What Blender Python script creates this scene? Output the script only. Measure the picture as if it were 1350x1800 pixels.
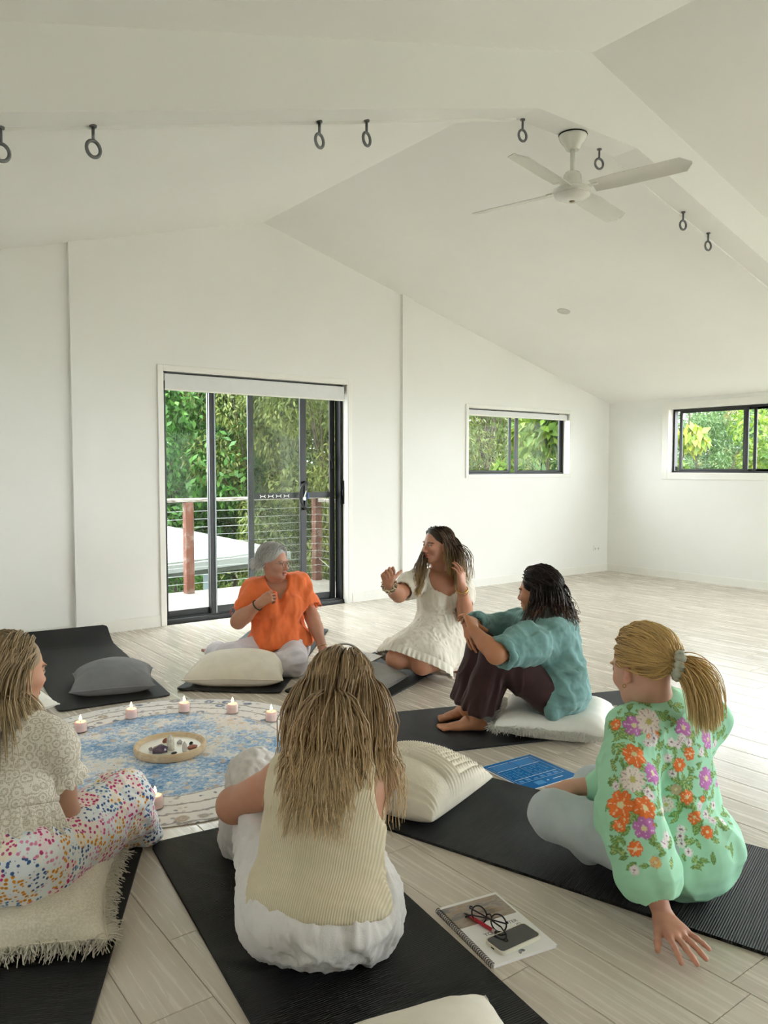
import bpy, bmesh, math, random
import numpy as np
SKY, EXPOSURE, SUN = 4.0, 1.8, 2.0
from mathutils import Vector, Matrix
random.seed(7); RNG = np.random.default_rng(11)
scene = bpy.context.scene
COL = scene.collection
for o in list(bpy.data.objects): bpy.data.objects.remove(o)

# ------------------------------------------------------------------ camera, sky, exposure
# room axes: +X along the glazed end wall, +Y towards it, Z up; the camera stands at the origin, 1.32 m up
CAM_H = 1.32
F_PX = 1385.0
AX = np.array([0.7970, 0.0335, 0.6031]); AY = np.array([-0.6040, 0.0443, 0.7958])
CR = np.array([0.797, -0.604, 0.0]); CR /= np.linalg.norm(CR)
pitch = math.radians(3.182); yaw = math.radians(37.16)
CF = np.array([math.sin(yaw)*math.cos(pitch), math.cos(yaw)*math.cos(pitch), -math.sin(pitch)])
CR = np.array([math.cos(yaw), -math.sin(yaw), 0.0])
CU = np.cross(CR, CF)
cd = bpy.data.cameras.new('camera'); cam = bpy.data.objects.new('camera', cd); COL.objects.link(cam)
cd.sensor_fit = 'VERTICAL'; cd.sensor_height = 36.0; cd.sensor_width = 27.0; cd.lens = F_PX*36.0/1800.0
cd.clip_start = 0.05; cd.clip_end = 200
cam.matrix_world = Matrix(((CR[0], CU[0], -CF[0], 0), (CR[1], CU[1], -CF[1], 0), (CR[2], CU[2], -CF[2], CAM_H), (0, 0, 0, 1)))
scene.camera = cam

world = bpy.data.worlds.new('overcast_sky'); scene.world = world; world.use_nodes = True
wn = world.node_tree.nodes; wl = world.node_tree.links
wn['Background'].inputs['Color'].default_value = (0.93, 0.97, 1.0, 1)
wn['Background'].inputs['Strength'].default_value = SKY
scene.view_settings.view_transform = 'Standard'; scene.view_settings.look = 'None'
scene.view_settings.exposure = EXPOSURE; scene.view_settings.gamma = 1.0
scene.view_settings.use_curve_mapping = False
cy = scene.cycles
cy.use_denoising = True
cy.max_bounces = 9; cy.diffuse_bounces = 7; cy.glossy_bounces = 3; cy.transmission_bounces = 5; cy.transparent_max_bounces = 12
cy.use_adaptive_sampling = True; cy.adaptive_threshold = .03
cy.sample_clamp_indirect = 8.0
sun_d = bpy.data.lights.new('sun', 'SUN'); sun = bpy.data.objects.new('sun', sun_d); COL.objects.link(sun)
sun_d.energy = SUN; sun_d.angle = math.radians(14); sun_d.color = (1.0, 0.96, 0.88)
sun.rotation_euler = (math.radians(38), 0, math.radians(-25))

def at(x, y, D):
    """point at distance D along the view axis, seen at picture position x, y (1350 x 1800)"""
    return np.array([0, 0, CAM_H]) + D*(CF + CR*(x-675.0)/F_PX - CU*(y-900.0)/F_PX)
def flo(x, y, z=0.0):
    d = at(x, y, 1.0) - np.array([0, 0, CAM_H]); t = (z-CAM_H)/d[2]
    return np.array([0, 0, CAM_H]) + d*t

# ------------------------------------------------------------------ object helpers
def tag(o, label=None, cat=None, group=None, kind=None):
    if label: o['label'] = label
    if cat: o['category'] = cat
    if group: o['group'] = group
    if kind: o['kind'] = kind
    return o
def link(name, me, material=None, parent=None, smooth=False):
    o = bpy.data.objects.new(name, me); COL.objects.link(o)
    if material is not None:
        me.materials.clear()
        for m in (material if isinstance(material, (list, tuple)) else [material]): me.materials.append(m)
    if parent is not None: o.parent = parent
    if smooth: me.polygons.foreach_set('use_smooth', np.ones(len(me.polygons), bool))
    return o
def empty(name, loc=(0, 0, 0), rz=0.0, parent=None):
    o = bpy.data.objects.new(name, None); COL.objects.link(o); o.location = loc; o.rotation_euler = (0, 0, rz)
    o.empty_display_size = 0.05
    if parent is not None: o.parent = parent
    return o
def structure(o): o['kind'] = 'structure'; return o
def mesh_np(name, V, Fc):
    """Fc: list/array of faces (equal length rows) or list of lists"""
    me = bpy.data.meshes.new(name)
    if isinstance(Fc, np.ndarray):
        n, k = Fc.shape
        me.vertices.add(len(V)); me.vertices.foreach_set('co', np.asarray(V, np.float32).ravel())
        me.loops.add(n*k); me.loops.foreach_set('vertex_index', Fc.astype(np.int32).ravel())
        me.polygons.add(n)
        me.polygons.foreach_set('loop_start', np.arange(0, n*k, k, dtype=np.int32))
        me.update(calc_edges=True)
    else:
        me.from_pydata([tuple(v) for v in V], [], Fc); me.update()
    return me
class MB:
    """collects boxes, prisms, tubes, lathes into one mesh"""
    def __init__(s): s.v = []; s.f = []
    def add(s, V, Fc):
        b = len(s.v); s.v += [tuple(map(float, v)) for v in V]; s.f += [tuple(i+b for i in f) for f in Fc]; return s
    def box(s, x0, x1, y0, y1, z0, z1, c=0.0):
        if c <= 0:
            return s.add([(x0,y0,z0),(x1,y0,z0),(x1,y1,z0),(x0,y1,z0),(x0,y0,z1),(x1,y0,z1),(x1,y1,z1),(x0,y1,z1)],
                         [(0,3,2,1),(4,5,6,7),(0,1,5,4),(1,2,6,5),(2,3,7,6),(3,0,4,7)])
        bm = bmesh.new(); bmesh.ops.create_cube(bm, size=1)
        for v in bm.verts: v.co = Vector(((x0+x1)/2+v.co.x*(x1-x0), (y0+y1)/2+v.co.y*(y1-y0), (z0+z1)/2+v.co.z*(z1-z0)))
        bmesh.ops.bevel(bm, geom=bm.edges[:], offset=c, segments=1, affect='EDGES')
        bm.verts.index_update()
        s.add([v.co[:] for v in bm.verts], [[v.index for v in f.verts] for f in bm.faces]); bm.free(); return s
    def prism(s, poly, axis, a, b):
        """poly: 2D list, extruded along axis from a to b"""
        n = len(poly)
        def p(q, t): return {'x': (t, q[0], q[1]), 'y': (q[0], t, q[1]), 'z': (q[0], q[1], t)}[axis]
        V = [p(q, a) for q in poly]+[p(q, b) for q in poly]
        Fc = [tuple(range(n))[::-1], tuple(range(n, 2*n))]+[(i, (i+1) % n, n+(i+1) % n, n+i) for i in range(n)]
        return s.add(V, Fc)
    def tube(s, pts, r, n=8, closed=False, cap=True):
        pts = [np.array(p, float) for p in pts]; m = len(pts)
        rs = r if isinstance(r, (list, tuple, np.ndarray)) else [r]*m
        V = []; Fc = []; up = None
        for i in range(m):
            if closed: t = pts[(i+1) % m]-pts[i-1]
            else: t = pts[min(i+1, m-1)]-pts[max(i-1, 0)]
            t = t/(np.linalg.norm(t)+1e-9)
            if up is None: up = np.array([0, 0, 1.0]) if abs(t[2]) < .9 else np.array([1.0, 0, 0])
            a = np.cross(up, t); a /= np.linalg.norm(a)+1e-9; b = np.cross(t, a); up = b
            for k in range(n):
                th = 2*math.pi*k/n; V.append(pts[i]+rs[i]*(a*math.cos(th)+b*math.sin(th)))
        for i in range(m if closed else m-1):
            j = (i+1) % m
            for k in range(n): Fc.append((i*n+k, i*n+(k+1) % n, j*n+(k+1) % n, j*n+k))
        if cap and not closed: Fc += [tuple(range(n))[::-1], tuple(range((m-1)*n, m*n))]
        return s.add(V, Fc)
    def lathe(s, prof, n=24, c=(0, 0, 0)):
        """prof: list of (r, z)"""
        V = []; Fc = []
        for r, z in prof:
            for k in range(n):
                th = 2*math.pi*k/n; V.append((c[0]+r*math.cos(th), c[1]+r*math.sin(th), c[2]+z))
        for i in range(len(prof)-1):
            for k in range(n): Fc.append((i*n+k, i*n+(k+1) % n, (i+1)*n+(k+1) % n, (i+1)*n+k))
        if prof[0][0] > 1e-4: Fc.append(tuple(range(n))[::-1])
        if prof[-1][0] > 1e-4: Fc.append(tuple(range((len(prof)-1)*n, len(prof)*n)))
        return s.add(V, Fc)
    def xf(s, M):
        s.v = [tuple(M @ Vector(v)) for v in s.v]; return s
    def build(s, name, material, parent=None, smooth=False, angle=None):
        me = bpy.data.meshes.new(name); me.from_pydata(s.v, [], s.f); me.update()
        o = link(name, me, material, parent, smooth)
        if angle is not None:
            me.polygons.foreach_set('use_smooth', np.ones(len(me.polygons), bool)); me.set_sharp_from_angle(angle=math.radians(angle))
        return o
def tri_count(): return sum(len(m.polygons) for m in bpy.data.meshes)

# ------------------------------------------------------------------ materials
def lin(c):
    if isinstance(c, str): c = tuple(int(c[i:i+2], 16) for i in (1, 3, 5))
    return tuple(((v/255)/12.92 if v/255 <= .04045 else ((v/255+.055)/1.055)**2.4) for v in c)+(1.0,)
class NT:
    def __init__(s, name):
        s.m = bpy.data.materials.new(name); s.m.use_nodes = True; s.t = s.m.node_tree; s.n = s.t.nodes
        s.b = s.n['Principled BSDF']; s.out = s.n['Material Output']
    def node(s, typ, **kw):
        n = s.n.new(typ)
        for k, v in kw.items():
            if k.startswith('i_'):
                key = k[2:]; key = int(key) if key.isdigit() else key.replace('_', ' ')
                n.inputs[key].default_value = v
            else: setattr(n, k, v)
        return n
    def l(s, a, b): s.t.links.new(a, b)
    def coord(s, kind='Object', scale=(1, 1, 1), rot=(0, 0, 0)):
        tc = s.node('ShaderNodeTexCoord'); mp = s.node('ShaderNodeMapping')
        mp.inputs['Scale'].default_value = scale; mp.inputs['Rotation'].default_value = rot
        s.l(tc.outputs[kind], mp.inputs['Vector']); return mp.outputs['Vector']
    def noise(s, vec, scale, detail=4, rough=.55, dist=0.0):
        n = s.node('ShaderNodeTexNoise'); n.inputs['Scale'].default_value = scale; n.inputs['Detail'].default_value = detail
        n.inputs['Roughness'].default_value = rough; n.inputs['Distortion'].default_value = dist
        if vec is not None: s.l(vec, n.inputs['Vector'])
        return n
    def vor(s, vec, scale, feature='F1', rand=1.0):
        n = s.node('ShaderNodeTexVoronoi'); n.feature = feature; n.inputs['Scale'].default_value = scale
        n.inputs['Randomness'].default_value = rand
        if vec is not None: s.l(vec, n.inputs['Vector'])
        return n
    def wave(s, vec, scale, dist=0.0, detail=1, typ='BANDS', direction='X', profile='SIN'):
        n = s.node('ShaderNodeTexWave'); n.wave_type = typ; n.wave_profile = profile
        if typ == 'BANDS': n.bands_direction = direction
        n.inputs['Scale'].default_value = scale; n.inputs['Distortion'].default_value = dist; n.inputs['Detail'].default_value = detail
        if vec is not None: s.l(vec, n.inputs['Vector'])
        return n
    def ramp(s, fac, stops, interp='LINEAR'):
        n = s.node('ShaderNodeValToRGB'); e = n.color_ramp; e.interpolation = interp
        while len(e.elements) > len(stops): e.elements.remove(e.elements[-1])
        while len(e.elements) < len(stops): e.elements.new(0.5)
        for el, (p, c) in zip(e.elements, stops): el.position = p; el.color = c if len(c) == 4 else tuple(c)+(1,)
        s.l(fac, n.inputs['Fac']); return n.outputs['Color']
    def mix(s, fac, a, b, mode='MIX'):
        n = s.node('ShaderNodeMix', data_type='RGBA', blend_type=mode)
        for sock, v in ((0, fac), (6, a), (7, b)):
            if hasattr(v, 'links') or hasattr(v, 'is_linked'): s.l(v, n.inputs[sock])
            else: n.inputs[sock].default_value = v
        return n.outputs[2]
    def math(s, op, a, b=0.0, c=0.0):
        n = s.node('ShaderNodeMath', operation=op)
        for i, v in enumerate((a, b, c)):
            if hasattr(v, 'is_linked'): s.l(v, n.inputs[i])
            else: n.inputs[i].default_value = v
        return n.outputs[0]
    def attr(s, name):
        n = s.node('ShaderNodeAttribute', attribute_name=name); return n
    def bump(s, h, strength=.3, dist=.002, normal=None):
        n = s.node('ShaderNodeBump'); n.inputs['Strength'].default_value = strength; n.inputs['Distance'].default_value = dist
        s.l(h, n.inputs['Height'])
        if normal is not None: s.l(normal, n.inputs['Normal'])
        s.l(n.outputs['Normal'], s.b.inputs['Normal']); return n.outputs['Normal']
    def set(s, color=None, rough=.6, spec=.5, metal=0.0, **kw):
        if color is not None:
            if hasattr(color, 'is_linked'): s.l(color, s.b.inputs['Base Color'])
            else: s.b.inputs['Base Color'].default_value = color
        if hasattr(rough, 'is_linked'): s.l(rough, s.b.inputs['Roughness'])
        else: s.b.inputs['Roughness'].default_value = rough
        s.b.inputs['Specular IOR Level'].default_value = spec; s.b.inputs['Metallic'].default_value = metal
        for k, v in kw.items(): s.b.inputs[k.replace('_', ' ')].default_value = v
        return s.m
def plain(name, c, rough=.55, spec=.4, metal=0.0, var=.05, vscale=40, bump=0.0, **kw):
    t = NT(name); v = t.coord(); n = t.noise(v, vscale, 4)
    c4 = lin(c); d = tuple(x*(1-var) for x in c4[:3])+(1,); e = tuple(min(1, x*(1+var)) for x in c4[:3])+(1,)
    col = t.ramp(n.outputs['Fac'], [(.3, d), (.7, e)])
    if bump: t.bump(n.outputs['Fac'], bump, .002)
    return t.set(col, rough, spec, metal, **kw)
def fabric(name, c, weave=900, bump=.25, var=.08, rough=.9, rib=None, c2=None):
    """woven cloth: fine crossed threads, soft tone variation"""
    t = NT(name); v = t.coord()
    n = t.noise(v, 14, 5); c4 = lin(c)
    lo = tuple(x*(1-var) for x in c4[:3])+(1,); hi = tuple(min(1, x*(1+var)) for x in c4[:3])+(1,)
    col = t.ramp(n.outputs['Fac'], [(.3, lo), (.7, hi)])
    fine = t.noise(v, weave, 2)
    if rib:
        w = t.wave(v, rib[0], 0.3, 1, direction=rib[1]); h = t.math('ADD', t.math('MULTIPLY', w.outputs['Fac'], 1.0), fine.outputs['Fac'])
        dark = tuple(x*.72 for x in c4[:3])+(1,)
        col = t.mix(t.math('MULTIPLY', t.math('SUBTRACT', 1.0, w.outputs['Fac']), .55), col, dark)
    else: h = fine.outputs['Fac']
    if c2 is not None:
        col = t.mix(t.ramp(fine.outputs['Fac'], [(.42, (0, 0, 0)), (.6, (1, 1, 1))]), col, lin(c2))
    t.bump(h, bump, .0015)
    m = t.set(col, rough, .2); t.b.inputs['Sheen Weight'].default_value = .15; return m
def value_noise(P, seed=0):
    """smooth value noise for numpy points, range -1..1"""
    P = np.asarray(P, np.float64); i = np.floor(P).astype(np.int64); f = P-i; u = f*f*(3-2*f)
    def h(x, y, z):
        n = (x*374761393+y*668265263+z*2147483647+seed*974634777) & 0xffffffff
        n = ((n ^ (n >> 13))*1274126177) & 0xffffffff
        n = (n ^ (n >> 16)) & 0xffff
        return n/32767.5-1.0
    x, y, z = i[..., 0], i[..., 1], i[..., 2]; r = 0
    for dx in (0, 1):
        for dy in (0, 1):
            for dz in (0, 1):
                w = (u[..., 0] if dx else 1-u[..., 0])*(u[..., 1] if dy else 1-u[..., 1])*(u[..., 2] if dz else 1-u[..., 2])
                r = r+w*h(x+dx, y+dy, z+dz)
    return r
# ------------------------------------------------------------------ the room
XL, XR, YB, YF = -1.5, 8.41, 6.33, -3.4        # left, right, far, near walls
RX, RZ, EZ = 3.45, 3.50, 2.14                  # ridge x and height, eave height
SL = (RZ-EZ)/(XR-RX)
def roof_z(x): return RZ-SL*abs(x-RX)
t = NT('white_paint'); v = t.coord(); n = t.noise(v, 1.3, 5); fine = t.noise(v, 260, 3)
t.bump(fine.outputs['Fac'], .06, .001)
M_WALL = t.set(t.ramp(n.outputs['Fac'], [(.3, lin('#edede9')), (.7, lin('#f1f1ee'))]), .62, .3)
t = NT('white_ceiling_paint'); v = t.coord(); n = t.noise(v, .8, 5); fine = t.noise(v, 200, 3)
t.bump(fine.outputs['Fac'], .05, .001)
M_CEIL = t.set(t.ramp(n.outputs['Fac'], [(.3, lin('#ebebe7')), (.7, lin('#f0f0ec'))]), .7, .25)
M_TRIM = plain('white_gloss_trim', '#efeee8', .35, .45, var=.015, vscale=6)
M_BLACK = plain('black_powdercoat', '#17191b', .38, .5, var=.12, vscale=120)
M_GREY_ALU = plain('grey_aluminium', '#7f8686', .35, .5, metal=.6, var=.06, vscale=80)
M_DARKRUB = plain('dark_rubber', '#101010', .7, .3)
def glass_mat(name, tint=(.985, 1.0, .99), refl=.9, haze=0.0, rough=.02):
    t = NT(name); t.n.remove(t.b)
    tr = t.node('ShaderNodeBsdfTransparent'); tr.inputs['Color'].default_value = tint+(1,)
    gl = t.node('ShaderNodeBsdfGlossy'); gl.inputs['Roughness'].default_value = rough; gl.inputs['Color'].default_value = (refl, refl, refl, 1)
    fr = t.node('ShaderNodeLayerWeight'); fr.inputs['Blend'].default_value = .5
    fac = t.math('MULTIPLY_ADD', t.math('POWER', fr.outputs['Facing'], 5.0), .6, .0025)
    mx = t.node('ShaderNodeMixShader'); t.l(fac, mx.inputs[0]); t.l(tr.outputs[0], mx.inputs[1]); t.l(gl.outputs[0], mx.inputs[2])
    last = mx.outputs[0]
    if haze:
        df = t.node('ShaderNodeBsdfDiffuse'); df.inputs['Color'].default_value = (.75, .8, .76, 1)
        n = t.noise(t.coord(), 3.5, 5); m2 = t.node('ShaderNodeMixShader')
        t.l(t.math('MULTIPLY', n.outputs['Fac'], haze), m2.inputs[0]); t.l(last, m2.inputs[1]); t.l(df.outputs[0], m2.inputs[2]); last = m2.outputs[0]
    t.l(last, t.out.inputs['Surface']); return t.m
M_GLASS = glass_mat('window_glass', haze=.03)
M_SCREEN = glass_mat('insect_screen', tint=(.74, .75, .73), refl=.1, haze=.10, rough=.6)

# floor: slab with single vinyl planks laid along Y
t = NT('washed_oak_plank'); oi = t.node('ShaderNodeObjectInfo'); tc = t.node('ShaderNodeTexCoord')
off = t.node('ShaderNodeVectorMath', operation='MULTIPLY_ADD')
cmb = t.node('ShaderNodeCombineXYZ')
t.l(t.math('MULTIPLY', oi.outputs['Random'], 37.0), cmb.inputs[0]); t.l(t.math('MULTIPLY', oi.outputs['Random'], 91.0), cmb.inputs[1])
t.l(tc.outputs['Object'], off.inputs[0]); off.inputs[1].default_value = (1, 1, 1); t.l(cmb.outputs[0], off.inputs[2])
def sc(vec, s):
    m = t.node('ShaderNodeVectorMath', operation='MULTIPLY'); t.l(vec, m.inputs[0]); m.inputs[1].default_value = s; return m.outputs[0]
grain = t.noise(sc(off.outputs[0], (60, 1.9, 1)), 1.0, 7, .62, .4)
mott = t.noise(sc(off.outputs[0], (8, 3.0, 1)), 1.0, 5, .6, .3)
fine = t.noise(sc(off.outputs[0], (230, 7, 1)), 1.0, 3, .6)
base = t.ramp(mott.outputs['Fac'], [(.26, lin('#bbaf9f')), (.5, lin('#ccc2b4')), (.76, lin('#d8d0c4'))])
g = t.ramp(grain.outputs['Fac'], [(.26, lin('#bcb0a3')), (.5, lin('#cbc2b6')), (.76, lin('#d8d1c7'))])
col = t.mix(.5, base, g)
pv = t.ramp(oi.outputs['Random'], [(0, (.92, .915, .91)), (.5, (.98, .975, .97)), (1, (1.04, 1.04, 1.04))])
col = t.mix(1.0, col, pv, 'MULTIPLY')
col = t.mix(t.math('MULTIPLY', t.ramp(fine.outputs['Fac'], [(.5, (0, 0, 0)), (.8, (1, 1, 1))]), .28), col, lin('#ded6ca'))
t.bump(t.math('ADD', grain.outputs['Fac'], fine.outputs['Fac']), .07, .0006)
rg = t.ramp(grain.outputs['Fac'], [(.3, (.17, .17, .17)), (.7, (.33, .33, .33))])
M_PLANK = t.set(col, rg, .6)
t = NT('joint_blank'); M_JOINT = plain('plank_joint', '#5b5048', .9, .1)  # joints are plain dark brown; the blank material stays unused
floor = structure(MB().box(XL, XR, YF, YB, -.06, -.0035).build('floor', M_JOINT))
PW, PL = .18, 1.22
pm = {}
def plank_mesh(w, l):
    k = (round(w, 3), round(l, 3))
    if k not in pm:
        b = MB(); g_, c = .0008, .0016
        x0, x1, y0, y1 = -w/2+g_, w/2-g_, -l/2+g_, l/2-g_
        V = [(x0, y0, -.0034), (x1, y0, -.0034), (x1, y1, -.0034), (x0, y1, -.0034),
             (x0, y0, -c*.6), (x1, y0, -c*.6), (x1, y1, -c*.6), (x0, y1, -c*.6),
             (x0+c, y0+c, 0), (x1-c, y0+c, 0), (x1-c, y1-c, 0), (x0+c, y1-c, 0)]
        b.add(V, [(0,1,5,4),(1,2,6,5),(2,3,7,6),(3,0,4,7),(4,5,9,8),(5,6,10,9),(6,7,11,10),(7,4,8,11),(8,9,10,11)])
        me = bpy.data.meshes.new('plank'); me.from_pydata(b.v, [], b.f); me.update(); me.materials.append(M_PLANK); pm[k] = me
    return pm[k]
x = .81-PW*4; row = 0; stagger = [0.0, .53, .97, .29, .75, 1.1, .42, .86, .15, .64]
nplank = 0
while x < XR-.001:
    w = min(PW, XR-x)
    y = {3: 1.775-PL*1, 4: 2.066-PL*2, 9: .967-PL}.get(row, -.2-stagger[row % 10])
    while y < YB-.001:
        y0, y1 = y, min(y+PL, YB)
        # only where the view can reach
        if y1 > .45 and y1 > .55*x*0-.1 and not (x < 1.0 and y0 > 5.2 and x < .4) and not (x > 4.5 and y1 < 1.2):
            o = bpy.data.objects.new('plank', plank_mesh(w, y1-y0)); COL.objects.link(o); o.location = (x+w/2, (y0+y1)/2, 0); o.parent = floor; nplank += 1
        else:
            pass
        y = y1
    x += PW; row += 1
print('planks', nplank)
b = MB()
for (x0, x1, y0, y1) in [(XL, .81-PW*4-.001, YF, YB), (.81-PW*4, 4.5, YF, -1.5), (4.5, XR, YF, -1.3)]: b.box(x0, x1, y0, y1, -.003, 0)
o = b.build('floor_planks_beyond', M_PLANK, floor); o['kind'] = 'stuff'

# walls built as strips round their openings
def gable_wall(name, y0, y1, holes):
    xs = sorted({XL-.15, XR+.15, RX} | {h[0] for h in holes} | {h[1] for h in holes}); b = MB()
    for xa, xb in zip(xs[:-1], xs[1:]):
        hs = [h for h in holes if h[0] <= xa+1e-6 and h[1] >= xb-1e-6]
        zt = lambda x: roof_z(x)+.02
        if not hs: b.prism([(xa, -.06), (xb, -.06), (xb, zt(xb)), (xa, zt(xa))], 'y', y0, y1)
        else:
            h = hs[0]
            if h[2] > -.05: b.prism([(xa, -.06), (xb, -.06), (xb, h[2]), (xa, h[2])], 'y', y0, y1)
            b.prism([(xa, h[3]), (xb, h[3]), (xb, zt(xb)), (xa, zt(xa))], 'y', y0, y1)
    return structure(b.build(name, M_WALL))
DX0, DX1, DZ = 2.50, 4.352, 2.13
W1 = (5.945, 7.635, 1.245, 1.985)
WF_FILL = (4.7, 7.2, -.06, 2.15)  # unseen opening behind the camera, added to let in fill light
WLS_FILL = [(3.2, 4.0, 1.2, 2.06)]  # unseen left window, put in and sized to light the room
wall_back = gable_wall('wall_back', YB, YB+.16, [(DX0, DX1, -.06, DZ), W1])
wall_front = gable_wall('wall_front', YF-.16, YF, [WF_FILL])
def side_wall(name, x0, x1, holes):
    ys = sorted({YF-.16, YB+.16} | {h[0] for h in holes} | {h[1] for h in holes}); b = MB()
    for ya, yb in zip(ys[:-1], ys[1:]):
        hs = [h for h in holes if h[0] <= ya+1e-6 and h[1] >= yb-1e-6]
        if not hs: b.box(x0, x1, ya, yb, -.06, EZ+.03)
        else: b.box(x0, x1, ya, yb, -.06, hs[0][2]); b.box(x0, x1, ya, yb, hs[0][3], EZ+.03)
    return structure(b.build(name, M_WALL))
W2 = (3.30, 5.475, 1.262, 2.025); W3_FILL = (-2.2, 3.05, 0.0, 2.06)  # the second, out of view, is added and widened to light the foreground
wall_right = side_wall('wall_right', XR, XR+.16, [W3_FILL, W2])
wall_left = side_wall('wall_left', XL-.16, XL, WLS_FILL)
b = MB()
for s in (-1, 1):
    xe = XR+.5 if s > 0 else XL-.5
    poly = [(RX, RZ), (xe, roof_z(xe)), (xe, roof_z(xe)+.12), (RX, RZ+.12)]
    b.prism(poly if s > 0 else poly[::-1], 'y', YF-.5, YB+.45)
ceiling = structure(b.build('ceiling', M_CEIL))
# boxed posts on the end wall (the wall between them stands slightly proud)
for k, (xa, xb) in enumerate(((1.765, 1.90), (5.01, 5.16))):
    zt = min(roof_z(xa), roof_z(xb))
    b = MB().prism([(xa, 0), (xb, 0), (xb, roof_z(xb)+.01), (xa, roof_z(xa)+.01)], 'y', YB-.035, YB+.01)
    structure(b.build('trim_%d' % (k+1), M_WALL))
# skirting boards
def skirting(name, segs):
    b = MB()
    for (xa, ya, xb, yb) in segs:
        b.box(min(xa, xb), max(xa, xb), min(ya, yb), max(ya, yb), 0, .088); b.box(min(xa, xb)+(.004 if abs(xa-xb) < .05 else 0), max(xa, xb)-0, min(ya, yb)+(.004 if abs(ya-yb) < .05 else 0), max(ya, yb), .088, .094)
    return structure(b.build(name, M_TRIM))
T = .014
skirting('baseboard_back', [(XL, YB-T, 1.765, YB), (1.90, YB-T, DX0-.05, YB), (DX1+.05, YB-T, 5.01, YB), (5.16, YB-T, XR, YB)])
skirting('baseboard_right', [(XR-T, YF, XR, YB-T)])
# window and door architraves
def architrave(name, x0, x1, z0, z1, w, bottom, plane, at_):
    b = MB(); d = .016
    def bx(a0, a1, c0, c1):
        if plane == 'y': b.box(a0, a1, at_-d, at_, c0, c1, .003)
        else: b.box(at_-d, at_, a0, a1, c0, c1, .003)
    bx(x0-w, x0, z0-(w if bottom else 0), z1+w); bx(x1, x1+w, z0-(w if bottom else 0), z1+w); bx(x0, x1, z1, z1+w)
    if bottom: bx(x0, x1, z0-w, z0)
    # reveal lining
    return structure(b.build(name, M_TRIM))
architrave('trim_3', DX0, DX1, 0, DZ, .045, False, 'y', YB)
architrave('trim_4', *W1, .034, True, 'y', YB)
architrave('trim_5', *W2, .075, True, 'x', XR)
def lining(name, x0, x1, z0, z1, plane, a0, a1, bottom=True):
    b = MB(); e = .006
    def bx(p0, p1, q0, q1):
        if plane == 'y': b.box(p0, p1, a0, a1, q0, q1)
        else: b.box(a0, a1, p0, p1, q0, q1)
    bx(x0, x0+e, z0, z1); bx(x1-e, x1, z0, z1); bx(x0, x1, z1-e, z1)
    if bottom: bx(x0, x1, z0, z0+e)
    return structure(b.build(name, M_TRIM))
lining('trim_6', DX0, DX1, 0, DZ, 'y', YB-.012, YB+.07, False)
lining('trim_7', *W1, 'y', YB-.012, YB+.09)
lining('trim_8', *W2, 'x', XR-.012, XR+.09)

# transverse boxed beam with flat collar under the ridge
BY0, BY1 = 2.745, 2.90
FZ, FX0, FX1 = 3.11, 3.04, 3.86
def beam_poly(off=0.0):
    L, R = XL, XR
    return [(L, FZ-SL*(FX0-L)-off), (FX0, FZ-off), (FX1, FZ-off), (R, FZ-SL*(R-FX1)-off), (R, roof_z(R)+.02), (RX, RZ+.02), (L, roof_z(L)+.02)]
b = MB().prism(beam_poly(), 'y', BY0, BY1)
structure(b.build('beam', M_CEIL))
b = MB(); pl = beam_poly(.0)
b.prism([(XL, pl[0][1]-.012), (FX0, FZ-.012), (FX0, FZ), (XL, pl[0][1])], 'y', BY1-.012, BY1+.004)
b.prism([(FX1, FZ-.03), (XR, pl[3][1]-.03), (XR, pl[3][1]), (FX1-.1, FZ)], 'y', BY1-.012, BY1+.004)
structure(b.build('trim_9', M_CEIL))

# ------------------------------------------------------------------ sliding door
door = structure(empty('door_1', (DX0, YB+.1, 0)))
def wb(b, name, m, parent, org):
    return b.xf(Matrix.Translation(-Vector(org))).build(name, m, parent)
O = (DX0, YB+.1, 0)
fy0, fy1 = YB+.075, YB+.165
b = MB(); b.box(DX0, DX0+.028, fy0, fy1, 0, DZ); b.box(DX1-.035, DX1, fy0, fy1, 0, DZ); b.box(DX0, DX1, fy0, fy1, DZ-.04, DZ); b.box(DX0, DX1, fy0-.02, fy1, -.012, .03)
b.box(DX0+.03, DX1-.03, fy0+.015, fy0+.020, .03, .042); b.box(DX0+.03, DX1-.03, fy0+.055, fy0+.060, .03, .042)
wb(b, 'door_frame', M_BLACK, door, O)
def panel(name, x0, x1, y, d, z0, z1, sl, sr, rb, rt, glassm, mid=None, stile_m=M_BLACK):
    e = empty(name, (0, 0, 0), parent=door)
    b = MB(); b.box(x0, x0+sl, y, y+d, z0, z1, .004); wb(b, 'stile', stile_m, e, O)
    b = MB(); b.box(x1-sr, x1, y, y+d, z0, z1, .004); wb(b, 'stile', M_BLACK, e, O)
    b = MB(); b.box(x0+sl, x1-sr, y+.004, y+d-.004, z0, z0+rb, .003); wb(b, 'bottom_rail', M_BLACK, e, O)
    b = MB(); b.box(x0+sl, x1-sr, y+.004, y+d-.004, z1-rt, z1, .003); wb(b, 'top_rail', M_BLACK, e, O)
    if mid: b = MB(); b.box(x0+sl, x1-sr, y+.004, y+d-.004, mid[0], mid[1], .003); wb(b, 'mid_rail', M_BLACK, e, O)
    b = MB(); b.box(x0+sl, x1-sr, y+d*.5-.003, y+d*.5+.003, z0+rb, z1-rt); wb(b, 'pane', glassm, e, O)
    return e
panel('fixed_panel', 2.53, 3.003, fy0+.058, .028, .03, 2.09, .05, .045, .06, .06, M_GLASS)
panel('sliding_panel', 2.958, 3.945, fy0+.022, .028, .03, 2.09, .052, .065, .07, .06, M_GLASS)
panel('screen_panel', 3.365, 4.315, fy0+.0885, .022, .03, 2.09, .058, .06, .07, .06, M_SCREEN, (1.035, 1.09))
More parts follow.
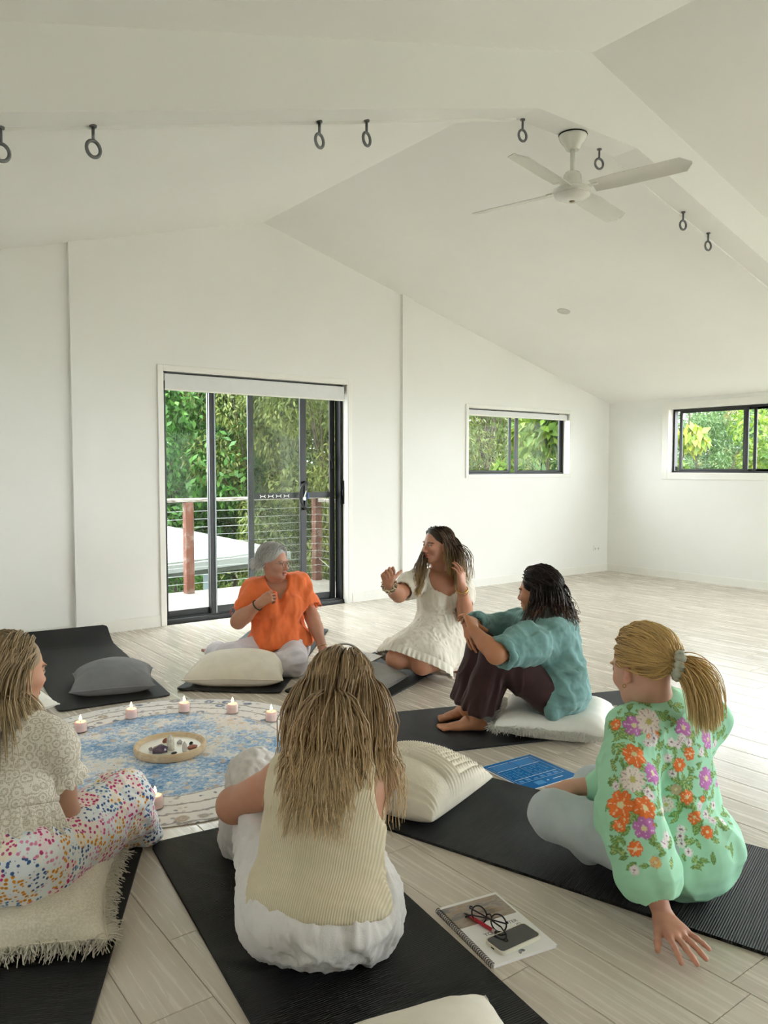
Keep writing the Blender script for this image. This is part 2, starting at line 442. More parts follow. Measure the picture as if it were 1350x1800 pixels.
b = MB(); b.box(2.998, 3.012, fy0+.014, fy0+.022, .04, 2.08); wb(b, 'draught_strip', M_GREY_ALU, door, O)
# D handle with latch
hx, hz = 3.912, 1.06
hd = empty('handle', parent=door)
b = MB(); pts = [(hx+.02, fy0+.004, hz+.125)]+[(hx+.02-.085*math.sin(a), fy0-.022, hz+.125*math.cos(a)) for a in np.linspace(.12, math.pi-.12, 14)]+[(hx+.02, fy0+.004, hz-.125)]
b.tube(pts, .011, 8); wb(b, 'grip', M_BLACK, hd, O)
b = MB().box(hx+.004, hx+.034, fy0+.008, fy0+.022, hz-.14, hz+.14, .004); wb(b, 'back_plate', M_BLACK, hd, O)
b = MB().box(hx-.02, hx+.012, fy0-.006, fy0+.01, hz-.045, hz-.012, .004); b.tube([(hx-.01, fy0-.006, hz-.02), (hx+.012, fy0-.012, hz+.045)], .007, 8)
wb(b, 'latch_lever', plain('satin_metal', '#c9ccce', .3, .5, metal=.8), hd, O)
b = MB().box(hx+.03, hx+.045, fy0+.0, fy0+.015, hz-.03, hz+.03, .003); wb(b, 'key_tag', plain('blue_plastic', '#2f5fae', .4), hd, O)
# strike on the jamb and screen lock
b = MB().box(DX1-.012, DX1-.004, fy0-.03, fy0-.002, .97, 1.2, .003); b.box(DX1-.02, DX1-.008, fy0-.03, fy0-.006, 1.05, 1.11, .003); wb(b, 'strike_plate', M_BLACK, door, O)
b = MB().box(4.27, 4.29, fy0+.068, fy0+.09, 1.32, 1.36, .003); b.tube([(4.275, fy0+.075, 1.36), (4.25, fy0+.07, 1.46)], .006, 6); wb(b, 'screen_lock', M_BLACK, door, O)
# bone shaped safety markers on the glass at rail height
M_MARK = plain('white_vinyl_marker', '#f3f3f0', .5)
for k in range(4):
    cx = 3.475+k*.083; b = MB(); yy = fy0+.019
    b.box(cx-.022, cx+.022, yy, yy+.001, 1.058, 1.064)
    for sx in (-1, 1):
        for sz in (-1, 1): b.prism([(cx+sx*.020, 1.061), (cx+sx*.030, 1.061+sz*.012), (cx+sx*.026, 1.061+sz*.015), (cx+sx*.015, 1.061+sz*.003)], 'y', yy, yy+.001)
    wb(b, 'safety_marker', M_MARK, door, O)

# ------------------------------------------------------------------ windows
def slide_window(name, hole, plane, pos, meet, extra=None):
    x0, x1, z0, z1 = hole; w = structure(empty(name))
    def bx(b, a0, a1, d0, d1, c0, c1, c=.003):
        if plane == 'y': b.box(a0, a1, pos+d0, pos+d1, c0, c1, c)
        else: b.box(pos+d0, pos+d1, a0, a1, c0, c1, c)
    fr = MB(); bx(fr, x0, x0+.03, 0, .07, z0, z1); bx(fr, x1-.03, x1, 0, .07, z0, z1); bx(fr, x0, x1, 0, .07, z1-.03, z1); bx(fr, x0, x1, -.004, .07, z0, z0+.026)
    fr.build('window_frame', M_BLACK, w)
    for k, (a0, a1, d) in enumerate(meet):
        s = empty('sash', parent=w); b = MB(); bx(b, a0, a0+.035, d, d+.022, z0+.026, z1-.03); b.build('stile', M_BLACK, s)
        b = MB(); bx(b, a1-.035, a1, d, d+.022, z0+.026, z1-.03); b.build('stile', M_BLACK, s)
        b = MB(); bx(b, a0+.035, a1-.035, d+.002, d+.02, z0+.026, z0+.05); bx(b, a0+.035, a1-.035, d+.002, d+.02, z1-.055, z1-.03); b.build('rail', M_BLACK, s)
        b = MB(); bx(b, a0+.035, a1-.035, d+.009, d+.013, z0+.05, z1-.055, 0); b.build('pane', M_GLASS, s)
    return w
slide_window('window_1', W1, 'y', YB+.085, [(W1[0]+.03, 6.755, .04), (6.81, W1[1]-.03, .012)])
b = MB().box(6.795, 6.815, YB+.095, YB+.118, 1.27, 1.95); structure(b.build('trim_10', M_BLACK))
slide_window('window_2', W2, 'x', XR+.085, [(4.545, 5.39, .012), (W2[0]+.03, 4.62, .04), (3.6, 4.50, .04)])
b = MB().box(XR+.075, XR+.1, 5.40, 5.425, 1.29, 1.34, .003); structure(b.build('trim_11', M_BLACK))
slide_window('window_3', W3_FILL, 'x', XR+.085, [(W3_FILL[0]+.03, .45, .012), (.41, W3_FILL[1]-.03, .04)])  # from here on: glazing of the unseen openings added for light
for k, h in enumerate(WLS_FILL): slide_window('window_%d' % (4+k), h, 'x', XL-.14, [(h[0]+.03, (h[0]+h[1])/2+.02, .012), ((h[0]+h[1])/2-.02, h[1]-.03, .04)])
slide_window('window_5', (WF_FILL[0], WF_FILL[1], 0, WF_FILL[3]), 'y', YF-.14, [(WF_FILL[0]+.03, 5.97, .012), (5.93, WF_FILL[1]-.03, .04)])
# roller blinds rolled up in the heads of the door and the window
M_BLIND = fabric('white_blind_cloth', '#e3e4e4', 1400, .08, .02, .8)
def roller_blind(name, x0, x1, ztop, drop, y, label):
    r = tag(empty(name, ((x0+x1)/2, y, ztop)), label, 'roller blind'); o3 = Vector(((x0+x1)/2, y, ztop))
    X = Matrix.Translation(-o3)
    b = MB().tube([(x0+.02, y, ztop-.035), (x1-.02, y, ztop-.035)], .026, 14); b.xf(X).build('roller', M_BLIND, r, angle=40)
    pr = [(y-.028, ztop-.022), (y-.024, ztop-.012), (y-.020, ztop-.012), (y-.024, ztop-.03), (y-.024, ztop-drop), (y-.028, ztop-drop)]
    MB().prism([(p[0], p[1]) for p in pr], 'x', x0+.02, x1-.02).xf(X).build('cloth', M_BLIND, r)
    MB().box(x0+.018, x1-.018, y-.034, y-.018, ztop-drop-.016, ztop-drop, .004).xf(X).build('bottom_bar', M_TRIM, r)
    for xx in (x0+.004, x1-.016):
        MB().box(xx, xx+.012, y-.03, y+.03, ztop-.075, ztop-.006, .003).xf(X).build('bracket', plain('bracket_grey', '#9fa2a2', .4), r)
    return r
roller_blind('roller_blind', DX0+.008, DX1-.008, DZ-.012, .135, YB+.042, 'white roller blind rolled up above the sliding glass door')
wb2 = roller_blind('roller_blind', W1[0]+.008, W1[1]-.008, W1[3]-.01, .062, YB+.042, 'narrow white roller blind rolled up in the small window beside the corner')
MB().tube([(W1[1]-.14, YB+.035, W1[3]-.022), (W1[1]-.06, YB+.035, W1[3]-.024)], .012, 10).xf(Matrix.Translation(-wb2.location)).build('chain_guide', M_TRIM, wb2, smooth=True)
# socket and downlight
r = tag(empty('power_outlet', (8.187, YB, .308)), 'white double power outlet low on the wall near the corner', 'power outlet')
MB().box(-.058, .058, -.010, 0, -.036, .036, .004).build('cover_plate', M_TRIM, r)
for s in (-1, 1):
    MB().box(s*.03-.017, s*.03+.017, -.0125, -.0095, -.025, .008, .002).build('socket_face', plain('socket_white', '#e4e4e0', .3), r)
    b = MB()
    for a in (-1, 1): b.box(s*.03+a*.006-.0015, s*.03+a*.006+.0015, -.0131, -.0120, -.012, .000)
    b.box(s*.03-.0015, s*.03+.0015, -.0131, -.0120, -.022, -.014); b.build('pin_slots', M_DARKRUB, r)
    MB().box(s*.03-.008, s*.03+.008, -.0135, -.0095, .014, .026, .001).build('switch', M_TRIM, r)
# downlight lies in the right-hand slope
dl_x = 6.02
r = tag(empty('downlight', (0, 0, 0)), 'small round white recessed downlight in the sloping ceiling', 'downlight')
ang = math.atan(SL)
d0 = at(991, 547, 1.0)-np.array([0, 0, CAM_H]); tt = (RZ+SL*RX-CAM_H)/(d0[2]+SL*d0[0]); dp = np.array([0, 0, CAM_H])+d0*tt
r.matrix_world = Matrix.Translation(Vector(dp)) @ Matrix.Rotation(ang, 4, 'Y')
MB().lathe([(.046, -.002), (.052, -.006), (.060, -.006), (.064, -.001), (.064, .004), (.046, .004)], 28).build('rim', plain('downlight_rim', '#c4c4be', .4), r, smooth=True)
MB().lathe([(.0, .001), (.046, -.002), (.046, .004)], 28).build('lens', plain('frosted_lens', '#dcdcd6', .5), r, smooth=True)
# eye bolts along the back edge of the beam
M_STEEL = plain('galvanised_steel', '#77797a', .42, .5, metal=.7, var=.15)
hooks = [(.600, 'far left eye bolt, cut by the picture edge'), (.90, 'first whole eye bolt from the left under the white beam'), (1.841, 'eye bolt in the middle of the beam, left of a close pair'),
         (2.087, 'eye bolt in the middle of the beam, right of a close pair'), (3.077, 'eye bolt on the beam left of the ceiling fan'), (3.70, 'eye bolt on the beam just right of the fan rod'),
         (4.537, 'upper of two eye bolts on the sloping beam right of the fan'), (4.826, 'lowest eye bolt on the sloping beam right of the fan')]
for k, (hx_, lab) in enumerate(hooks):
    zz = FZ-SL*max(0, FX0-hx_, hx_-FX1)
    r = tag(empty('eye_bolt', (hx_, BY1-.02, zz), rz=[.1, .2, .3, .3, -.1, -.3, -.2, -.2][k]), lab, 'eye bolt', 'steel eye bolts under the white beam')
    MB().tube([(0, 0, .0), (0, 0, -.055)], .006, 8).build('shank', M_STEEL, r, smooth=True)
    MB().tube([(.026*math.sin(a), 0, -.082+.028*math.cos(a)) for a in np.linspace(0, 2*math.pi, 20, endpoint=False)], .0065, 8, closed=True).build('eye', M_STEEL, r, smooth=True)
    MB().lathe([(.0, -.006), (.013, -.006), (.013, .0)], 12).build('washer', M_STEEL, r)
# ceiling fan
fan = tag(empty('ceiling_fan', (3.43, 2.845, FZ)), 'white four-blade ceiling fan hanging from the beam', 'ceiling fan')
M_FAN = plain('white_enamel', '#dddcd4', .22, .5, var=.02); M_BLADE = plain('white_enamel_blade', '#d2d1c9', .2, .55, var=.03, vscale=5)
MB().lathe([(.072, 0), (.075, -.012), (.070, -.028), (.058, -.045), (.046, -.058), (.040, -.072), (.034, -.082), (.0, -.084)], 32).build('canopy', M_FAN, fan, angle=50)
MB().lathe([(.0755, -.0005), (.077, -.004), (.0755, -.007)], 32).build('canopy_ring', M_DARKRUB, fan)
MB().tube([(0, 0, -.08), (0, 0, -.215)], .0125, 14).build('down_rod', M_FAN, fan, smooth=True)
MB().lathe([(.012, -.195), (.036, -.200), (.046, -.215), (.050, -.25), (.052, -.272), (.0, -.272)], 28).build('rod_cover', M_FAN, fan, angle=45)
MB().lathe([(.036, -.272), (.036, -.283), (.0, -.283)], 24).build('rotor_gap', M_DARKRUB, fan)
hub = MB().lathe([(.0, -.283), (.085, -.283), (.099, -.290), (.104, -.302), (.102, -.312), (.094, -.317), (.096, -.323), (.090, -.330), (.082, -.333), (.06, -.344), (.03, -.350), (.0, -.352)], 36).build('motor_hub', M_FAN, fan, angle=40)
MB().lathe([(.016, -.349), (.014, -.356), (.0, -.358)], 16).build('hub_plug', plain('brass_plug', '#8a7b5c', .4), hub, smooth=True)
FAN_TH = np.radians([14, 104, 194, 284])
# blade directions as seen in the room
for k, th in enumerate(FAN_TH):
    b = MB(); L0, L1, wd = .115, .63, .062; n = 10; tw = math.radians(-14)
    V = []; Fc = []
    xs = np.linspace(L0, L1, 14)
    for i, x in enumerate(xs):
        ww = wd*(1.0 if x < L1-.05 else math.sqrt(max(0.02, 1-((x-(L1-.05))/.05)**2)))*(.86+.14*min(1, (x-L0)/.12))
        for sgn in (1, -1):
            for j in range(7):
                u = (j/6*2-1)*sgn; yy = u*ww; zz = .006*(1-u*u)+(.0012 if sgn > 0 else -.0012)
                V.append((x, yy*math.cos(tw)-zz*math.sin(tw), yy*math.sin(tw)+zz*math.cos(tw)-.296))
    m = 14
    for i in range(len(xs)-1):
        for j in range(m): Fc.append((i*m+j, i*m+(j+1) % m, (i+1)*m+(j+1) % m, (i+1)*m+j))
    Fc += [tuple(range(m))[::-1], tuple(range((len(xs)-1)*m, len(xs)*m))]
    b.add(V, Fc); b.xf(Matrix.Rotation(th, 4, 'Z')); bo = b.build('blade', M_BLADE, fan, angle=40)
    MB().box(.07, .15, -.018, .018, -.292, -.287, .002).xf(Matrix.Rotation(th, 4, 'Z')).build('blade_arm', M_FAN, bo)
# faint marks the builders left on the ceiling
# ------------------------------------------------------------------ outside: deck, railing, carport roof, trees
t = NT('weathered_deck_board'); v = t.coord(); n1 = t.noise(v, 3, 5)
sc2 = t.node('ShaderNodeMapping'); sc2.inputs['Scale'].default_value = (1.5, 40, 40); tc = t.node('ShaderNodeTexCoord'); t.l(tc.outputs['Object'], sc2.inputs['Vector'])
gr = t.noise(sc2.outputs[0], 1.0, 5)
M_DECK = t.set(t.mix(.5, t.ramp(gr.outputs['Fac'], [(.3, lin('#5f5a51')), (.7, lin('#7f7a72'))]), t.ramp(n1.outputs['Fac'], [(.3, lin('#68635b')), (.7, lin('#86817a'))])), .75, .2)
t.bump(gr.outputs['Fac'], .3, .002)
deck = structure(MB().box(1.2, 5.6, 6.6, 8.35, -.32, -.12).build('deck_floor', plain('deck_joist_timber', '#5b5349', .9)))
y = 6.52
while y < 8.38:
    MB().box(1.0, 5.36, y, y+.086, -.10, -.075, .004).build('deck_board', M_DECK, deck); y += .0905
t = NT('red_stained_timber'); v = t.coord('Object', (30, 30, 1.2)); n1 = t.noise(v, 1.0, 6); v2 = t.coord('Object'); n2 = t.noise(v2, 9, 4)
M_POST = t.set(t.mix(t.ramp(n2.outputs['Fac'], [(.5, (0, 0, 0)), (.72, (1, 1, 1))]), t.ramp(n1.outputs['Fac'], [(.3, lin('#4a2b20')), (.7, lin('#6d4536'))]), lin('#7d6e64')), .8, .2)
t = NT('peeling_rail_timber'); v = t.coord('Object', (3, 20, 20)); n1 = t.noise(v, 3.0, 6)
M_RAIL = t.set(t.ramp(n1.outputs['Fac'], [(.38, lin('#4d4338')), (.5, lin('#8d8981')), (.7, lin('#9f9b94'))]), .85, .2)
M_WIRE = plain('stainless_wire', '#9a9e9c', .35, .5, metal=.5)
RYZ, RXX = 8.28, 5.26
rl = tag(empty('deck_railing', (3.5, RYZ, -.08)), 'deck railing of red timber posts and tight steel wires outside the glass door', 'railing'); X = Matrix.Translation(-Vector((3.5, RYZ, -.08)))
for (px, py, w) in ((1.35, RYZ, .095), (3.545, RYZ, .095), (RXX, RYZ+.05, .095), (RXX, 6.62, .095)):
    MB().box(px-w/2, px+w/2, py-w/2, py+w/2, -.30 if px < 3 else -.075, .945, .005).xf(X).build('post', M_POST, rl)
MB().box(1.1, RXX+.07, RYZ-.05, RYZ+.05, .945, .985, .006).xf(X).build('top_rail', M_RAIL, rl)
MB().box(RXX-.05, RXX+.05, 6.55, RYZ-.05, .905, .945, .006).xf(X).build('top_rail', M_RAIL, rl)
for k in range(10):
    z = .03+k*.09
    MB().tube([(1.35, RYZ, z), (RXX, RYZ, z)], .0028, 5).xf(X).build('wire', M_WIRE, rl)
    MB().tube([(RXX, RYZ, z-.0), (RXX, 6.62, z)], .0028, 5).xf(X).build('wire', M_WIRE, rl)
    MB().tube([(RXX-.06, RYZ-.01, z), (RXX-.045, RYZ-.01, z)], .008, 6).xf(X).build('swage', M_WIRE, rl)
MB().tube([(RXX-.02, RYZ-.04, .20), (RXX-.02, 7.55, -.07)], .004, 5).xf(X).build('stay_wire', M_WIRE, rl)
# low carport roof beyond the railing
cp = tag(empty('carport', (5.2, 12.6, -1.6)), 'low grey metal carport roof on pale posts beyond the deck', 'carport'); X = Matrix.Translation(-Vector((5.2, 12.6, -1.6)))
M_ROOF = plain('grey_metal_roof', '#7d807e', .45, .35, var=.08, vscale=3); M_FASC = plain('green_grey_fascia', '#5c645b', .6, var=.12, vscale=8); M_CPOST = plain('pale_blue_post', '#7f9095', .6)
rp = []
# roof slab corners placed by their sight lines, about 12 m out
a = at(288, 985, 9.6); b_ = at(500, 975, 11.2); c_ = at(498, 942, 14.5); d_ = at(286, 918, 13.5)
for zc in (a, b_): zc[2] = (a[2]+b_[2])/2
zf = a[2]; zb = zf+.28
fl = lambda p, z: (p[0], p[1], z)
P0, P1 = np.array(a), np.array(b_); dirx = (P1-P0); dirx[2] = 0; dirx /= np.linalg.norm(dirx); nrm = np.array([-dirx[1], dirx[0], 0])
if nrm[1] < 0: nrm = -nrm
P0 = P0-dirx*3.0; LEN = np.linalg.norm((P1-P0)[:2]); DEP = 3.6; NR = int(LEN/.19)
b = MB()
V = []; Fc = []
for i in range(NR*4+1):
    s = i/(NR*4)*LEN; h = .022 if (i % 4) in (0, 1) else 0.0
    for u, z in ((0, zf), (DEP, zb)):
        q = P0+dirx*s+nrm*u; V.append((q[0], q[1], z+h))
for i in range(NR*4): Fc.append((2*i, 2*i+2, 2*i+3, 2*i+1))
MB().add(V, Fc).xf(X).build('roof_sheet', M_ROOF, cp)
def slab(u0, u1, s0, s1, z0, z1):
    q = [P0+dirx*s+nrm*u for s, u in ((s0, u0), (s1, u0), (s1, u1), (s0, u1))]
    return MB().prism([(p[0], p[1]) for p in q], 'z', z0, z1)
slab(-.05, .02, 0, LEN, zf-.17, zf+.02).xf(X).build('fascia', M_FASC, cp)
slab(-.13, -.05, 0, LEN, zf-.10, zf-.0).xf(X).build('gutter', plain('grey_gutter', '#6f7571', .5), cp)
for s in (LEN*.52, LEN*.74):
    slab(.05, .17, s, s+.12, -1.8, zf-.05).xf(X).build('post', M_CPOST, cp)
slab(DEP-.2, DEP-.08, LEN*.3, LEN*.3+.12, -1.8, zb-.02).xf(X).build('post', M_CPOST, cp)

t = NT('dry_ground'); v = t.coord(); n1 = t.noise(v, 1.5, 6); n2 = t.noise(v, 30, 3)
M_GRND = t.set(t.mix(.5, t.ramp(n1.outputs['Fac'], [(.3, lin('#5a594c')), (.7, lin('#86847a'))]), t.ramp(n2.outputs['Fac'], [(.3, lin('#55544a')), (.7, lin('#8f8d80'))])), .9, .1)
ground = structure(MB().box(-60, 90, -50, 90, -2.0, -1.8).build('ground', M_GRND))

def leaf_mat(name, cols, trans=.35):
    t = NT(name); at_ = t.attr('tone'); col = t.ramp(at_.outputs['Fac'], [(i/(len(cols)-1), tuple(x*.42 for x in lin(c)[:3])+(1,)) for i, c in enumerate(cols)])
    t.l(col, t.b.inputs['Base Color']); t.b.inputs['Roughness'].default_value = .45; t.b.inputs['Specular IOR Level'].default_value = .35
    tr = t.node('ShaderNodeBsdfTranslucent'); t.l(col, tr.inputs['Color']); mx = t.node('ShaderNodeMixShader'); mx.inputs[0].default_value = trans
    t.l(t.b.outputs[0], mx.inputs[1]); t.l(tr.outputs[0], mx.inputs[2]); t.l(mx.outputs[0], t.out.inputs['Surface']); return t.m
M_BARK = plain('grey_bark', '#4a423a', .9, .1, var=.3, vscale=12)
LEAF_A = leaf_mat('leaf_rich_green', ['#2f5a24', '#4f8a35', '#7cb14c'])
LEAF_B = leaf_mat('leaf_olive', ['#4f6228', '#7f9440', '#b3b85e'])
LEAF_C = leaf_mat('leaf_yellow_green', ['#4c7a2e', '#8fb93c', '#d6dc4c'])
LEAF_D = leaf_mat('leaf_pine', ['#3b6338', '#638f52', '#96b56f'])
LEAF_E = leaf_mat('leaf_straw', ['#7b7a45', '#a9a968', '#cfcb90'])
def tree(name, label, cx, cy, z0, z1, rx, ry, nleaf, leaf, m, group='trees in the garden outside', aspect=.45, droop=.5, nblob=26, twigs=10, seed=0, trunk=True):
    rg = np.random.default_rng(seed+100)
    root = tag(empty(name, (cx, cy, -1.8)), label, 'tree' if 'tree' in name else 'shrub', group)
    # clumps
    th = rg.uniform(0, 2*math.pi, nblob); rr = np.sqrt(rg.uniform(0, 1, nblob)); zz = rg.uniform(0, 1, nblob)
    prof = np.sqrt(np.clip(1-(2*zz-1.0)**2*.75, .05, 1))
    B = np.stack([cx+rx*rr*prof*np.cos(th), cy+ry*rr*prof*np.sin(th), z0+(z1-z0)*zz], 1); br = rg.uniform(.25, .48, nblob)*min(rx, (z1-z0)/2)*1.0
    k = rg.integers(0, nblob, nleaf); d = rg.normal(size=(nleaf, 3)); d /= np.linalg.norm(d, axis=1)[:, None]
    P = B[k]+d*(br[k]*rg.uniform(.55, 1.05, nleaf)**.6)[:, None]
    # leaf frames
    ax = d*.6+rg.normal(size=(nleaf, 3))*.6; ax[:, 2] -= droop; ax /= np.linalg.norm(ax, axis=1)[:, None]
    nr = d+rg.normal(size=(nleaf, 3))*.45+np.array([0, 0, .5]); sd = np.cross(ax, nr); sd /= np.linalg.norm(sd, axis=1)[:, None]+1e-9
    nn = np.cross(sd, ax)
    L = leaf*rg.uniform(.6, 1.3, nleaf)[:, None]; W = L*aspect
    V = np.stack([P-ax*L*.5, P+sd*W*.5+nn*L*.05, P+ax*L*.5-nn*L*.08, P-sd*W*.5+nn*L*.05], 1).reshape(-1, 3)
    Fq = np.arange(nleaf*4).reshape(-1, 4)
    me = mesh_np('foliage', V-np.array([cx, cy, -1.8]), Fq)
    tone = np.clip(rg.uniform(0, 1, nleaf)*.55+.45*rg.uniform(0, 1, nblob)[k], 0, 1)
    a = me.attributes.new('tone', 'FLOAT', 'POINT'); a.data.foreach_set('value', np.repeat(tone, 4).astype(np.float32))
    o = link('foliage', me, m, root); o['kind'] = 'stuff'
    b = MB()
    if trunk:
        b.tube([(0, 0, 0), (.05*rx, .03*ry, (z0+1.8)*.6+.4), (.0, .0, (z0+z1)/2+1.8)], [.06*min(rx, 1.5), .04*min(rx, 1.5), .015], 7)
    for j in range(twigs):
        q = B[rg.integers(0, nblob)]-np.array([cx, cy, -1.8]); s = np.array([0, 0, max(.2, q[2]*.55)]); mid = (s+q)/2+rg.normal(size=3)*.12
        e2 = q+(q-mid)*.5+rg.normal(size=3)*.1
        b.tube([s, mid, q, e2], [.018, .012, .007, .003], 5)
    b.build('trunk_and_branches', M_BARK, root)
    return root
def tpos(px, D): p = at(px, 823, D); return p[0], p[1]
G = 'trees in the garden outside'
def T(name, label, px, D, z0, z1, rx, ry, n, leaf, m, **kw):
    x, y = tpos(px, D); return tree(name, label, x, y, z0, z1, rx, ry, n, leaf, m, **kw)
T('broadleaf_tree', 'rich green broadleaf tree filling the first pane of the sliding door', 300, 14.5, -.6, 4.2, 2.0, 1.5, 22000, .14, LEAF_A, seed=1, nblob=56)
T('broadleaf_tree', 'green tree with yellow-tipped leaves behind the middle pane of the sliding door', 408, 15.5, -.9, 3.4, 1.0, 1.2, 13000, .13, LEAF_A, seed=2, nblob=34)
T('wattle_tree', 'pale olive wattle tree seen through the screen half of the sliding door', 490, 14.0, -1.5, 4.3, 1.25, 1.2, 26000, .10, LEAF_B, seed=3, nblob=52, aspect=.3, droop=.9, twigs=22)
T('wattle_tree', 'olive tree with bare grey twigs behind the door frame beside the lock', 568, 13.0, -1.5, 4.2, 1.1, 1.2, 23000, .10, LEAF_B, seed=4, nblob=48, aspect=.3, droop=.9, twigs=30)
T('yellow_shrub', 'yellow-green shrub above the carport roof in the middle of the door', 452, 16.5, -1.0, 2.3, 1.2, .9, 7000, .10, LEAF_C, seed=5, nblob=18, trunk=False)
T('dark_shrub', 'low bright green shrub under the carport beside the timber post', 350, 11.6, -1.8, -.55, .5, .5, 3500, .06, LEAF_C, seed=6, nblob=12, trunk=False, twigs=3)
T('dark_shrub', 'shaded shrub standing under the carport roof by the second pale post', 430, 12.8, -1.8, -.75, .9, .6, 4500, .07, LEAF_A, seed=7, nblob=14, trunk=False, twigs=3)
T('straggly_tree', 'straggly olive tree in the left half of the small window', 855, 13.5, -1.0, 4.4, 1.5, 1.3, 26000, .10, LEAF_B, seed=8, nblob=56, aspect=.28, droop=.9, twigs=40)
T('umbrella_tree', 'broad-leaved tree with yellow young leaves in the right half of the small window', 962, 11.2, .2, 3.2, .85, .8, 4200, .24, LEAF_C, seed=9, nblob=30, droop=.9, aspect=.4)
T('umbrella_tree', 'tree with yellow leaf sprays at the near edge of the wide window', 1178, 13.0, .2, 3.0, .5, .7, 1300, .22, LEAF_C, seed=10, nblob=12, droop=.9, aspect=.4)
T('pine_tree', 'soft green pine in the middle of the wide window', 1248, 17.0, -.5, 2.9, .9, 1.0, 11000, .12, LEAF_D, seed=11, nblob=26, aspect=.2)
T('pine_tree', 'tall dark green tree against the white sky in the wide window', 1292, 21.0, -.5, 4.1, 1.5, 1.4, 9000, .16, LEAF_D, seed=12, nblob=24, aspect=.3)
T('straw_tree', 'pale straw-coloured tree beside the mullion of the wide window', 1322, 18.5, -.8, 3.0, 1.0, 1.0, 9000, .11, LEAF_E, seed=13, nblob=22, aspect=.3)
T('straw_tree', 'yellow-green bush low in the wide window at the picture edge', 1348, 14.0, -.8, 2.1, .8, .9, 6000, .12, LEAF_C, seed=14, nblob=18)
T('distant_tree', 'large green tree standing behind the others beyond the small window', 930, 20.0, -1.5, 6.0, 3.2, 1.6, 16000, .34, LEAF_A, seed=15, nblob=60)
T('distant_tree', 'large green tree standing behind the others beyond the sliding door', 430, 21.0, -1.5, 6.5, 4.6, 1.6, 24000, .34, LEAF_A, seed=16, nblob=90)
T('distant_tree', 'hazy green tree furthest away in the wide window', 1270, 27.0, -1.0, 3.7, 3.4, 1.6, 12000, .2, LEAF_D, seed=17, nblob=40)
# ------------------------------------------------------------------ mats, rug, cushions and small things
t = NT('black_ribbed_foam'); v = t.coord(); n1 = t.noise(v, 6, 4); n2 = t.noise(v, 900, 2)
w1 = t.wave(v, 46, 0.0, 0, direction='Y')
col = t.ramp(n1.outputs['Fac'], [(.3, lin('#202325')), (.7, lin('#2b2e30'))])
col = t.mix(t.math('MULTIPLY', t.math('SUBTRACT', 1.0, w1.outputs['Fac']), .8), col, lin('#101112'))
t.bump(t.math('ADD', w1.outputs['Fac'], t.math('MULTIPLY', n2.outputs['Fac'], .3)), .7, .0016)
M_MAT = t.set(col, .62, .35)
M_MATEDGE = plain('black_foam_edge', '#17191a', .7, .3)
MZ = .010
def yoga_mat(label, org, d, w, l, curl=None, noise=.0, seed=0, side=1):
    """org: one near corner, d: long direction, width goes to the right of d (side=1) or left (-1)"""
    d = np.array(d, float); d /= np.linalg.norm(d); p = np.array([d[1], -d[0]])*side
    c = np.array(org)+d*l/2+p*w/2; rz = math.atan2(d[1], d[0])-math.pi/2
    nx, ny = 12, 34; V = []; rc = .03
    us = np.linspace(-w/2, w/2, nx+1); vs = np.concatenate([[-l/2, -l/2+.012, -l/2+.03], np.linspace(-l/2+.07, l/2-.07, ny-5), [l/2-.03, l/2-.012, l/2]])
    ny = len(vs)-1
    top = []; bot = []
    for j, vv in enumerate(vs):
        e = min(vv+l/2, l/2-vv); ins = 0 if e > rc else rc-math.sqrt(max(0, rc*rc-(rc-e)**2))
        for uu in us:
            x = uu*(1-2*ins/w) if ins else uu
            z = curl(uu/w, (vv+l/2)/l) if curl else 0.0
            top.append((x, vv, z+MZ)); bot.append((x, vv, z+.0005))
    V = top+bot; n = len(top); Fc = []; W = nx+1
    for j in range(ny):
        for i in range(nx):
            a = j*W+i; Fc.append((a, a+1, a+W+1, a+W)); Fc.append((n+a, n+a+W, n+a+W+1, n+a+1))
    bd = [i for i in range(W)]+[j*W+nx for j in range(1, ny+1)]+[ny*W+i for i in range(nx-1, -1, -1)]+[j*W for j in range(ny-1, 0, -1)]
    for a, b in zip(bd, bd[1:]+bd[:1]): Fc.append((a, n+a, n+b, b))
    o = MB().add(V, Fc).build('yoga_mat', M_MAT); o.location = (c[0], c[1], 0); o.rotation_euler = (0, 0, rz)
    me = o.data; me.polygons.foreach_set('use_smooth', np.ones(len(me.polygons), bool)); me.set_sharp_from_angle(angle=math.radians(50))
    return tag(o, label, 'yoga mat', 'black yoga mats around the rug')
yoga_mat('black yoga mat against the end wall with only a grey cushion on it', (1.131, 4.405), (.115, .993), .61, 1.80, curl=lambda u, v: .10*max(0, (v-.86)/.14)**1.6+.012*max(0, (.02-abs(v-.05))/.02)*0)
yoga_mat('black yoga mat under the woman in the orange shirt', (1.792, 4.405), (.67, .742), .625, 1.85, curl=lambda u, v: .012*max(0, .06-v)/.06*(1 if u < -.3 else .4))
yoga_mat('black yoga mat under the woman in the white dress', (2.291, 4.012), (.91, .415), .61, 1.72)
yoga_mat('black yoga mat under the dark-haired woman in the teal shirt', (2.38, 3.36), (.94, -.34), .625, 1.82, curl=lambda u, v: .008*max(0, .08-v)/.08)
yoga_mat('black yoga mat under the woman in the floral green blouse', (2.262, 2.60), (.29, -.957), .64, 1.95)
yoga_mat('black ribbed yoga mat under the woman in the cream tank top', (.973, 2.638), (-.135, -.99), .61, 1.78, side=-1)
yoga_mat('black yoga mat under the woman in the lace top, cut by the picture edge', (.955, 2.652), (-.468, -.884), .61, 1.6)

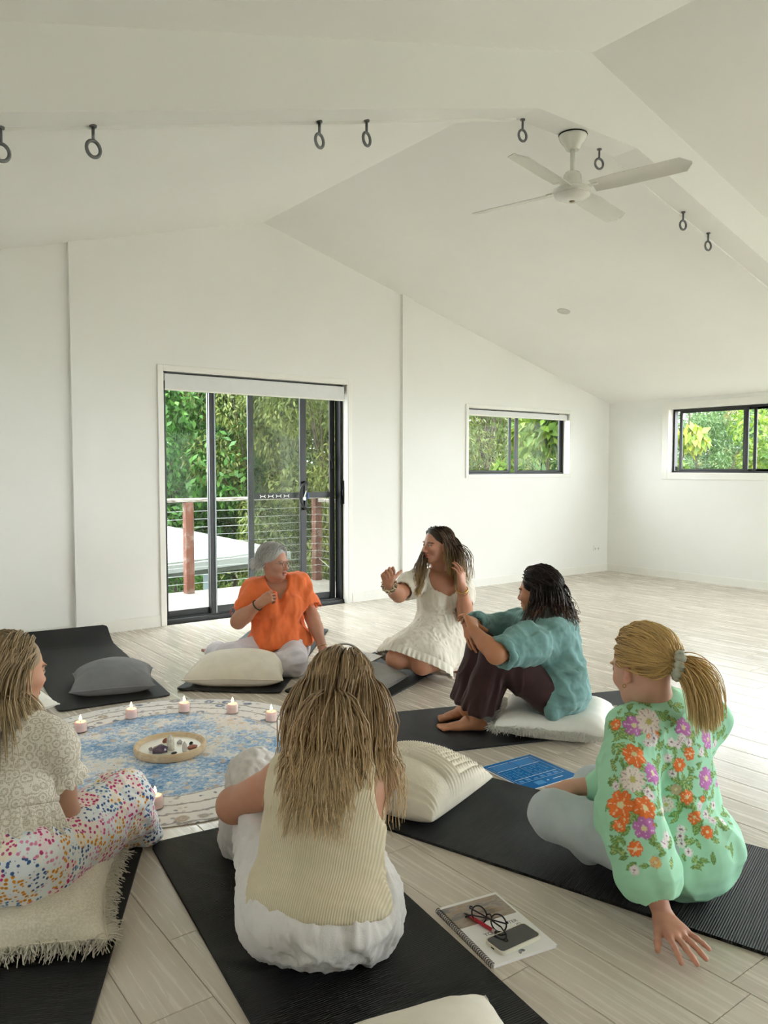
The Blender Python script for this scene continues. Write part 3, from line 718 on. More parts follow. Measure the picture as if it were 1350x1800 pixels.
# round rug: faded oriental pattern worked out in polar coordinates
RUGC, RUGR = (1.377, 3.495), .826
rug = MB().lathe([(0.0, 0), (RUGR*.5, 0), (RUGR-.01, 0), (RUGR-.006, .004), (RUGR-.012, .007), (RUGR*.5, .007), (0, .007)], 96)
t = NT('faded_oriental_rug'); v = t.coord(); sep = t.node('ShaderNodeSeparateXYZ'); t.l(v, sep.inputs[0])
r_ = t.math('SQRT', t.math('ADD', t.math('POWER', sep.outputs[0], 2.0), t.math('POWER', sep.outputs[1], 2.0)))
th_ = t.math('ARCTAN2', sep.outputs[1], sep.outputs[0])
nz = t.noise(v, 9, 6, .65, 1.0); nf = t.noise(v, 46, 5, .7, .8); nb = t.noise(v, 3.2, 4); streak = t.noise(t.coord('Object', (120, 9, 1)), 1.0, 4); streak2 = t.noise(t.coord('Object', (9, 120, 1)), 1.0, 4)
rw = t.math('ADD', r_, t.math('MULTIPLY', t.math('SUBTRACT', nz.outputs['Fac'], .5), .05))
IV, BL, DB, GR, PE = lin('#eeeceb'), lin('#6397cd'), lin('#245790'), lin('#8f8d95'), lin('#dccabb')
field = t.ramp(t.math('ADD', t.math('MULTIPLY', nb.outputs['Fac'], .6), t.math('MULTIPLY', nf.outputs['Fac'], .45)), [(.36, DB), (.45, BL), (.52, lin('#9fbedd')), (.585, IV), (.72, PE)])
# arabesques: warped voronoi cell borders
wv = t.node('ShaderNodeVectorMath', operation='MULTIPLY_ADD'); t.l(nz.outputs['Color'], wv.inputs[0]); wv.inputs[1].default_value = (.05, .05, 0); t.l(v, wv.inputs[2])
ve = t.vor(wv.outputs[0], 17, 'DISTANCE_TO_EDGE'); vf = t.vor(wv.outputs[0], 17, 'F1'); vf2 = t.vor(wv.outputs[0], 34, 'F1')
lines = t.ramp(ve.outputs['Distance'], [(.02, (1, 1, 1)), (.07, (0, 0, 0))])
rose = t.ramp(vf.outputs['Distance'], [(.07, (0, 0, 0)), (.10, (1, 1, 1)), (.24, (1, 1, 1)), (.33, (0, 0, 0))])
rosec = t.ramp(t.vor(wv.outputs[0], 17, 'F1').outputs['Color'], [(.0, lin('#2d4f82')), (.35, PE), (.55, lin('#f2ede6')), (.8, lin('#caa98e')), (1, BL)])
field = t.mix(t.math('MULTIPLY', t.ramp(vf2.outputs['Distance'], [(.14, (1, 1, 1)), (.22, (0, 0, 0))]), .7), field, t.ramp(vf2.outputs['Color'], [(.2, IV), (.45, lin('#1f4a80')), (.6, IV), (.8, PE), (1, lin('#86aed6'))]))
field = t.mix(t.math('MULTIPLY', lines, .22), field, IV)
field = t.mix(t.math('MULTIPLY', rose, .8), field, rosec)
# border: ivory ground with grey-blue rosettes in polar cells
cmb = t.node('ShaderNodeCombineXYZ'); t.l(t.math('MULTIPLY', th_, .72), cmb.inputs[0]); t.l(r_, cmb.inputs[1])
wv2 = t.node('ShaderNodeVectorMath', operation='MULTIPLY_ADD'); t.l(nz.outputs['Color'], wv2.inputs[0]); wv2.inputs[1].default_value = (.03, .03, 0); t.l(cmb.outputs[0], wv2.inputs[2])
vb = t.vor(wv2.outputs[0], 10.5, 'F1', .45); vbe = t.vor(wv2.outputs[0], 30, 'F1', .9)
bcol = t.ramp(vb.outputs['Color'], [(.0, lin('#3d5580')), (.4, lin('#7f8aa3')), (.65, lin('#b9a895')), (1, lin('#3f6ea8'))])
border = t.mix(t.math('MULTIPLY', t.ramp(vb.outputs['Distance'], [(.10, (.2, .2, .2)), (.13, (1, 1, 1)), (.27, (1, 1, 1)), (.34, (0, 0, 0))]), .9), IV, bcol)
border = t.mix(t.math('MULTIPLY', t.ramp(vbe.outputs['Distance'], [(.20, (1, 1, 1)), (.30, (0, 0, 0))]), .8), border, t.ramp(vbe.outputs['Color'], [(.3, lin('#5f6c88')), (.5, lin('#eeeceb')), (.75, lin('#a79c95')), (1, lin('#4c73a6'))]))
border = t.mix(t.ramp(t.math('ABSOLUTE', t.math('SUBTRACT', t.math('PINGPONG', rw, .085), .04)), [(.004, (1, 1, 1)), (.008, (0, 0, 0))]), border, lin('#a8a2a2'))
isb = t.ramp(rw, [(.535, (0, 0, 0)), (.56, (1, 1, 1))])
col = t.mix(isb, field, border)
worn = t.ramp(t.math('ADD', t.math('MULTIPLY', streak.outputs['Fac'], .5), t.math('MULTIPLY', streak2.outputs['Fac'], .5)), [(.5, (0, 0, 0)), (.66, (1, 1, 1))])
col = t.mix(t.math('MULTIPLY', worn, .45), col, lin('#f1efed'))
col = t.mix(t.math('MULTIPLY', t.ramp(nf.outputs['Fac'], [(.55, (0, 0, 0)), (.7, (1, 1, 1))]), .4), col, lin('#f0eeec'))
t.bump(t.noise(v, 700, 2).outputs['Fac'], .2, .001)
M_RUG = t.set(col, .9, .15)
rug = rug.build('round_rug', M_RUG, angle=40); rug.location = (RUGC[0], RUGC[1], 0); rug.rotation_euler = (0, 0, .6)
tag(rug, 'round faded blue and ivory oriental rug in the middle of the circle', 'rug')
RZ0 = .007

# cushions
def cushion(name, label, c, z0, w, h, th, rz, m, n=40, pinch=.10, seam=True, wr=.006, wscale=7, tilt=(0, 0), fringe=None, disp=None, seed=0, flat=.55, press=None, cat='cushion', seam_m=None):
    root = tag(empty(name, (c[0], c[1], z0), rz), label, cat, 'cushions on the mats')
    u = np.linspace(-1, 1, n+1); U, Vv = np.meshgrid(u, u, indexing='ij')
    Us = np.sign(U)*np.abs(U)**.85; Vs = np.sign(Vv)*np.abs(Vv)**.85
    ex = (1-Us**2).clip(0, 1); ey = (1-Vs**2).clip(0, 1)
    X = w/2*Us*(1-pinch*ey*np.abs(Us)**2); Y = h/2*Vs*(1-pinch*ex*np.abs(Vs)**2)
    prof = (ex*ey)**.42
    nz_ = value_noise(np.stack([X*wscale, Y*wscale, X*0+seed*3.1], -1), seed)+.5*value_noise(np.stack([X*wscale*2.3, Y*wscale*2.3, X*0+seed], -1), seed+5)
    # creases run from the corners
    ang_ = np.arctan2(Y*w, X*h); cr = np.cos(ang_*4+np.pi)*.5+.5
    crease = np.sin(ang_*26+2*value_noise(np.stack([X*9, Y*9, X*0], -1), seed+2))*cr**3*(np.maximum(np.abs(Us), np.abs(Vs))**3)
    mid = th*flat*.5
    zt = mid+th*(1-flat*.5)*prof*(1+.0*nz_)+prof**.5*(wr*nz_)+crease*wr*.7*prof**.4
    zb = mid-(mid-.001)*np.minimum(1, prof*1.7)
    if press is not None: zt = press(X, Y, zt)
    if disp is not None: zt = zt+disp(X, Y, Us, Vs)*np.minimum(1, prof*3)
    zt = np.maximum(zt, zb+.0005)
    zt = zt+X*tilt[0]*prof*0
    V = np.concatenate([np.stack([X, Y, zt], -1).reshape(-1, 3), np.stack([X, Y, zb], -1).reshape(-1, 3)]); N1 = (n+1)**2; W = n+1
    I, Jx = np.meshgrid(np.arange(n), np.arange(n), indexing='ij'); a = (I*W+Jx).ravel()
    Fq = np.concatenate([np.stack([a, a+W, a+W+1, a+1], 1), N1+np.stack([a, a+1, a+W+1, a+W], 1)])
    bd = np.array([i for i in range(W)]+[j*W+n for j in range(1, n+1)]+[n*W+i for i in range(n-1, -1, -1)]+[j*W for j in range(n-1, 0, -1)])
    bn = np.roll(bd, -1); Fq = np.concatenate([Fq, np.stack([bd, bn, N1+bn, N1+bd], 1)])
    o = link('cover', mesh_np('cover', V, Fq), m, root, smooth=True)
    if seam:
        pts = [(V[i][0]*1.006, V[i][1]*1.006, (V[i][2]+V[N1+i][2])/2) for i in bd]
        MB().tube(pts, .0035, 5, closed=True).build('seam', seam_m or m, root, smooth=True)
    if fringe:
        rg = np.random.default_rng(seed+50); Vf = []; Ff = []; sides, ln, dens = fringe
        k = 0
        P = np.array([(V[i][0], V[i][1], (V[i][2]+V[N1+i][2])/2) for i in bd]); L = len(P)
        for i in range(L):
            j = (i+1) % L; q0, q1 = P[i], P[j]; outw = np.array([(q0+q1)[1]*0, 0, 0])
            e = (q1-q0); nn_ = np.array([e[1], -e[0], 0]); nn_ = nn_/(np.linalg.norm(nn_)+1e-9)
            if nn_@(q0*np.array([1/w, 1/h, 0])) < 0: nn_ = -nn_
            sd = 0 if abs(nn_[0]) > abs(nn_[1]) and nn_[0] > 0 else 1 if abs(nn_[0]) > abs(nn_[1]) else 2 if nn_[1] > 0 else 3
            if sd not in sides: continue
            for s in range(max(1, int(np.linalg.norm(e)*dens))):
                p = q0+e*rg.uniform(); dr = nn_*rg.uniform(.6, 1.0)+np.array([rg.normal()*.35, rg.normal()*.35, rg.normal()*.35-.15]); dr /= np.linalg.norm(dr)
                l = ln*rg.uniform(.5, 1.3); m1 = p+dr*l*.5; m2 = p+dr*l+np.array([rg.normal()*.3, rg.normal()*.3, -.45])*l*.6; m2[2] = max(m2[2], .003)
                sdv = np.cross(dr, [0, 0, 1.0]); sdv /= np.linalg.norm(sdv)+1e-9; r0 = .0016
                b0 = len(Vf)
                for q in (p, m1, m2):
                    Vf += [q+sdv*r0, q-sdv*r0*.5+np.array([0, 0, r0]), q-sdv*r0*.5-np.array([0, 0, r0])]
                for s_ in range(2):
                    for c_ in range(3): Ff.append((b0+s_*3+c_, b0+s_*3+(c_+1) % 3, b0+s_*3+3+(c_+1) % 3, b0+s_*3+3+c_))
        f_ = link('fringe', mesh_np('fringe', np.array(Vf), np.array(Ff)), seam_m or m, root); f_['kind'] = 'stuff'
    return root
M_GREYCUSH = fabric('grey_linen', '#75767a', 500, .35, .10, c2='#7a7b7e')
M_GREYCUSH2 = fabric('warm_grey_linen', '#6f6b66', 500, .3, .10, c2='#85807a')
M_CREAM = fabric('cream_cotton', '#e5ded0', 700, .2, .05)
M_WHITE = fabric('white_cotton', '#e9e7e1', 700, .2, .04)
M_OAT = fabric('oatmeal_slub', '#d9d0be', 160, .5, .07, c2='#e6dfd0')
M_FR = fabric('fringe_yarn', '#dfd8c9', 400, .3, .06)
cushion('grey_cushion', 'mid grey linen cushion alone on the mat by the end wall', (1.52, 4.69), MZ, .47, .44, .17, -.32, M_GREYCUSH, seed=1)
cushion('cream_cushion', 'plump cream cotton cushion on the mat before the orange shirt', (2.20, 4.39), MZ, .60, .42, .19, -.66, M_CREAM, seed=2)
cushion('grey_cushion', 'warm grey cushion with papers on it before the white dress', (2.70, 3.80), MZ, .46, .42, .15, .42, M_GREYCUSH2, seed=3)
cushion('fringed_cushion', 'white fringed cushion under the woman in the teal shirt', (3.06, 2.60), MZ, .56, .50, .20, -.95, M_WHITE, seed=4, fringe=({0, 1, 2, 3}, .030, 1000), seam_m=M_WHITE, press=lambda X, Y, z: z-np.clip(z-.075, 0, 1)*np.exp(-((X+.02)**2+(Y+.02)**2)/.05))
def knit(X, Y, U, V):
    b = np.sin(X*2*np.pi/.020)*.5+.5; c = np.sin(Y*2*np.pi/.023)*.5+.5
    basket = (b*c)*.0125
    ribs = (np.sin(X*2*np.pi/.023)*.5+.5)*.011
    plain_ = .0008*value_noise(np.stack([X*260, Y*260, X*0], -1), 3)
    corner = (X < .03) & (Y < -.01)
    rb = corner & ((X > -.06) | (X < -.17))
    return np.where(corner, np.where(rb, ribs, plain_), basket)
M_KNIT = fabric('cream_knit', '#e0d7c6', 420, .5, .06)
cushion('knit_cushion', 'cream chunky knit cushion lying between the centre and right mats', (1.95, 2.385), MZ, .49, .47, .19, .33, M_KNIT, n=150, seam=False, wr=.003, disp=knit, seed=5)
cushion('fringed_cushion', 'oatmeal fringed floor cushion under the woman in the lace top', (.49, 2.44), MZ, .56, .52, .15, -.39, M_OAT, seed=6, fringe=({0, 1, 2, 3}, .034, 1100), seam_m=M_FR, press=lambda X, Y, z: z-np.clip(z-.10, 0, 1)*np.exp(-((X+.03)**2+(Y-.05)**2)/.06))
cushion('cream_cushion', 'cream cushion cut off by the bottom edge of the picture', (1.023, 1.182), MZ, .46, .40, .14, -.28, M_CREAM, seed=7)
cushion('white_cushion', 'white textured cushion half hidden behind the blonde woman in lace', (.90, 4.60), 0.0, .42, .40, .13, .2, M_WHITE, seed=8, wr=.012, wscale=22)

# candles in clear cups
M_WAX = NT('pink_wax'); M_WAX.set(lin('#f0d3cf'), .45, .4); M_WAX.b.inputs['Subsurface Weight'].default_value = .5; M_WAX.b.inputs['Subsurface Radius'].default_value = (.02, .01, .008); M_WAX.b.inputs['Subsurface Scale'].default_value = .4; M_WAX = M_WAX.m
M_CUP = glass_mat('clear_cup', (.97, .97, .97), .9)
t = NT('flame'); em = t.node('ShaderNodeEmission'); em.inputs['Color'].default_value = (1.0, .55, .18, 1); em.inputs['Strength'].default_value = 14; t.l(em.outputs[0], t.out.inputs['Surface']); M_FLAME = t.m
M_WICK = plain('wick', '#2b2018', .9)
cand = [((142, 1286), 'lit pink candle nearest the shoulder of the woman in lace'), ((231, 1262), 'second lit pink candle from the left along the far rim of the rug'), ((324, 1251), 'lit pink candle below the corner of the cream cushion mat'),
        ((409, 1253), 'lit pink candle directly before the cream cushion'), ((477, 1267), 'lit pink candle beside the long-haired woman at the rug edge'), ((273, 1420), 'lit pink candle beside the floral trouser leg')]
first = None
for (px, py), lab in cand:
    p = flo(px, py, RZ0)
    r = tag(empty('candle', (p[0], p[1], RZ0)), lab, 'candle', 'lit candles on the rug')
    if first is None:
        first = []
        first.append(MB().lathe([(.0, .0), (.031, 0), (.033, .003), (.034, .036), (.0315, .036), (.030, .004), (0, .003)], 24).build('glass_cup', M_CUP, r, angle=40))
        first.append(MB().lathe([(.0, .004), (.0285, .004), (.0285, .048), (.024, .051), (.012, .047), (0, .046)], 24).build('wax', M_WAX, r, angle=40))
        first.append(MB().tube([(0, 0, .045), (.001, 0, .058)], .0012, 6).build('wick', M_WICK, r))
        first.append(MB().lathe([(0, .056), (.005, .060), (.0065, .066), (.0045, .074), (.0015, .083), (0, .087)], 12).build('flame', M_FLAME, r, smooth=True))
    else:
        for ch in first:
            c_ = ch.copy(); COL.objects.link(c_); c_.parent = r

# wooden tray with crystals
TC = flo(299, 1321, RZ0); t = NT('pale_mango_wood'); v = t.coord('Object', (6, 30, 30)); n1 = t.noise(v, 1.2, 6)
M_TRAY = t.set(t.ramp(n1.outputs['Fac'], [(.3, lin('#c8ac87')), (.7, lin('#e3cfae'))]), .5, .3); t.bump(n1.outputs['Fac'], .1, .001)
tray = tag(empty('wooden_tray', (TC[0], TC[1], RZ0)), 'round pale wooden tray holding crystals in the middle of the rug', 'tray')
MB().lathe([(0, 0), (.148, 0), (.158, .006), (.164, .022), (.163, .036), (.158, .041), (.150, .039), (.144, .030), (.140, .021), (0, .020)], 56).build('tray_rim', M_TRAY, tray, angle=35)
MB().lathe([(0, .020), (.139, .020), (.139, .0225), (0, .0225)], 48).build('tray_floor', plain('white_inlay', '#ece6da', .3, .5), tray, angle=30)
TZ = RZ0+.0225
def stone(name, label, px, py, s, m, seed, cat='crystal', facet=False, squash=.6, rz=0):
    p = flo(px, py, TZ); bm = bmesh.new(); bmesh.ops.create_icosphere(bm, subdivisions=2 if facet else 3, radius=1)
    co = np.array([v_.co[:] for v_ in bm.verts]); d = 1+.22*value_noise(co*2.1+seed*7, seed)+.12*value_noise(co*5+seed, seed+1)
    co = co*d[:, None]*np.array(s)
    co[:, 2] = np.maximum(co[:, 2], -s[2]*squash); co[:, 2] += s[2]*squash
    V = [tuple(c) for c in co]; Fc = [[v_.index for v_ in f.verts] for f in bm.faces]; bm.free()
    o = MB().add(V, Fc).build(name, m, smooth=not facet); o.location = (p[0], p[1], TZ); o.rotation_euler = (0, 0, rz)
    return tag(o, label, cat, 'crystals on the tray')
def point_crystal(name, label, px, py, h, r, m):
    p = flo(px, py, TZ); prof = [(r*1.0, 0), (r*1.02, h*.3), (r*.92, h*.72), (r*.05, h)]
    o = MB().lathe(prof, 6).build(name, m); o.location = (p[0], p[1], TZ); o.rotation_euler = (0, 0, .4)
    return tag(o, label, 'crystal', 'crystals on the tray')
def crystal_mat(name, c, rough=.15, trans=.35): 
    t = NT(name); n_ = t.noise(t.coord(), 60, 4); c4 = lin(c)
    return t.set(t.ramp(n_.outputs['Fac'], [(.3, tuple(x*.8 for x in c4[:3])+(1,)), (.7, tuple(min(1, x*1.1) for x in c4[:3])+(1,))]), rough, .6, Transmission_Weight=trans)
point_crystal('selenite_tower', 'tall milky selenite tower standing on the tray', 300, 1317.5, .072, .0175, crystal_mat('selenite', '#efece2', .2, .2))
point_crystal('quartz_point', 'short clear quartz point standing on the tray', 324.5, 1321, .048, .0105, crystal_mat('quartz', '#efeff0', .05, .6))
stone('amethyst_cluster', 'rough purple amethyst cluster on the tray', 280.5, 1323, (.038, .022, .022), crystal_mat('amethyst', '#5d4f66', .25, .1), 1, facet=True, rz=-.5)
stone('quartz_chip', 'small clear chip beside the amethyst on the tray', 265.5, 1319.5, (.010, .009, .011), crystal_mat('grey_quartz', '#a9a9ac', .1, .5), 2, facet=True)
stone('carnelian_stone', 'red-brown tumbled stone behind the selenite tower', 291.5, 1305, (.015, .013, .013), crystal_mat('carnelian', '#8f4a37', .15, .1), 3)
stone('jasper_stone', 'flat reddish tumbled stone at the edge of the tray', 338, 1315.5, (.024, .015, .010), crystal_mat('jasper', '#a8695a', .2, .05), 4)
stone('black_stone', 'small black stone behind the flat red one', 336, 1309, (.008, .008, .009), crystal_mat('onyx', '#17161a', .15, 0), 5)
stone('grey_stone', 'flat dark grey stone lying before the selenite tower', 306, 1324.5, (.014, .010, .005), crystal_mat('hematite', '#3d3f43', .15, 0), 6)
stone('quartz_cluster', 'clear quartz cluster behind the short quartz point', 316, 1307.5, (.014, .011, .012), crystal_mat('clear_cluster', '#dcd9dc', .08, .5), 7, facet=True)

# spiral-bound booklet with phone, pen and glasses
def quad_frame(p00, p10, p01):
    """local frame from three floor points: origin, x axis, y axis (made square)"""
    a, b, c = (np.array(q) for q in (p00, p10, p01)); x = (b-a)/np.linalg.norm(b-a); y = np.array([-x[1], x[0]]); 
    if y@(c-a) < 0: y = -y
    return a, math.atan2(x[1], x[0])
bk = tag(empty('spiral_booklet', (1.4415, 1.428, 0)), 'white spiral-bound booklet with a landscape photo cover on the floor', 'booklet')
A4W, A4H = .212, .299
bk.rotation_euler = (0, 0, math.atan2(1.388-1.427, 1.641-1.441))
M_PAPER = plain('white_paper', '#eceaea', .7, .2, var=.02)
MB().box(.004, A4W, 0, A4H, 0.0, .008, .001).build('pages', M_PAPER, bk)
t = NT('printed_cover'); v = t.coord(); sp = t.node('ShaderNodeSeparateXYZ'); t.l(v, sp.inputs[0])
nA = t.noise(t.coord('Object', (12, 34, 1)), 1.0, 6); nB = t.noise(v, 40, 4)
land = t.ramp(t.math('ADD', t.math('MULTIPLY', nA.outputs['Fac'], .8), t.math('MULTIPLY', sp.outputs[1], .6)), [(.42, lin('#6b5a4b')), (.5, lin('#9a8672')), (.56, lin('#a5968a')), (.62, lin('#7b7672')), (.70, lin('#6d7273'))])
edge = t.math('MULTIPLY', t.math('GREATER_THAN', sp.outputs[1], A4H*.60), t.math('LESS_THAN', sp.outputs[1], A4H-.010))
edge = t.math('MULTIPLY', edge, t.math('LESS_THAN', sp.outputs[0], A4W-.006))
M_COVER = t.set(t.mix(edge, lin('#efeeee'), land), .28, .5)
MB().box(.006, A4W+.001, -.001, A4H+.001, .0082, .0092).build('cover', M_COVER, bk)
b = MB()
for k in range(34):
    yy = .006+k*(A4H-.012)/33
    b.tube([(.004+.0075*math.cos(a), yy+.0012*math.sin(a), .005+.0075*math.sin(a)) for a in np.linspace(0, 2*math.pi, 10, endpoint=False)], .0011, 5, closed=True)
b.build('spiral_binding', M_BLACK, bk)
def text(body, size, loc, parent, m, name='printed_text', rot=0.0, ext=.0001):
    cu = bpy.data.curves.new(name, 'FONT'); cu.body = body; cu.size = size; cu.extrude = ext; cu.align_x = 'CENTER'
    tmp = bpy.data.objects.new(name, cu); COL.objects.link(tmp); dg = bpy.context.evaluated_depsgraph_get(); me = bpy.data.meshes.new_from_object(tmp.evaluated_get(dg)); bpy.data.objects.remove(tmp); bpy.data.curves.remove(cu)
    o = link(name, me, m, parent); o.location = loc; o.rotation_euler = (0, 0, rot)
    return o
M_INK = plain('grey_ink', '#55555a', .7); M_INKL = plain('pale_ink', '#8a8a92', .7)
text('YO', .020, (.070, .118, .0094), bk, M_INK); text('TER', .018, (.168, .140, .0094), bk, M_INK); text('ID', .016, (.176, .122, .0094), bk, M_INK)
b = MB()
for k, rr in enumerate((.011, .0085, .006, .0035)):
    b.tube([(.108+rr*math.cos(a), .0145+rr*math.sin(a), .0094) for a in np.linspace(.3-.1*k, math.pi*1.15, 14)], .0008, 4)
b.build('emblem', M_INK, bk)
ph = tag(empty('phone', (0, 0, 0)), 'black phone in a cream case lying on the spiral booklet', 'phone')
pc = flo(902, 1652, .012); ph.location = (pc[0], pc[1], .0094)
pa, pb = flo(868, 1672, .012), flo(946, 1637, .012); ph.rotation_euler = (0, 0, math.atan2(*(pb-pa)[[1, 0]]))
def rrect(w, h, r, n=6):
    return [(sx*(w/2-r)+r*math.cos(a), sy*(h/2-r)+r*math.sin(a)) for (sx, sy, a0) in ((1, 1, 0), (-1, 1, .5), (-1, -1, 1), (1, -1, 1.5)) for a in np.linspace(a0*math.pi, (a0+.5)*math.pi, n)]
MB().prism(rrect(.150, .075, .014), 'z', 0, .0105).build('case', plain('cream_silicone', '#dfdacb', .5), ph, angle=40)
MB().prism(rrect(.142, .067, .011), 'z', .0104, .0112).build('screen', plain('phone_glass', '#23262a', .06, .6), ph)
MB().box(-.0758, -.0748, -.006, .006, .003, .0065).build('port', M_DARKRUB, ph)
pen = tag(empty('pen', (0, 0, 0)), 'red pen with a black tip lying beside the glasses', 'pen')
q0, q1 = flo(815, 1604, .014), flo(876, 1642, .014); pen.location = (*((q0+q1)/2)[:2], .0148); pen.rotation_euler = (0, 0, math.atan2(*(q0-q1)[[1, 0]])); PLn = np.linalg.norm(q0-q1)/2
MB().tube([(-PLn*.68, 0, 0), (PLn*.62, 0, 0)], .0052, 12).build('barrel', plain('red_plastic', '#b3182c', .3, .5), pen, smooth=False, angle=40)
MB().tube([(PLn*.62, 0, 0), (PLn*.86, 0, -.001), (PLn, 0, -.003)], [.0050, .003, .0008], 10).build('tip', M_BLACK, pen, angle=40)
b = MB()
for k in range(5): b.tube([(PLn*(.40+.04*k), 0, 0), (PLn*(.415+.04*k), 0, 0)], .0055, 12)
b.build('grip_rings', plain('light_red_rubber', '#d2606a', .5), pen)
MB().tube([(-PLn*.68, 0, 0), (-PLn*.84, 0, 0)], .0048, 12).build('clear_collar', plain('silver_collar', '#c9bdbb', .3, metal=.4), pen)
MB().tube([(-PLn*.84, 0, 0), (-PLn*.98, 0, 0)], [.005, .0045], 12).build('push_button', M_BLACK, pen)
M_NAVY = plain('navy_acetate', '#16162a', .2, .5); M_LENS = glass_mat('spectacle_lens', (.97, .97, .98), .8)
def spectacles(name, label, frame_m, r=.023, gap=.062, thick=.0022, temple=.125, fold=True, lens_m=None, cat='glasses'):
    g = tag(empty(name), label, cat)
    for s in (-1, 1):
        ring = [(s*gap/2+r*1.08*math.cos(a), 0, r*.95*math.sin(a)*(1.0 if math.sin(a) > 0 else 1.02)) for a in np.linspace(0, 2*math.pi, 28, endpoint=False)]
        MB().tube(ring, thick, 6, closed=True).build('rim', frame_m, g, smooth=True)
        MB().add([(s*gap/2, 0, 0)]+ring, [(0, i+1, (i+1) % 28+1) for i in range(28)]).build('lens', lens_m or M_LENS, g)
        x0 = s*(gap/2+r*1.08)
        if fold: pts = [(x0, .0, .012), (x0+s*.006, -.004, .012), (x0+s*.004, -.010, .010), (x0-s*temple*.5, -.013-.004*s, .004), (x0-s*temple*.85, -.014-.004*s, -.004), (x0-s*temple, -.014-.004*s, -.016)]
        else: pts = [(x0, 0, .008), (x0+s*.005, -.006, .008), (x0+s*.006, -temple*.5, .006), (x0+s*.002, -temple*.8, .002), (x0, -temple, -.022)]
        MB().tube(pts, thick*.95, 6).build('temple', frame_m, g, smooth=True)
    MB().tube([(-gap/2+r*1.0, 0, .008), (0, .002, .012), (gap/2-r*1.0, 0, .008)], thick, 6).build('bridge', frame_m, g, smooth=True)
    return g
gl = spectacles('glasses', 'folded dark round-rimmed glasses standing on the spiral booklet', M_NAVY, r=.0235, gap=.066)
ga, gb = flo(834, 1618, .0094), flo(885, 1641, .0094); gc = (ga+gb)/2
gl.location = (gc[0], gc[1], .0094+.0245); gl.rotation_euler = (math.radians(-14), 0, math.atan2(*(gb-ga)[[1, 0]]))

# blue brochure
br = tag(empty('brochure', (0, 0, 0)), 'blue printed brochure with white lines lying by the jeans knee', 'brochure')
c0, c1, c2 = flo(930, 1392), flo(1016, 1366), flo(882, 1344)
br.location = (c0[0], c0[1], 0); a_ = c1-c0; br.rotation_euler = (0, 0, math.atan2(a_[1], a_[0])); BWd, BHt = np.linalg.norm(a_[:2]), .297
BWd = .21 if BWd < .25 else BWd
MB().box(-.006, BWd, .004, BHt+.006, .0008, .006, .001).build('pages', M_PAPER, br)
M_BLUE = plain('blue_gloss_print', '#1f6fb5', .25, .5, var=.06, vscale=10); M_LBLUE = plain('light_blue_print', '#7fb7dd', .35); M_WPRINT = plain('white_print', '#dfeaf2', .4)
MB().box(0, BWd+.003, 0, BHt, .0064, .0072).build('cover', M_BLUE, br)
b = MB(); zt0, zt1 = .0073, .0076
W_, H_ = BWd, BHt
for (x0, x1, y0, y1) in [(.06, .46, .92, .93), (.50, .90, .92, .93), (.06, .46, .70, .712), (.50, .90, .70, .712), (.06, .90, .34, .352)]: b.box(x0*W_, x1*W_, y0*H_, y1*H_, zt0, zt1)
for xx in (.03, .93): b.box(xx*W_, xx*W_+.001, .22*H_, .94*H_, zt0, zt1)
b.box(.03*W_, .93*W_, .22*H_, .224*H_, zt0, zt1); b.box(.48*W_-.0004, .48*W_+.0004, .34*H_, .93*H_, zt0, zt1)
b.box(.60*W_, .80*W_, .11*H_, .125*H_, zt0, zt1); b.tube([(.50*W_, .12*H_, zt0), (.50*W_, .12*H_, zt1)], .005, 12)
b.build('printed_lines', M_WPRINT, br)
b = MB(); rgb = np.random.default_rng(5)
for (x0, x1) in ((.07, .45), (.51, .89)):
    for yy in np.arange(.725, .915, .012): b.box(x0*W_, x1*W_, yy*H_, (yy+.006)*H_, zt0-.0001, zt1-.0001)
    for cx_ in np.arange(x0, x1-.04, .075):
        for yy in np.arange(.38, .68, .035):
            if rgb.uniform() < .75: b.box(cx_*W_, (cx_+rgb.uniform(.025, .06))*W_, yy*H_, (yy+.014)*H_, zt0-.0001, zt1-.0001)
for k in range(6): b.box((.08+k*.14)*W_, (.16+k*.14)*W_, .25*H_, (.28+.04*rgb.uniform())*H_, zt0-.0001, zt1-.0001)
b.box(.25*W_, .42*W_, .06*H_, .17*H_, zt0-.0001, zt1-.0001)
b.build('printed_tables', plain('table_print', '#3f8cc9', .35), br)
# papers on the grey cushion
npd = tag(empty('paper_pad', (0, 0, 0)), 'white paper pad with handwriting lying on the warm grey cushion', 'notepad')
npd.location = (2.735, 3.90, .150); npd.rotation_euler = (math.radians(3), math.radians(-3), .35)
MB().box(-.148, .148, -.105, .105, 0, .007, .001).build('sheets', M_PAPER, npd)
MB().box(-.150, .150, -.107, .107, -.0025, 0).build('backing_board', plain('black_board', '#1d1d1f', .6), npd)
b = MB(); rgb = np.random.default_rng(9)
for k in range(11):
    yy = .08-k*.015; x = -.12
    while x < .10:
        l = rgb.uniform(.01, .035)
        if rgb.uniform() < .7: b.box(x, x+l, yy, yy+.003, .0071, .0073)
        x += l+.006
b.build('handwriting', plain('blue_grey_ink', '#9aa0b4', .8), npd)
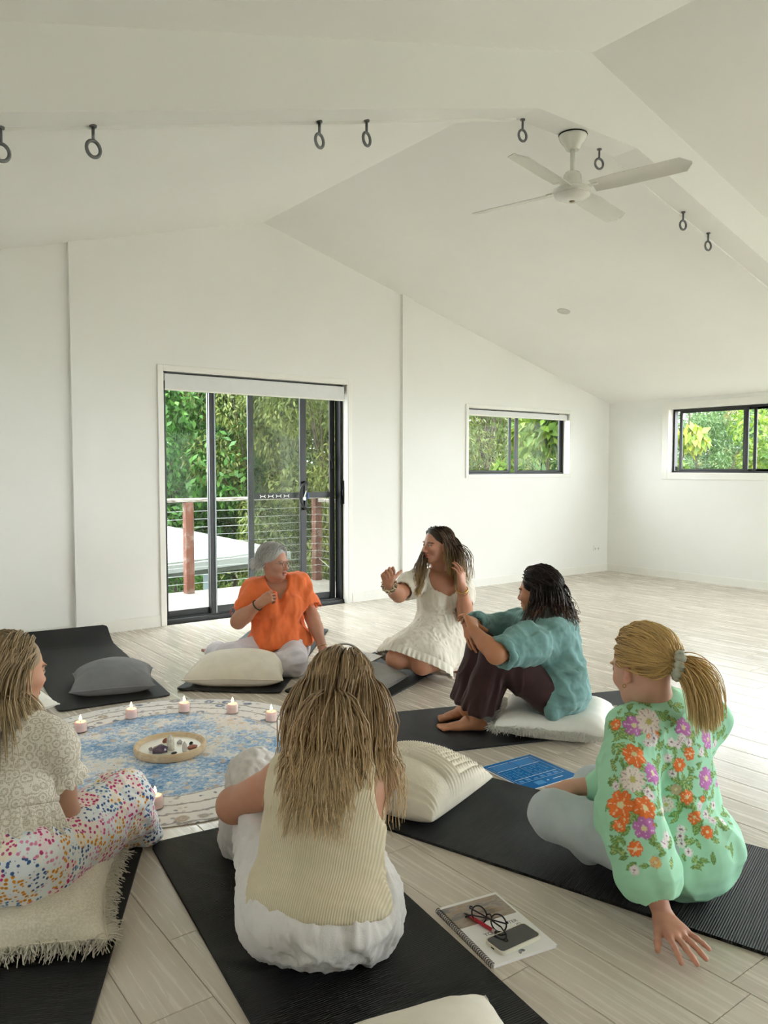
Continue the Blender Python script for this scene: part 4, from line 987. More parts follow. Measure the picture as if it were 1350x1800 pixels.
# ------------------------------------------------------------------ people: smooth-blended solid figures
def nrm(v): v = np.asarray(v, float); return v/(np.linalg.norm(v)+1e-12)
class Field:
    """signed distance field from blended capsules and ellipsoids, meshed with surface nets"""
    def __init__(s, h): s.h = h; s.ops = []
    def cap(s, a, b, ra, rb=None, k=.02, flat=None, op='+'):
        a, b = np.asarray(a, float), np.asarray(b, float); rb = ra if rb is None else rb; R = max(ra, rb)
        def f(P):
            ba = b-a; L2 = ba@ba+1e-12; q = P-a; t = np.clip(q@ba/L2, 0, 1); q = q-t[..., None]*ba; r = ra+(rb-ra)*t
            if flat is not None:
                n, s_ = flat; qn = q@n; q = q+n*(qn*(1/s_-1))[..., None]
                return (np.sqrt((q*q).sum(-1))-r)*min(1.0, s_+.15)
            return np.sqrt((q*q).sum(-1))-r
        s.ops.append((op, f, np.minimum(a, b)-R, np.maximum(a, b)+R, k)); return s
    def ell(s, c, r, R=None, k=.03, op='+'):
        c = np.asarray(c, float); r = np.asarray(r, float); m = r.max()
        def f(P):
            q = P-c
            if R is not None: q = q@R.T
            k0 = np.sqrt(((q/r)**2).sum(-1))+1e-9; k1 = np.sqrt(((q/(r*r))**2).sum(-1))+1e-9
            return k0*(k0-1)/k1
        s.ops.append((op, f, c-m, c+m, k)); return s
    def chain(s, pts, rs, k=.02, flat=None):
        for i in range(len(pts)-1): s.cap(pts[i], pts[i+1], rs[i], rs[i+1], k, flat)
        return s
    def plane(s, p, n, k=.006):
        """keep the side the normal n points away from"""
        p = np.asarray(p, float); n = nrm(n)
        s.ops.append(('&', lambda P: (P-p)@n, None, None, k)); return s
    def box_cut(s, lo, hi):
        return s
    def mesh(s):
        h = s.h; lo = np.min([o[2] for o in s.ops if o[0] == '+'], 0)-4*h; hi = np.max([o[3] for o in s.ops if o[0] == '+'], 0)+4*h
        n = np.ceil((hi-lo)/h).astype(int)+1
        G = np.full(n, .5, np.float32); xs = [lo[i]+h*np.arange(n[i]) for i in range(3)]
        for op, f, a, b, k in s.ops:
            if a is None: sl = [slice(0, n[i]) for i in range(3)]
            else:
                i0 = np.clip(np.floor((a-k-2*h-lo)/h).astype(int), 0, n-1); i1 = np.clip(np.ceil((b+k+2*h-lo)/h).astype(int)+1, 1, n)
                if (i1 <= i0).any(): continue
                sl = [slice(i0[i], i1[i]) for i in range(3)]
            P = np.stack(np.meshgrid(*[xs[i][sl[i]] for i in range(3)], indexing='ij'), -1)
            d = f(P); g = G[sl[0], sl[1], sl[2]]
            if op == '+': hh = np.maximum(k-np.abs(g-d), 0)/k; r = np.minimum(g, d)-hh*hh*k*.25
            else:
                if op == '-': d = -d
                hh = np.maximum(k-np.abs(g-d), 0)/k; r = np.maximum(g, d)+hh*hh*k*.25
            G[sl[0], sl[1], sl[2]] = r
        return surface_nets(G, lo, h)
def surface_nets(G, lo, h):
    S = G < 0; n = np.array(G.shape)-1
    cnt = np.zeros(n, np.int8)
    for dx in (0, 1):
        for dy in (0, 1):
            for dz in (0, 1): cnt += S[dx:dx+n[0], dy:dy+n[1], dz:dz+n[2]]
    act = (cnt > 0) & (cnt < 8); I = np.argwhere(act); idm = np.full(n, -1, np.int64); idm[act] = np.arange(len(I))
    cs = np.array([(x, y, z) for x in (0, 1) for y in (0, 1) for z in (0, 1)])
    val = np.stack([G[I[:, 0]+c[0], I[:, 1]+c[1], I[:, 2]+c[2]] for c in cs], 1)
    acc = np.zeros((len(I), 3)); num = np.zeros(len(I))
    for i in range(8):
        for j in range(i+1, 8):
            if np.abs(cs[i]-cs[j]).sum() != 1: continue
            a, b = val[:, i], val[:, j]; m = (a < 0) != (b < 0); t = np.where(m, a/(a-b+1e-12*(a == b)), 0)
            acc += np.where(m[:, None], cs[i]+t[:, None]*(cs[j]-cs[i]), 0); num += m
    V = lo+h*(I+acc/num[:, None])
    quads = []
    for ax in range(3):
        u, w = (ax+1) % 3, (ax+2) % 3
        sl0 = [slice(None)]*3; sl1 = [slice(None)]*3; sl0[ax] = slice(0, -1); sl1[ax] = slice(1, None)
        A, B = S[tuple(sl0)], S[tuple(sl1)]; E = np.argwhere(A != B)
        E = E[(E[:, u] > 0) & (E[:, w] > 0) & (E[:, u] < n[u]) & (E[:, w] < n[w])]
        if not len(E): continue
        def cell(du, dw):
            c = E.copy(); c[:, u] += du; c[:, w] += dw; return idm[c[:, 0], c[:, 1], c[:, 2]]
        q = np.stack([cell(-1, -1), cell(0, -1), cell(0, 0), cell(-1, 0)], 1)
        ins = A[E[:, 0], E[:, 1], E[:, 2]]; q[~ins] = q[~ins][:, ::-1]
        quads.append(q)
    Fq = np.concatenate(quads); Fq = Fq[(Fq >= 0).all(1)]
    return V, Fq
def normals(V, Fq):
    a = V[Fq[:, 2]]-V[Fq[:, 0]]; b = V[Fq[:, 3]]-V[Fq[:, 1]]; fn = np.cross(a, b); N = np.zeros_like(V)
    for i in range(4): np.add.at(N, Fq[:, i], fn)
    return N/(np.linalg.norm(N, axis=1)[:, None]+1e-12)
def relax(V, Fq, it=1):
    for _ in range(it):
        A = np.zeros_like(V); c = np.zeros(len(V))
        for i in range(4):
            np.add.at(A, Fq[:, i], V[Fq[:, (i+1) % 4]]); np.add.at(c, Fq[:, i], 1)
        V = V*.5+.5*A/np.maximum(c, 1)[:, None]
    return V
def folds(V, Fq, dirs, freq, amp, seed=0, mask=None, ridge=True, along=.25):
    """cloth folds: ridged noise stretched along a direction"""
    N = normals(V, Fq); d = nrm(dirs); al = (V@d)[:, None]*d; ac = V-al
    n = value_noise((ac+al*along)*freq, seed)+.5*value_noise((ac+al*along)*freq*2.1, seed+7)
    if ridge: n = 1-2*np.abs(n)
    dsp = amp*n
    if mask is not None: dsp = dsp*mask(V)
    return V+N*dsp[:, None]
def put(name, V, Fq, m, parent, org, cols=None, kind=None):
    me = mesh_np(name, V-np.asarray(org), Fq)
    if cols is not None:
        a = me.color_attributes.new('Col', 'FLOAT_COLOR', 'POINT'); a.data.foreach_set('color', np.concatenate([cols, np.ones((len(cols), 1))], 1).astype(np.float32).ravel())
    o = link(name, me, m, parent, smooth=True)
    if kind: o['kind'] = kind
    return o
def join(parts):
    Vs = []; Fs = []; Cs = []; b = 0
    for V, Fq, C in parts: Vs.append(V); Fs.append(Fq+b); Cs.append(C); b += len(V)
    return np.concatenate(Vs), np.concatenate(Fs), np.concatenate(Cs)
t = NT('skin'); at_ = t.attr('Col'); n1 = t.noise(t.coord(), 220, 3); n2 = t.noise(t.coord(), 18, 4)
c_ = t.mix(t.math('MULTIPLY', n2.outputs['Fac'], .25), at_.outputs['Color'], lin('#b0705a'), 'MIX'); t.bump(n1.outputs['Fac'], .08, .001)
M_SKIN = t.set(at_.outputs['Color'], .48, .4); t.b.inputs['Subsurface Weight'].default_value = .12; t.b.inputs['Subsurface Radius'].default_value = (.012, .005, .003); t.b.inputs['Subsurface Scale'].default_value = .5
def L3(c): return np.array(lin(c)[:3])
def skin_cols(V, tone, seed=0, red=None):
    n = value_noise(V*14, seed)*.06+value_noise(V*45, seed+1)*.04
    C = L3(tone)*(1+n)[:, None]
    if red:
        for c, r, amt in red:
            w = np.exp(-((V-np.asarray(c))**2).sum(1)/(r*r))*amt; C = C*(1-w[:, None])+C*np.array([1.05, .72, .68])*w[:, None]
    return C
def arm_prims(F, sh, el, wr, r=(.046, .041, .027), k=.02):
    F.cap(sh, el, r[0], r[1], k); F.cap(el, el+(wr-el)*.35, r[1], r[1]*.98, k); F.cap(el+(wr-el)*.3, wr, r[1]*.97, r[2], k)
def hand_prims(F, wr, y, back, left, curl, spread=(.16, .03, -.09, -.2), thumb=(.6, .35, .3, .25), s=1.0):
    """wr wrist, y hand direction, back dorsal normal; curl: four (mcp, pip, dip) in degrees; thumb: out angle, lift, bends"""
    y = nrm(y); z = nrm(np.asarray(back)-y*(np.asarray(back)@y)); x = np.cross(y, z)*(1 if left else -1)
    kx = [.030, .010, -.011, -.029]; ky = [.082, .086, .081, .072]
    ln = [(.041, .025, .020), (.045, .028, .021), (.041, .027, .021), (.033, .020, .018)]; rad = [.0088, .0090, .0085, .0076]
    # palm
    for i in range(4):
        kn = wr+s*(x*kx[i]+y*ky[i]); F.cap(wr+s*(x*kx[i]*.55+y*.012), kn, .0155*s, .0115*s, .014*s)
    F.cap(wr+s*(x*.012+y*.03-z*.006), wr+s*(x*-.012+y*.06-z*.004), .015*s, .015*s, .015*s)
    F.cap(wr+s*(x*.020+y*.018-z*.008), wr+s*(x*.034+y*.052-z*.008), .016*s, .012*s, .012*s)
    tips = []
    for i in range(4):
        p = wr+s*(x*kx[i]+y*ky[i]); a = spread[i]; d = nrm(y*math.cos(a)+x*math.sin(a)); ang = 0.0
        for j in range(3):
            ang += math.radians(curl[i][j]); dd = d*math.cos(ang)-z*math.sin(ang); q = p+dd*ln[i][j]*s
            F.cap(p, q, rad[i]*s*(1-.08*j), rad[i]*s*(1-.08*(j+1)), .005*s); p = q
        tips.append(p)
    p = wr+s*(x*.026+y*.028-z*.008); a = thumb[0]; d = nrm(x*math.sin(a)+y*math.cos(a)-z*thumb[1])
    for j, (l, r) in enumerate(((.030, .0125), (.032, .0105), (.027, .0095))):
        if j: d = nrm(d+(-z*.5+y*.5-x*.4)*thumb[1+j])
        q = p+d*l*s; F.cap(p, q, r*s, r*s*.88, .007*s); p = q
    tips.append(p)
    return tips
class Head:
    """head frame: x to the person's right, y forward, z up; origin between the ears"""
    def __init__(s, c, fwd, up=(0, 0, 1), scale=1.0):
        s.c = np.asarray(c, float); y = nrm(fwd); z = nrm(np.asarray(up, float)-y*(np.asarray(up, float)@y)); x = np.cross(y, z)
        s.R = np.stack([x, y, z]); s.s = scale
    def w(s, p): return s.c+(np.asarray(p)*s.s)@s.R
    def l(s, P): return ((np.asarray(P)-s.c)@s.R.T)/s.s
    CC = np.array([0, -.012, .040]); CRd = np.array([.0735, .093, .080])
    def mesh(s, neck, tone, h=.0036, lips='#b0625c', brow='#3b2a20', eye='#3a2c20', old=False, mouth_open=0.0, gaze=0.0):
        F = Field(h); nk = s.l(neck)
        F.ell(s.CC, s.CRd, k=.02).ell((0, .026, -.012), (.060, .062, .080), k=.03)
        F.ell((0, .058, -.088), (.026, .024, .018), k=.035).ell((0, .020, -.070), (.050, .048, .028), k=.03)
        for x in (-1, 1):
            F.ell((x*.037, .055, -.022), (.022, .022, .020), k=.025)
            F.ell((x*.031, .0965, .008), (.0165, .014, .0115), k=.014, op='-')
            F.ell((x*.031, .0735, .006), (.0135, .0135, .0125), k=.004)
            F.ell((x*.030, .078, .026), (.022, .010, .006), k=.010)
            F.ell((x*.073, -.006, .000), (.007, .017, .028), k=.006); F.ell((x*.079, -.010, .006), (.006, .013, .020), k=.004)
            F.ell((x*.081, -.002, .006), (.005, .007, .012), k=.004, op='-'); F.ell((x*.074, .003, -.022), (.005, .008, .009), k=.005)
            F.ell((x*.0105, .093, -.032), (.0085, .010, .007), k=.006)
        F.cap((0, .078, .016), (0, .104, -.026), .0075, .0105, .012)
        F.ell((0, .0855, -.052), (.021, .009, .0065), k=.008).ell((0, .0845, -.066), (.019, .009, .0062), k=.008)
        F.ell((0, .0955, -.0592), (.018, .006, .0014+mouth_open), k=.003, op='-')
        F.cap((0, -.022, -.035), nk, .052, .056, .03)
        V, Fq = F.mesh(); N = normals(V, Fq)
        C = L3(tone)*(1+value_noise(V*60, 4)*.05)[:, None]
        def blend(w, c): nonlocal C; w = np.clip(w, 0, 1)[:, None]; C = C*(1-w)+L3(c)*w
        X, Y, Z = V[:, 0], V[:, 1], V[:, 2]; front = Y > .05
        chk = np.exp(-(((np.abs(X)-.04)/.022)**2+((Z+.026)/.022)**2))*front*.35; C = C*(1-chk[:, None])+C*np.array([1.08, .70, .66])*chk[:, None]
        nz_ = np.exp(-((X/.014)**2+((Z+.026)/.014)**2))*(Y > .09)*.35; C = C*(1-nz_[:, None])+C*np.array([1.05, .75, .70])*nz_[:, None]
        er = (np.abs(X) > .070)*.35; C = C*(1-er[:, None])+C*np.array([1.05, .68, .62])*er[:, None]
        lp = ((X/.024)**2+((Z+.059)/.0125)**2 < 1) & (Y > .075); blend(lp*.75, lips)
        blend(((X/.019)**2+((Z+.0592)/.0022)**2 < 1)*(Y > .07)*.8, '#4a1f1c')
        for x in (-1, 1):
            ex = X-x*.031; ez = Z-.006
            wht = ((ex/.0135)**2+(ez/.0058)**2 < 1) & (Y > .06); blend(wht*.75, '#c2ada0')
            blend((((ex-gaze*.005)/.0058)**2+(ez/.0058)**2 < 1)*(Y > .06)*1.0, eye)
            lid = (np.abs(ez-.0060+.25*ex*ex/.0135) < .0024) & (np.abs(ex) < .015) & (Y > .06); blend(lid*.85, '#2a1c16')
            bz = Z-(.029-.0028*((X-x*.03)/.016)**2); blend((np.abs(bz) < .0034)*(np.abs(X-x*.031) < .021)*(Y > .05)*(.5 if old else .85), brow)
            blend((((X-x*.0085)/.0035)**2+((Z+.0375)/.0025)**2 < 1)*(Y > .08)*.7, '#4b2a22')
        # shade of the ear hollow is real geometry; colour only slightly redder
        return s.w(V), Fq, C
    def cap_hair(s, h=.004, grow=.008, cut=None):
        F = Field(h); F.ell(s.CC, s.CRd+grow, k=.02)
        F.ell((0, .106, -.010), (.094, .070, .100), k=.012, op='-')
        F.ell((0, .02, -.085), (.11, .09, .062), k=.012, op='-')
        if cut: cut(F)
        V, Fq = F.mesh(); return s.w(V), Fq
def strand_mesh(P, r0, taper=.75, sides=3, rng=None, tone=None):
    """P (n, S, 3) -> tubes; attributes tone per strand, along 0..1"""
    n, S, _ = P.shape; T = np.gradient(P, axis=1); T /= np.linalg.norm(T, axis=2)[..., None]+1e-9
    ref = np.broadcast_to(rng.normal(size=(n, 1, 3)), P.shape); A = np.cross(T, ref); A /= np.linalg.norm(A, axis=2)[..., None]+1e-9; B = np.cross(T, A)
    t = np.linspace(0, 1, S); rad = (r0*(1-taper*t**1.5))
    rr = np.asarray(rad)[None, :, None]*(np.ones((n, 1, 1)) if True else 1)
    V = np.stack([P+rr*(A*math.cos(2*math.pi*k/sides)+B*math.sin(2*math.pi*k/sides)) for k in range(sides)], 2)   # n,S,k,3
    idx = np.arange(n*S*sides).reshape(n, S, sides); nx = np.roll(idx, -1, 2)
    Fq = np.stack([idx[:, :-1], nx[:, :-1], nx[:, 1:], idx[:, 1:]], -1).reshape(-1, 4)
    if tone is None: tone = rng.uniform(0, 1, n)
    return V.reshape(-1, 3), Fq, np.repeat(tone, S*sides), np.tile(np.repeat(t, sides), n)
def hair_mat(name, root, mid, tip, dark):
    t = NT(name); tn = t.attr('tone'); al = t.attr('along')
    a = t.ramp(al.outputs['Fac'], [(0, lin(root)), (.45, lin(mid)), (1, lin(tip))])
    col = t.mix(t.ramp(tn.outputs['Fac'], [(.0, (.75,)*3), (.5, (.15,)*3), (1, (0, 0, 0))]), a, lin(dark))
    return t.set(col, .42, .45)
def hair_obj(name, parts, m, parent, org):
    Vs, Fs, Ts, As = [], [], [], []; b = 0
    for V, Fq, T_, A_ in parts: Vs.append(V); Fs.append(Fq+b); Ts.append(T_); As.append(A_); b += len(V)
    me = mesh_np(name, np.concatenate(Vs)-np.asarray(org), np.concatenate(Fs))
    for nm, d in (('tone', Ts), ('along', As)):
        a = me.attributes.new(nm, 'FLOAT', 'POINT'); a.data.foreach_set('value', np.concatenate(d).astype(np.float32))
    o = link(name, me, m, parent, smooth=True); return o
def scalp_roots(n, rng, region):
    out = []
    while sum(len(o) for o in out) < n:
        d = rng.normal(size=(n*3, 3)); d /= np.linalg.norm(d, axis=1)[:, None]; out.append(d[region(d)])
    return np.concatenate(out)[:n]
def face_free(d, line=.42):
    """scalp region: not the face, not below the ears at the front"""
    return (d[:, 2] > -.55) & ~((d[:, 1] > .45+.35*np.clip(d[:, 2], 0, 1)) & (d[:, 2] < .80)) & ~((d[:, 1] > -.1) & (d[:, 2] < .05))
def grow_hair(H, d, comb, length, S, rng, coll=(), lift=(.004, .016), gw=lambda i, S: min(1, .05+.9*(i/S)), wave=(.004, .09), clump=None, hug=.05):
    n = len(d); lay = rng.uniform(*lift, n)[:, None]; P = H.CC+d*(H.CRd+.004); nl = d/(H.CRd); nl /= np.linalg.norm(nl, axis=1)[:, None]
    v = comb(d, P); v = v-nl*(v*nl).sum(1)[:, None]*.9; v /= np.linalg.norm(v, axis=1)[:, None]+1e-9
    g = H.R@np.array([0, 0, -1.0]); seg = (np.asarray(length)/(S-1)); seg = np.broadcast_to(seg, (n,))[:, None]
    out = [P.copy()]
    cl = []
    for a, b, r in coll: cl.append((H.l(a), H.l(b), r/H.s))
    for i in range(1, S):
        w = gw(i, S); v = v*(1-w)+g*w; v /= np.linalg.norm(v, axis=1)[:, None]+1e-9; P0 = P; P = P+v*seg
        q = (P-H.CC)/(H.CRd+lay); m = np.linalg.norm(q, axis=1); ins = (m < 1) | ((q[:, 2] > hug) & (m < 1.6))
        P = np.where(ins[:, None], H.CC+q/(m[:, None]+1e-9)*(H.CRd+lay), P)
        for a, b, r in cl:
            ba = b-a; t_ = np.clip((P-a)@ba/(ba@ba+1e-12), 0, 1); cpt = a+t_[:, None]*ba; dv = P-cpt; dm = np.linalg.norm(dv, axis=1)[:, None]
            rr = r+lay; P = np.where(dm < rr, cpt+dv/(dm+1e-9)*rr, P)
        nv = P-P0; v = nv/(np.linalg.norm(nv, axis=1)[:, None]+1e-9); out.append(P.copy())
    out = np.stack(out, 1)
    # waves shared by locks
    k = rng.integers(0, max(4, n//18), n) if clump is None else rng.integers(0, clump, n); K = k.max()+1
    ph = rng.uniform(0, 6.28, K)[k]+rng.normal(size=n)*.5; ax = rng.normal(size=(K, 3))[k]; ax /= np.linalg.norm(ax, axis=1)[:, None]
    s_ = np.arange(S)[None, :]*seg; amp = wave[0]*np.clip(np.linspace(0, 1.6, S), 0, 1)[None, :]
    out = out+(amp*np.sin(2*math.pi*s_/wave[1]*rng.uniform(.8, 1.2, K)[k][:, None]+ph[:, None]))[..., None]*ax[:, None, :]
    return H.s*out@H.R+H.c, k
def tones(k, rng): K = k.max()+1; return np.clip(rng.uniform(0, 1, K)[k]*.7+rng.uniform(0, 1, len(k))*.3, 0, 1)
def reach(p, x, y, L, side='near'):
    """joint on the sight line x, y at bone length L from p"""
    o0 = np.array([0, 0, CAM_H]); d = at(x, y, 1.0)-o0; o = o0-p; a = d@d; b = 2*o@d; c = o@o-L*L; q = b*b-4*a*c
    if q < 0: return o0+d*(-b/(2*a))
    return o0+d*((-b+(-1 if side == 'near' else 1)*math.sqrt(q))/(2*a))
CFH = nrm([CF[0], CF[1], 0])
def facing(r, f, u=0.0): return nrm(CR*r+CFH*f+np.array([0, 0, u]))
class Torso:
    def __init__(s, pel, neck, shL, shR):
        s.pel, s.neck = np.asarray(pel), np.asarray(neck); s.up = nrm(s.neck-s.pel); l = np.asarray(shL)-np.asarray(shR); s.lat = nrm(l-s.up*(l@s.up)); s.fr = np.cross(s.lat, s.up)
        s.R = np.stack([s.lat, s.fr, s.up]); s.L = np.linalg.norm(s.neck-s.pel); s.shL, s.shR = np.asarray(shL), np.asarray(shR)
    def p(s, l, f, u): return s.pel+s.lat*l+s.fr*f+s.up*(u*s.L)
    def prims(s, F, g=0.0, b=1.0, bust=.05, k=.05, lower=True, curve=0.0):
        """g: growth outwards for clothes, b: build"""
        if lower: F.ell(s.p(0, -.02, .02), (.165*b+g, .120*b+g, .11*b+g), s.R, k)
        F.ell(s.p(0, .0+curve*.5, .28), (.135*b+g, .105*b+g, .14+g), s.R, k)
        F.ell(s.p(0, curve, .58), (.140*b+g, .105*b+g, .17+g), s.R, k)
        F.ell(s.p(0, curve*.6, .80), (.145*b+g, .085*b+g, .10+g), s.R, k)
        F.cap(s.shL-s.lat*.02, s.shR+s.lat*.02, .048*b+g, .048*b+g, k)
        for sgn in (-1, 1):
            if bust: F.ell(s.p(sgn*.068, .085+curve, .62), (.058+g, bust+.012+g, .058+g), s.R, .035)
            F.cap(s.p(0, -.01, .97), (s.shL if sgn > 0 else s.shR)+np.array([0, 0, .01]), .038+g, .034+g, .04)
        return s
def foot_prims(F, heel, toe, up=(0, 0, 1), s=1.0, left=True):
    d = nrm(np.asarray(toe)-np.asarray(heel)); up = nrm(np.asarray(up)-d*(np.asarray(up)@d)); sd = np.cross(d, up); L = np.linalg.norm(np.asarray(toe)-np.asarray(heel))
    heel = np.asarray(heel); b = heel+d*L*.72
    F.cap(heel+up*.022, heel+d*L*.35+up*.040, .030*s, .030*s, .02); F.cap(heel+d*L*.3+up*.034, b+up*.016, .033*s, .030*s, .02, flat=(up, .62))
    F.cap(heel+d*.02+up*.02, heel+d*L*.55+up*.014, .028*s, .030*s, .02, flat=(up, .6))
    in_ = sd if not left else -sd     # big toe side
    in_ = -in_
    for i, (o, l, r) in enumerate(((.026, .30, .0125), (.011, .29, .0095), (-.002, .27, .009), (-.014, .245, .0085), (-.025, .215, .0085))):
        a = b+in_*o*s*.9+up*.014; F.cap(a, heel+d*L*(.72+l)+in_*o*s*1.12+up*.010, r*s*.95, r*s*.95, .003)
DEBUG = False
def bones(name, J):
    if DEBUG:
        for a, b in (('pel', 'neck'), ('shL', 'shR'), ('shL', 'elL'), ('elL', 'wrL'), ('shR', 'elR'), ('elR', 'wrR'), ('hipL', 'knL'), ('knL', 'anL'), ('hipR', 'knR'), ('knR', 'anR'), ('neck', 'head')):
            if a in J and b in J: print(name, a, b, round(float(np.linalg.norm(J[a]-J[b])), 3), 'z', round(float(J[a][2]), 2), round(float(J[b][2]), 2))
def shorten(a, b, t): return np.asarray(a)+(np.asarray(b)-np.asarray(a))*t
def ring(c, axis, r, tube, n=24, wob=None, squash=1.0):
    axis = nrm(axis); a = nrm(np.cross(axis, [.3, .2, 1.0])); b = np.cross(axis, a)
    return [np.asarray(c)+a*math.cos(th)*r+b*math.sin(th)*r*squash for th in np.linspace(0, 2*math.pi, n, endpoint=False)]
def person(name_label, base): return tag(empty('person', base), name_label, 'person')
def rel(o, base): o.location = o.location  # parts are built in world space and stored relative to the base
def mb_part(b, name, m, parent, base, **kw): return b.xf(Matrix.Translation(-Vector(base))).build(name, m, parent, **kw)

# ================================================================== woman in cream ribbed tank, back to the room
def woman_tank():
    base = np.array([*flo(560, 1690)[:2], MZ]); root = person('woman seen from behind in a cream ribbed tank top and white trousers', base); rng = np.random.default_rng(21)
    J = dict(pel=at(560, 1596, 2.13), neck=at(588, 1318, 2.22), shL=at(497, 1372, 2.27), shR=at(664, 1362, 2.20), head=at(598, 1224, 2.27))
    J['elL'] = at(412, 1415, 2.42); J['wrL'] = at(462, 1376, 2.62); J['elR'] = at(650, 1430, 2.42); J['wrR'] = at(560, 1385, 2.62)
    J['hipL'] = at(505, 1590, 2.18); J['hipR'] = at(625, 1590, 2.16); J['knL'] = at(452, 1368, 2.56); J['knR'] = at(565, 1388, 2.55); J['anL'] = at(432, 1482, 2.72); J['anR'] = at(520, 1490, 2.72)
    bones('tank', J); T = Torso(J['pel'], J['neck'], J['shL'], J['shR']); tone = '#c4937a'
    F = Field(.012); T.prims(F, b=1.12, bust=.05, curve=-.025)
    for s in 'LR': F.cap(J['hip'+s], J['kn'+s], .095, .065, .04); F.cap(J['kn'+s], J['an'+s], .06, .04, .03)
    V, Fq = F.mesh(); parts = [(V, Fq, skin_cols(V, tone, 1))]
    F = Field(.004); sh = J['shL']; el = J['elL']; wr = J['wrL']
    F.cap(sh+T.lat*-.045-np.array([0, 0, .005]), sh, .055, .056, .02); F.cap(sh, el, .056, .050, .03); F.cap(el, el+(wr-el)*.4, .050, .042, .03); F.cap(el+(wr-el)*.35, wr, .042, .029, .03)
    F.ell(sh+T.lat*-.03-T.up*.055, (.045, .05, .06), T.R, .03)
    hand_prims(F, wr, nrm(J['wrR']-wr)+np.array([0, 0, -.1]), np.array(CFH)*.3+np.array([0, 0, 1]), True, [(35, 30, 20)]*4)
    V, Fq = F.mesh(); parts.append((V, Fq, skin_cols(V, tone, 2, [(shorten(sh, el, .35)+np.array([0, 0, .03]), .09, .55), (el, .07, .3)])))
    F = Field(.005); sh = J['shR']; el = J['elR']; wr = J['wrR']
    F.cap(sh+T.lat*.04, sh, .05, .054, .02); F.cap(sh, el, .054, .044, .03); F.cap(el, wr, .043, .028, .03)
    hand_prims(F, wr, nrm(J['wrL']-wr)+np.array([0, 0, -.1]), np.array([0, 0, 1.0])+CFH*.3, False, [(35, 30, 20)]*4)
    V, Fq = F.mesh(); parts.append((V, Fq, skin_cols(V, tone, 3)))
    F = Field(.004); foot_prims(F, flo(428, 1500)+np.array([0, 0, .012]), flo(398, 1468)+np.array([0, 0, .012]), left=True); F.cap(J['anL'], flo(425, 1497)+np.array([0, 0, .05]), .036, .03, .02)
    foot_prims(F, flo(520, 1500)+np.array([0, 0, .012]), flo(480, 1450)+np.array([0, 0, .012]), left=False)
    V, Fq = F.mesh(); parts.append((V, Fq, skin_cols(V, '#c98d78', 4)))
    H = Head(J['head'], facing(.08, .97, -.22), up=(.03, 0, 1), scale=1.03); parts.append(H.mesh(J['neck'], tone, h=.0055))
    V, Fq, C = join(parts); put('body', V, Fq, M_SKIN, root, base, C)
    # tank top
    F = Field(.005); T.prims(F, g=.016, b=1.12, bust=.05, k=.05, curve=-.028)
    F.ell(T.p(0, -.03, .06), (.190, .148, .12), T.R, .05)
    for sgn, sh in ((1, J['shL']), (-1, J['shR'])):
        F.ell(sh+T.lat*sgn*.052-T.up*.02, (.062, .12, .105), T.R, .015, op='-'); F.cap(sh+T.lat*sgn*.02, sh+T.lat*sgn*.3, .07, .07, .01, op='-')
    F.ell(T.neck+T.up*.05+T.fr*.03, (.10, .10, .085), T.R, .015, op='-'); F.plane(T.p(0, 0, .055), -T.up-T.lat*.02+T.fr*.10)
    V, Fq = F.mesh(); V = folds(V, Fq, T.lat+T.up*.25, 9, .0055, 3, mask=lambda P: np.clip(1.2-((P-T.pel)@T.up)/(.75*T.L), .1, 1)); V = folds(V, Fq, T.lat, 26, .0016, 5); V = relax(V, Fq, 4)
    t = NT('cream_ribbed_knit'); at_ = t.node('ShaderNodeAttribute', attribute_name='rib'); w = t.math('SINE', t.math('MULTIPLY', at_.outputs['Fac'], 2*math.pi/.0062))
    w01 = t.math('MULTIPLY_ADD', w, .5, .5); n1 = t.noise(t.coord(), 6, 4)
    col = t.mix(t.math('MULTIPLY', t.math('SUBTRACT', 1.0, w01), .5), t.ramp(n1.outputs['Fac'], [(.3, lin('#d8ccb2')), (.7, lin('#e2d7bf'))]), lin('#b3a380')); t.bump(w01, .45, .002); m = t.set(col, .85, .2)
    o = put('tank_top', V, Fq, m, root, base); rb = (V@T.lat)*(1+.12*((V-T.pel)@T.up)); a = o.data.attributes.new('rib', 'FLOAT', 'POINT'); a.data.foreach_set('value', rb.astype(np.float32))
    # trousers: loose crinkled gauze
    F = Field(.0055); F.ell(T.p(0, -.025, -.02), (.198, .160, .120), T.R, .05); F.ell(T.p(0, -.01, .08), (.172, .130, .07), T.R, .04); F.plane(T.p(0, 0, .17), T.up)
    for s, sg in (('L', 1), ('R', -1)):
        hp = J['hip'+s]; F.cap(hp, J['kn'+s], .125, .082, .06); F.cap(J['kn'+s], shorten(J['kn'+s], J['an'+s], .86), .080, .092, .04)
        F.cap(hp+np.array([0, 0, -.03]), shorten(hp, J['an'+s], .55), .10, .07, .06)
    F.plane((0, 0, MZ+.004), (0, 0, -1)); F.cap(shorten(J['kn'+'L'], J['an'+'L'], .8), J['anL']-(J['knL']-J['anL'])*.3, .06, .07, .01, op='-')
    V, Fq = F.mesh(); V = folds(V, Fq, nrm(J['knL']-J['hipL']), 13, .010, 8); V = folds(V, Fq, np.array([0, 0, 1.0]), 30, .0048, 9); V = folds(V, Fq, T.up, 70, .0011, 10, along=.15); V[:, 2] = np.maximum(V[:, 2], MZ)
    put('trousers', V, Fq, fabric('white_gauze', '#dedad9', 260, .4, .04), root, base)
    # hair
    HM = hair_mat('brown_blonde_hair', '#826b50', '#c3a47c', '#ecd0a2', '#80674b')
    d = scalp_roots(2500, rng, lambda d: (d[:, 2] > -.35) & ~((d[:, 1] > .55) & (d[:, 2] < .75)))
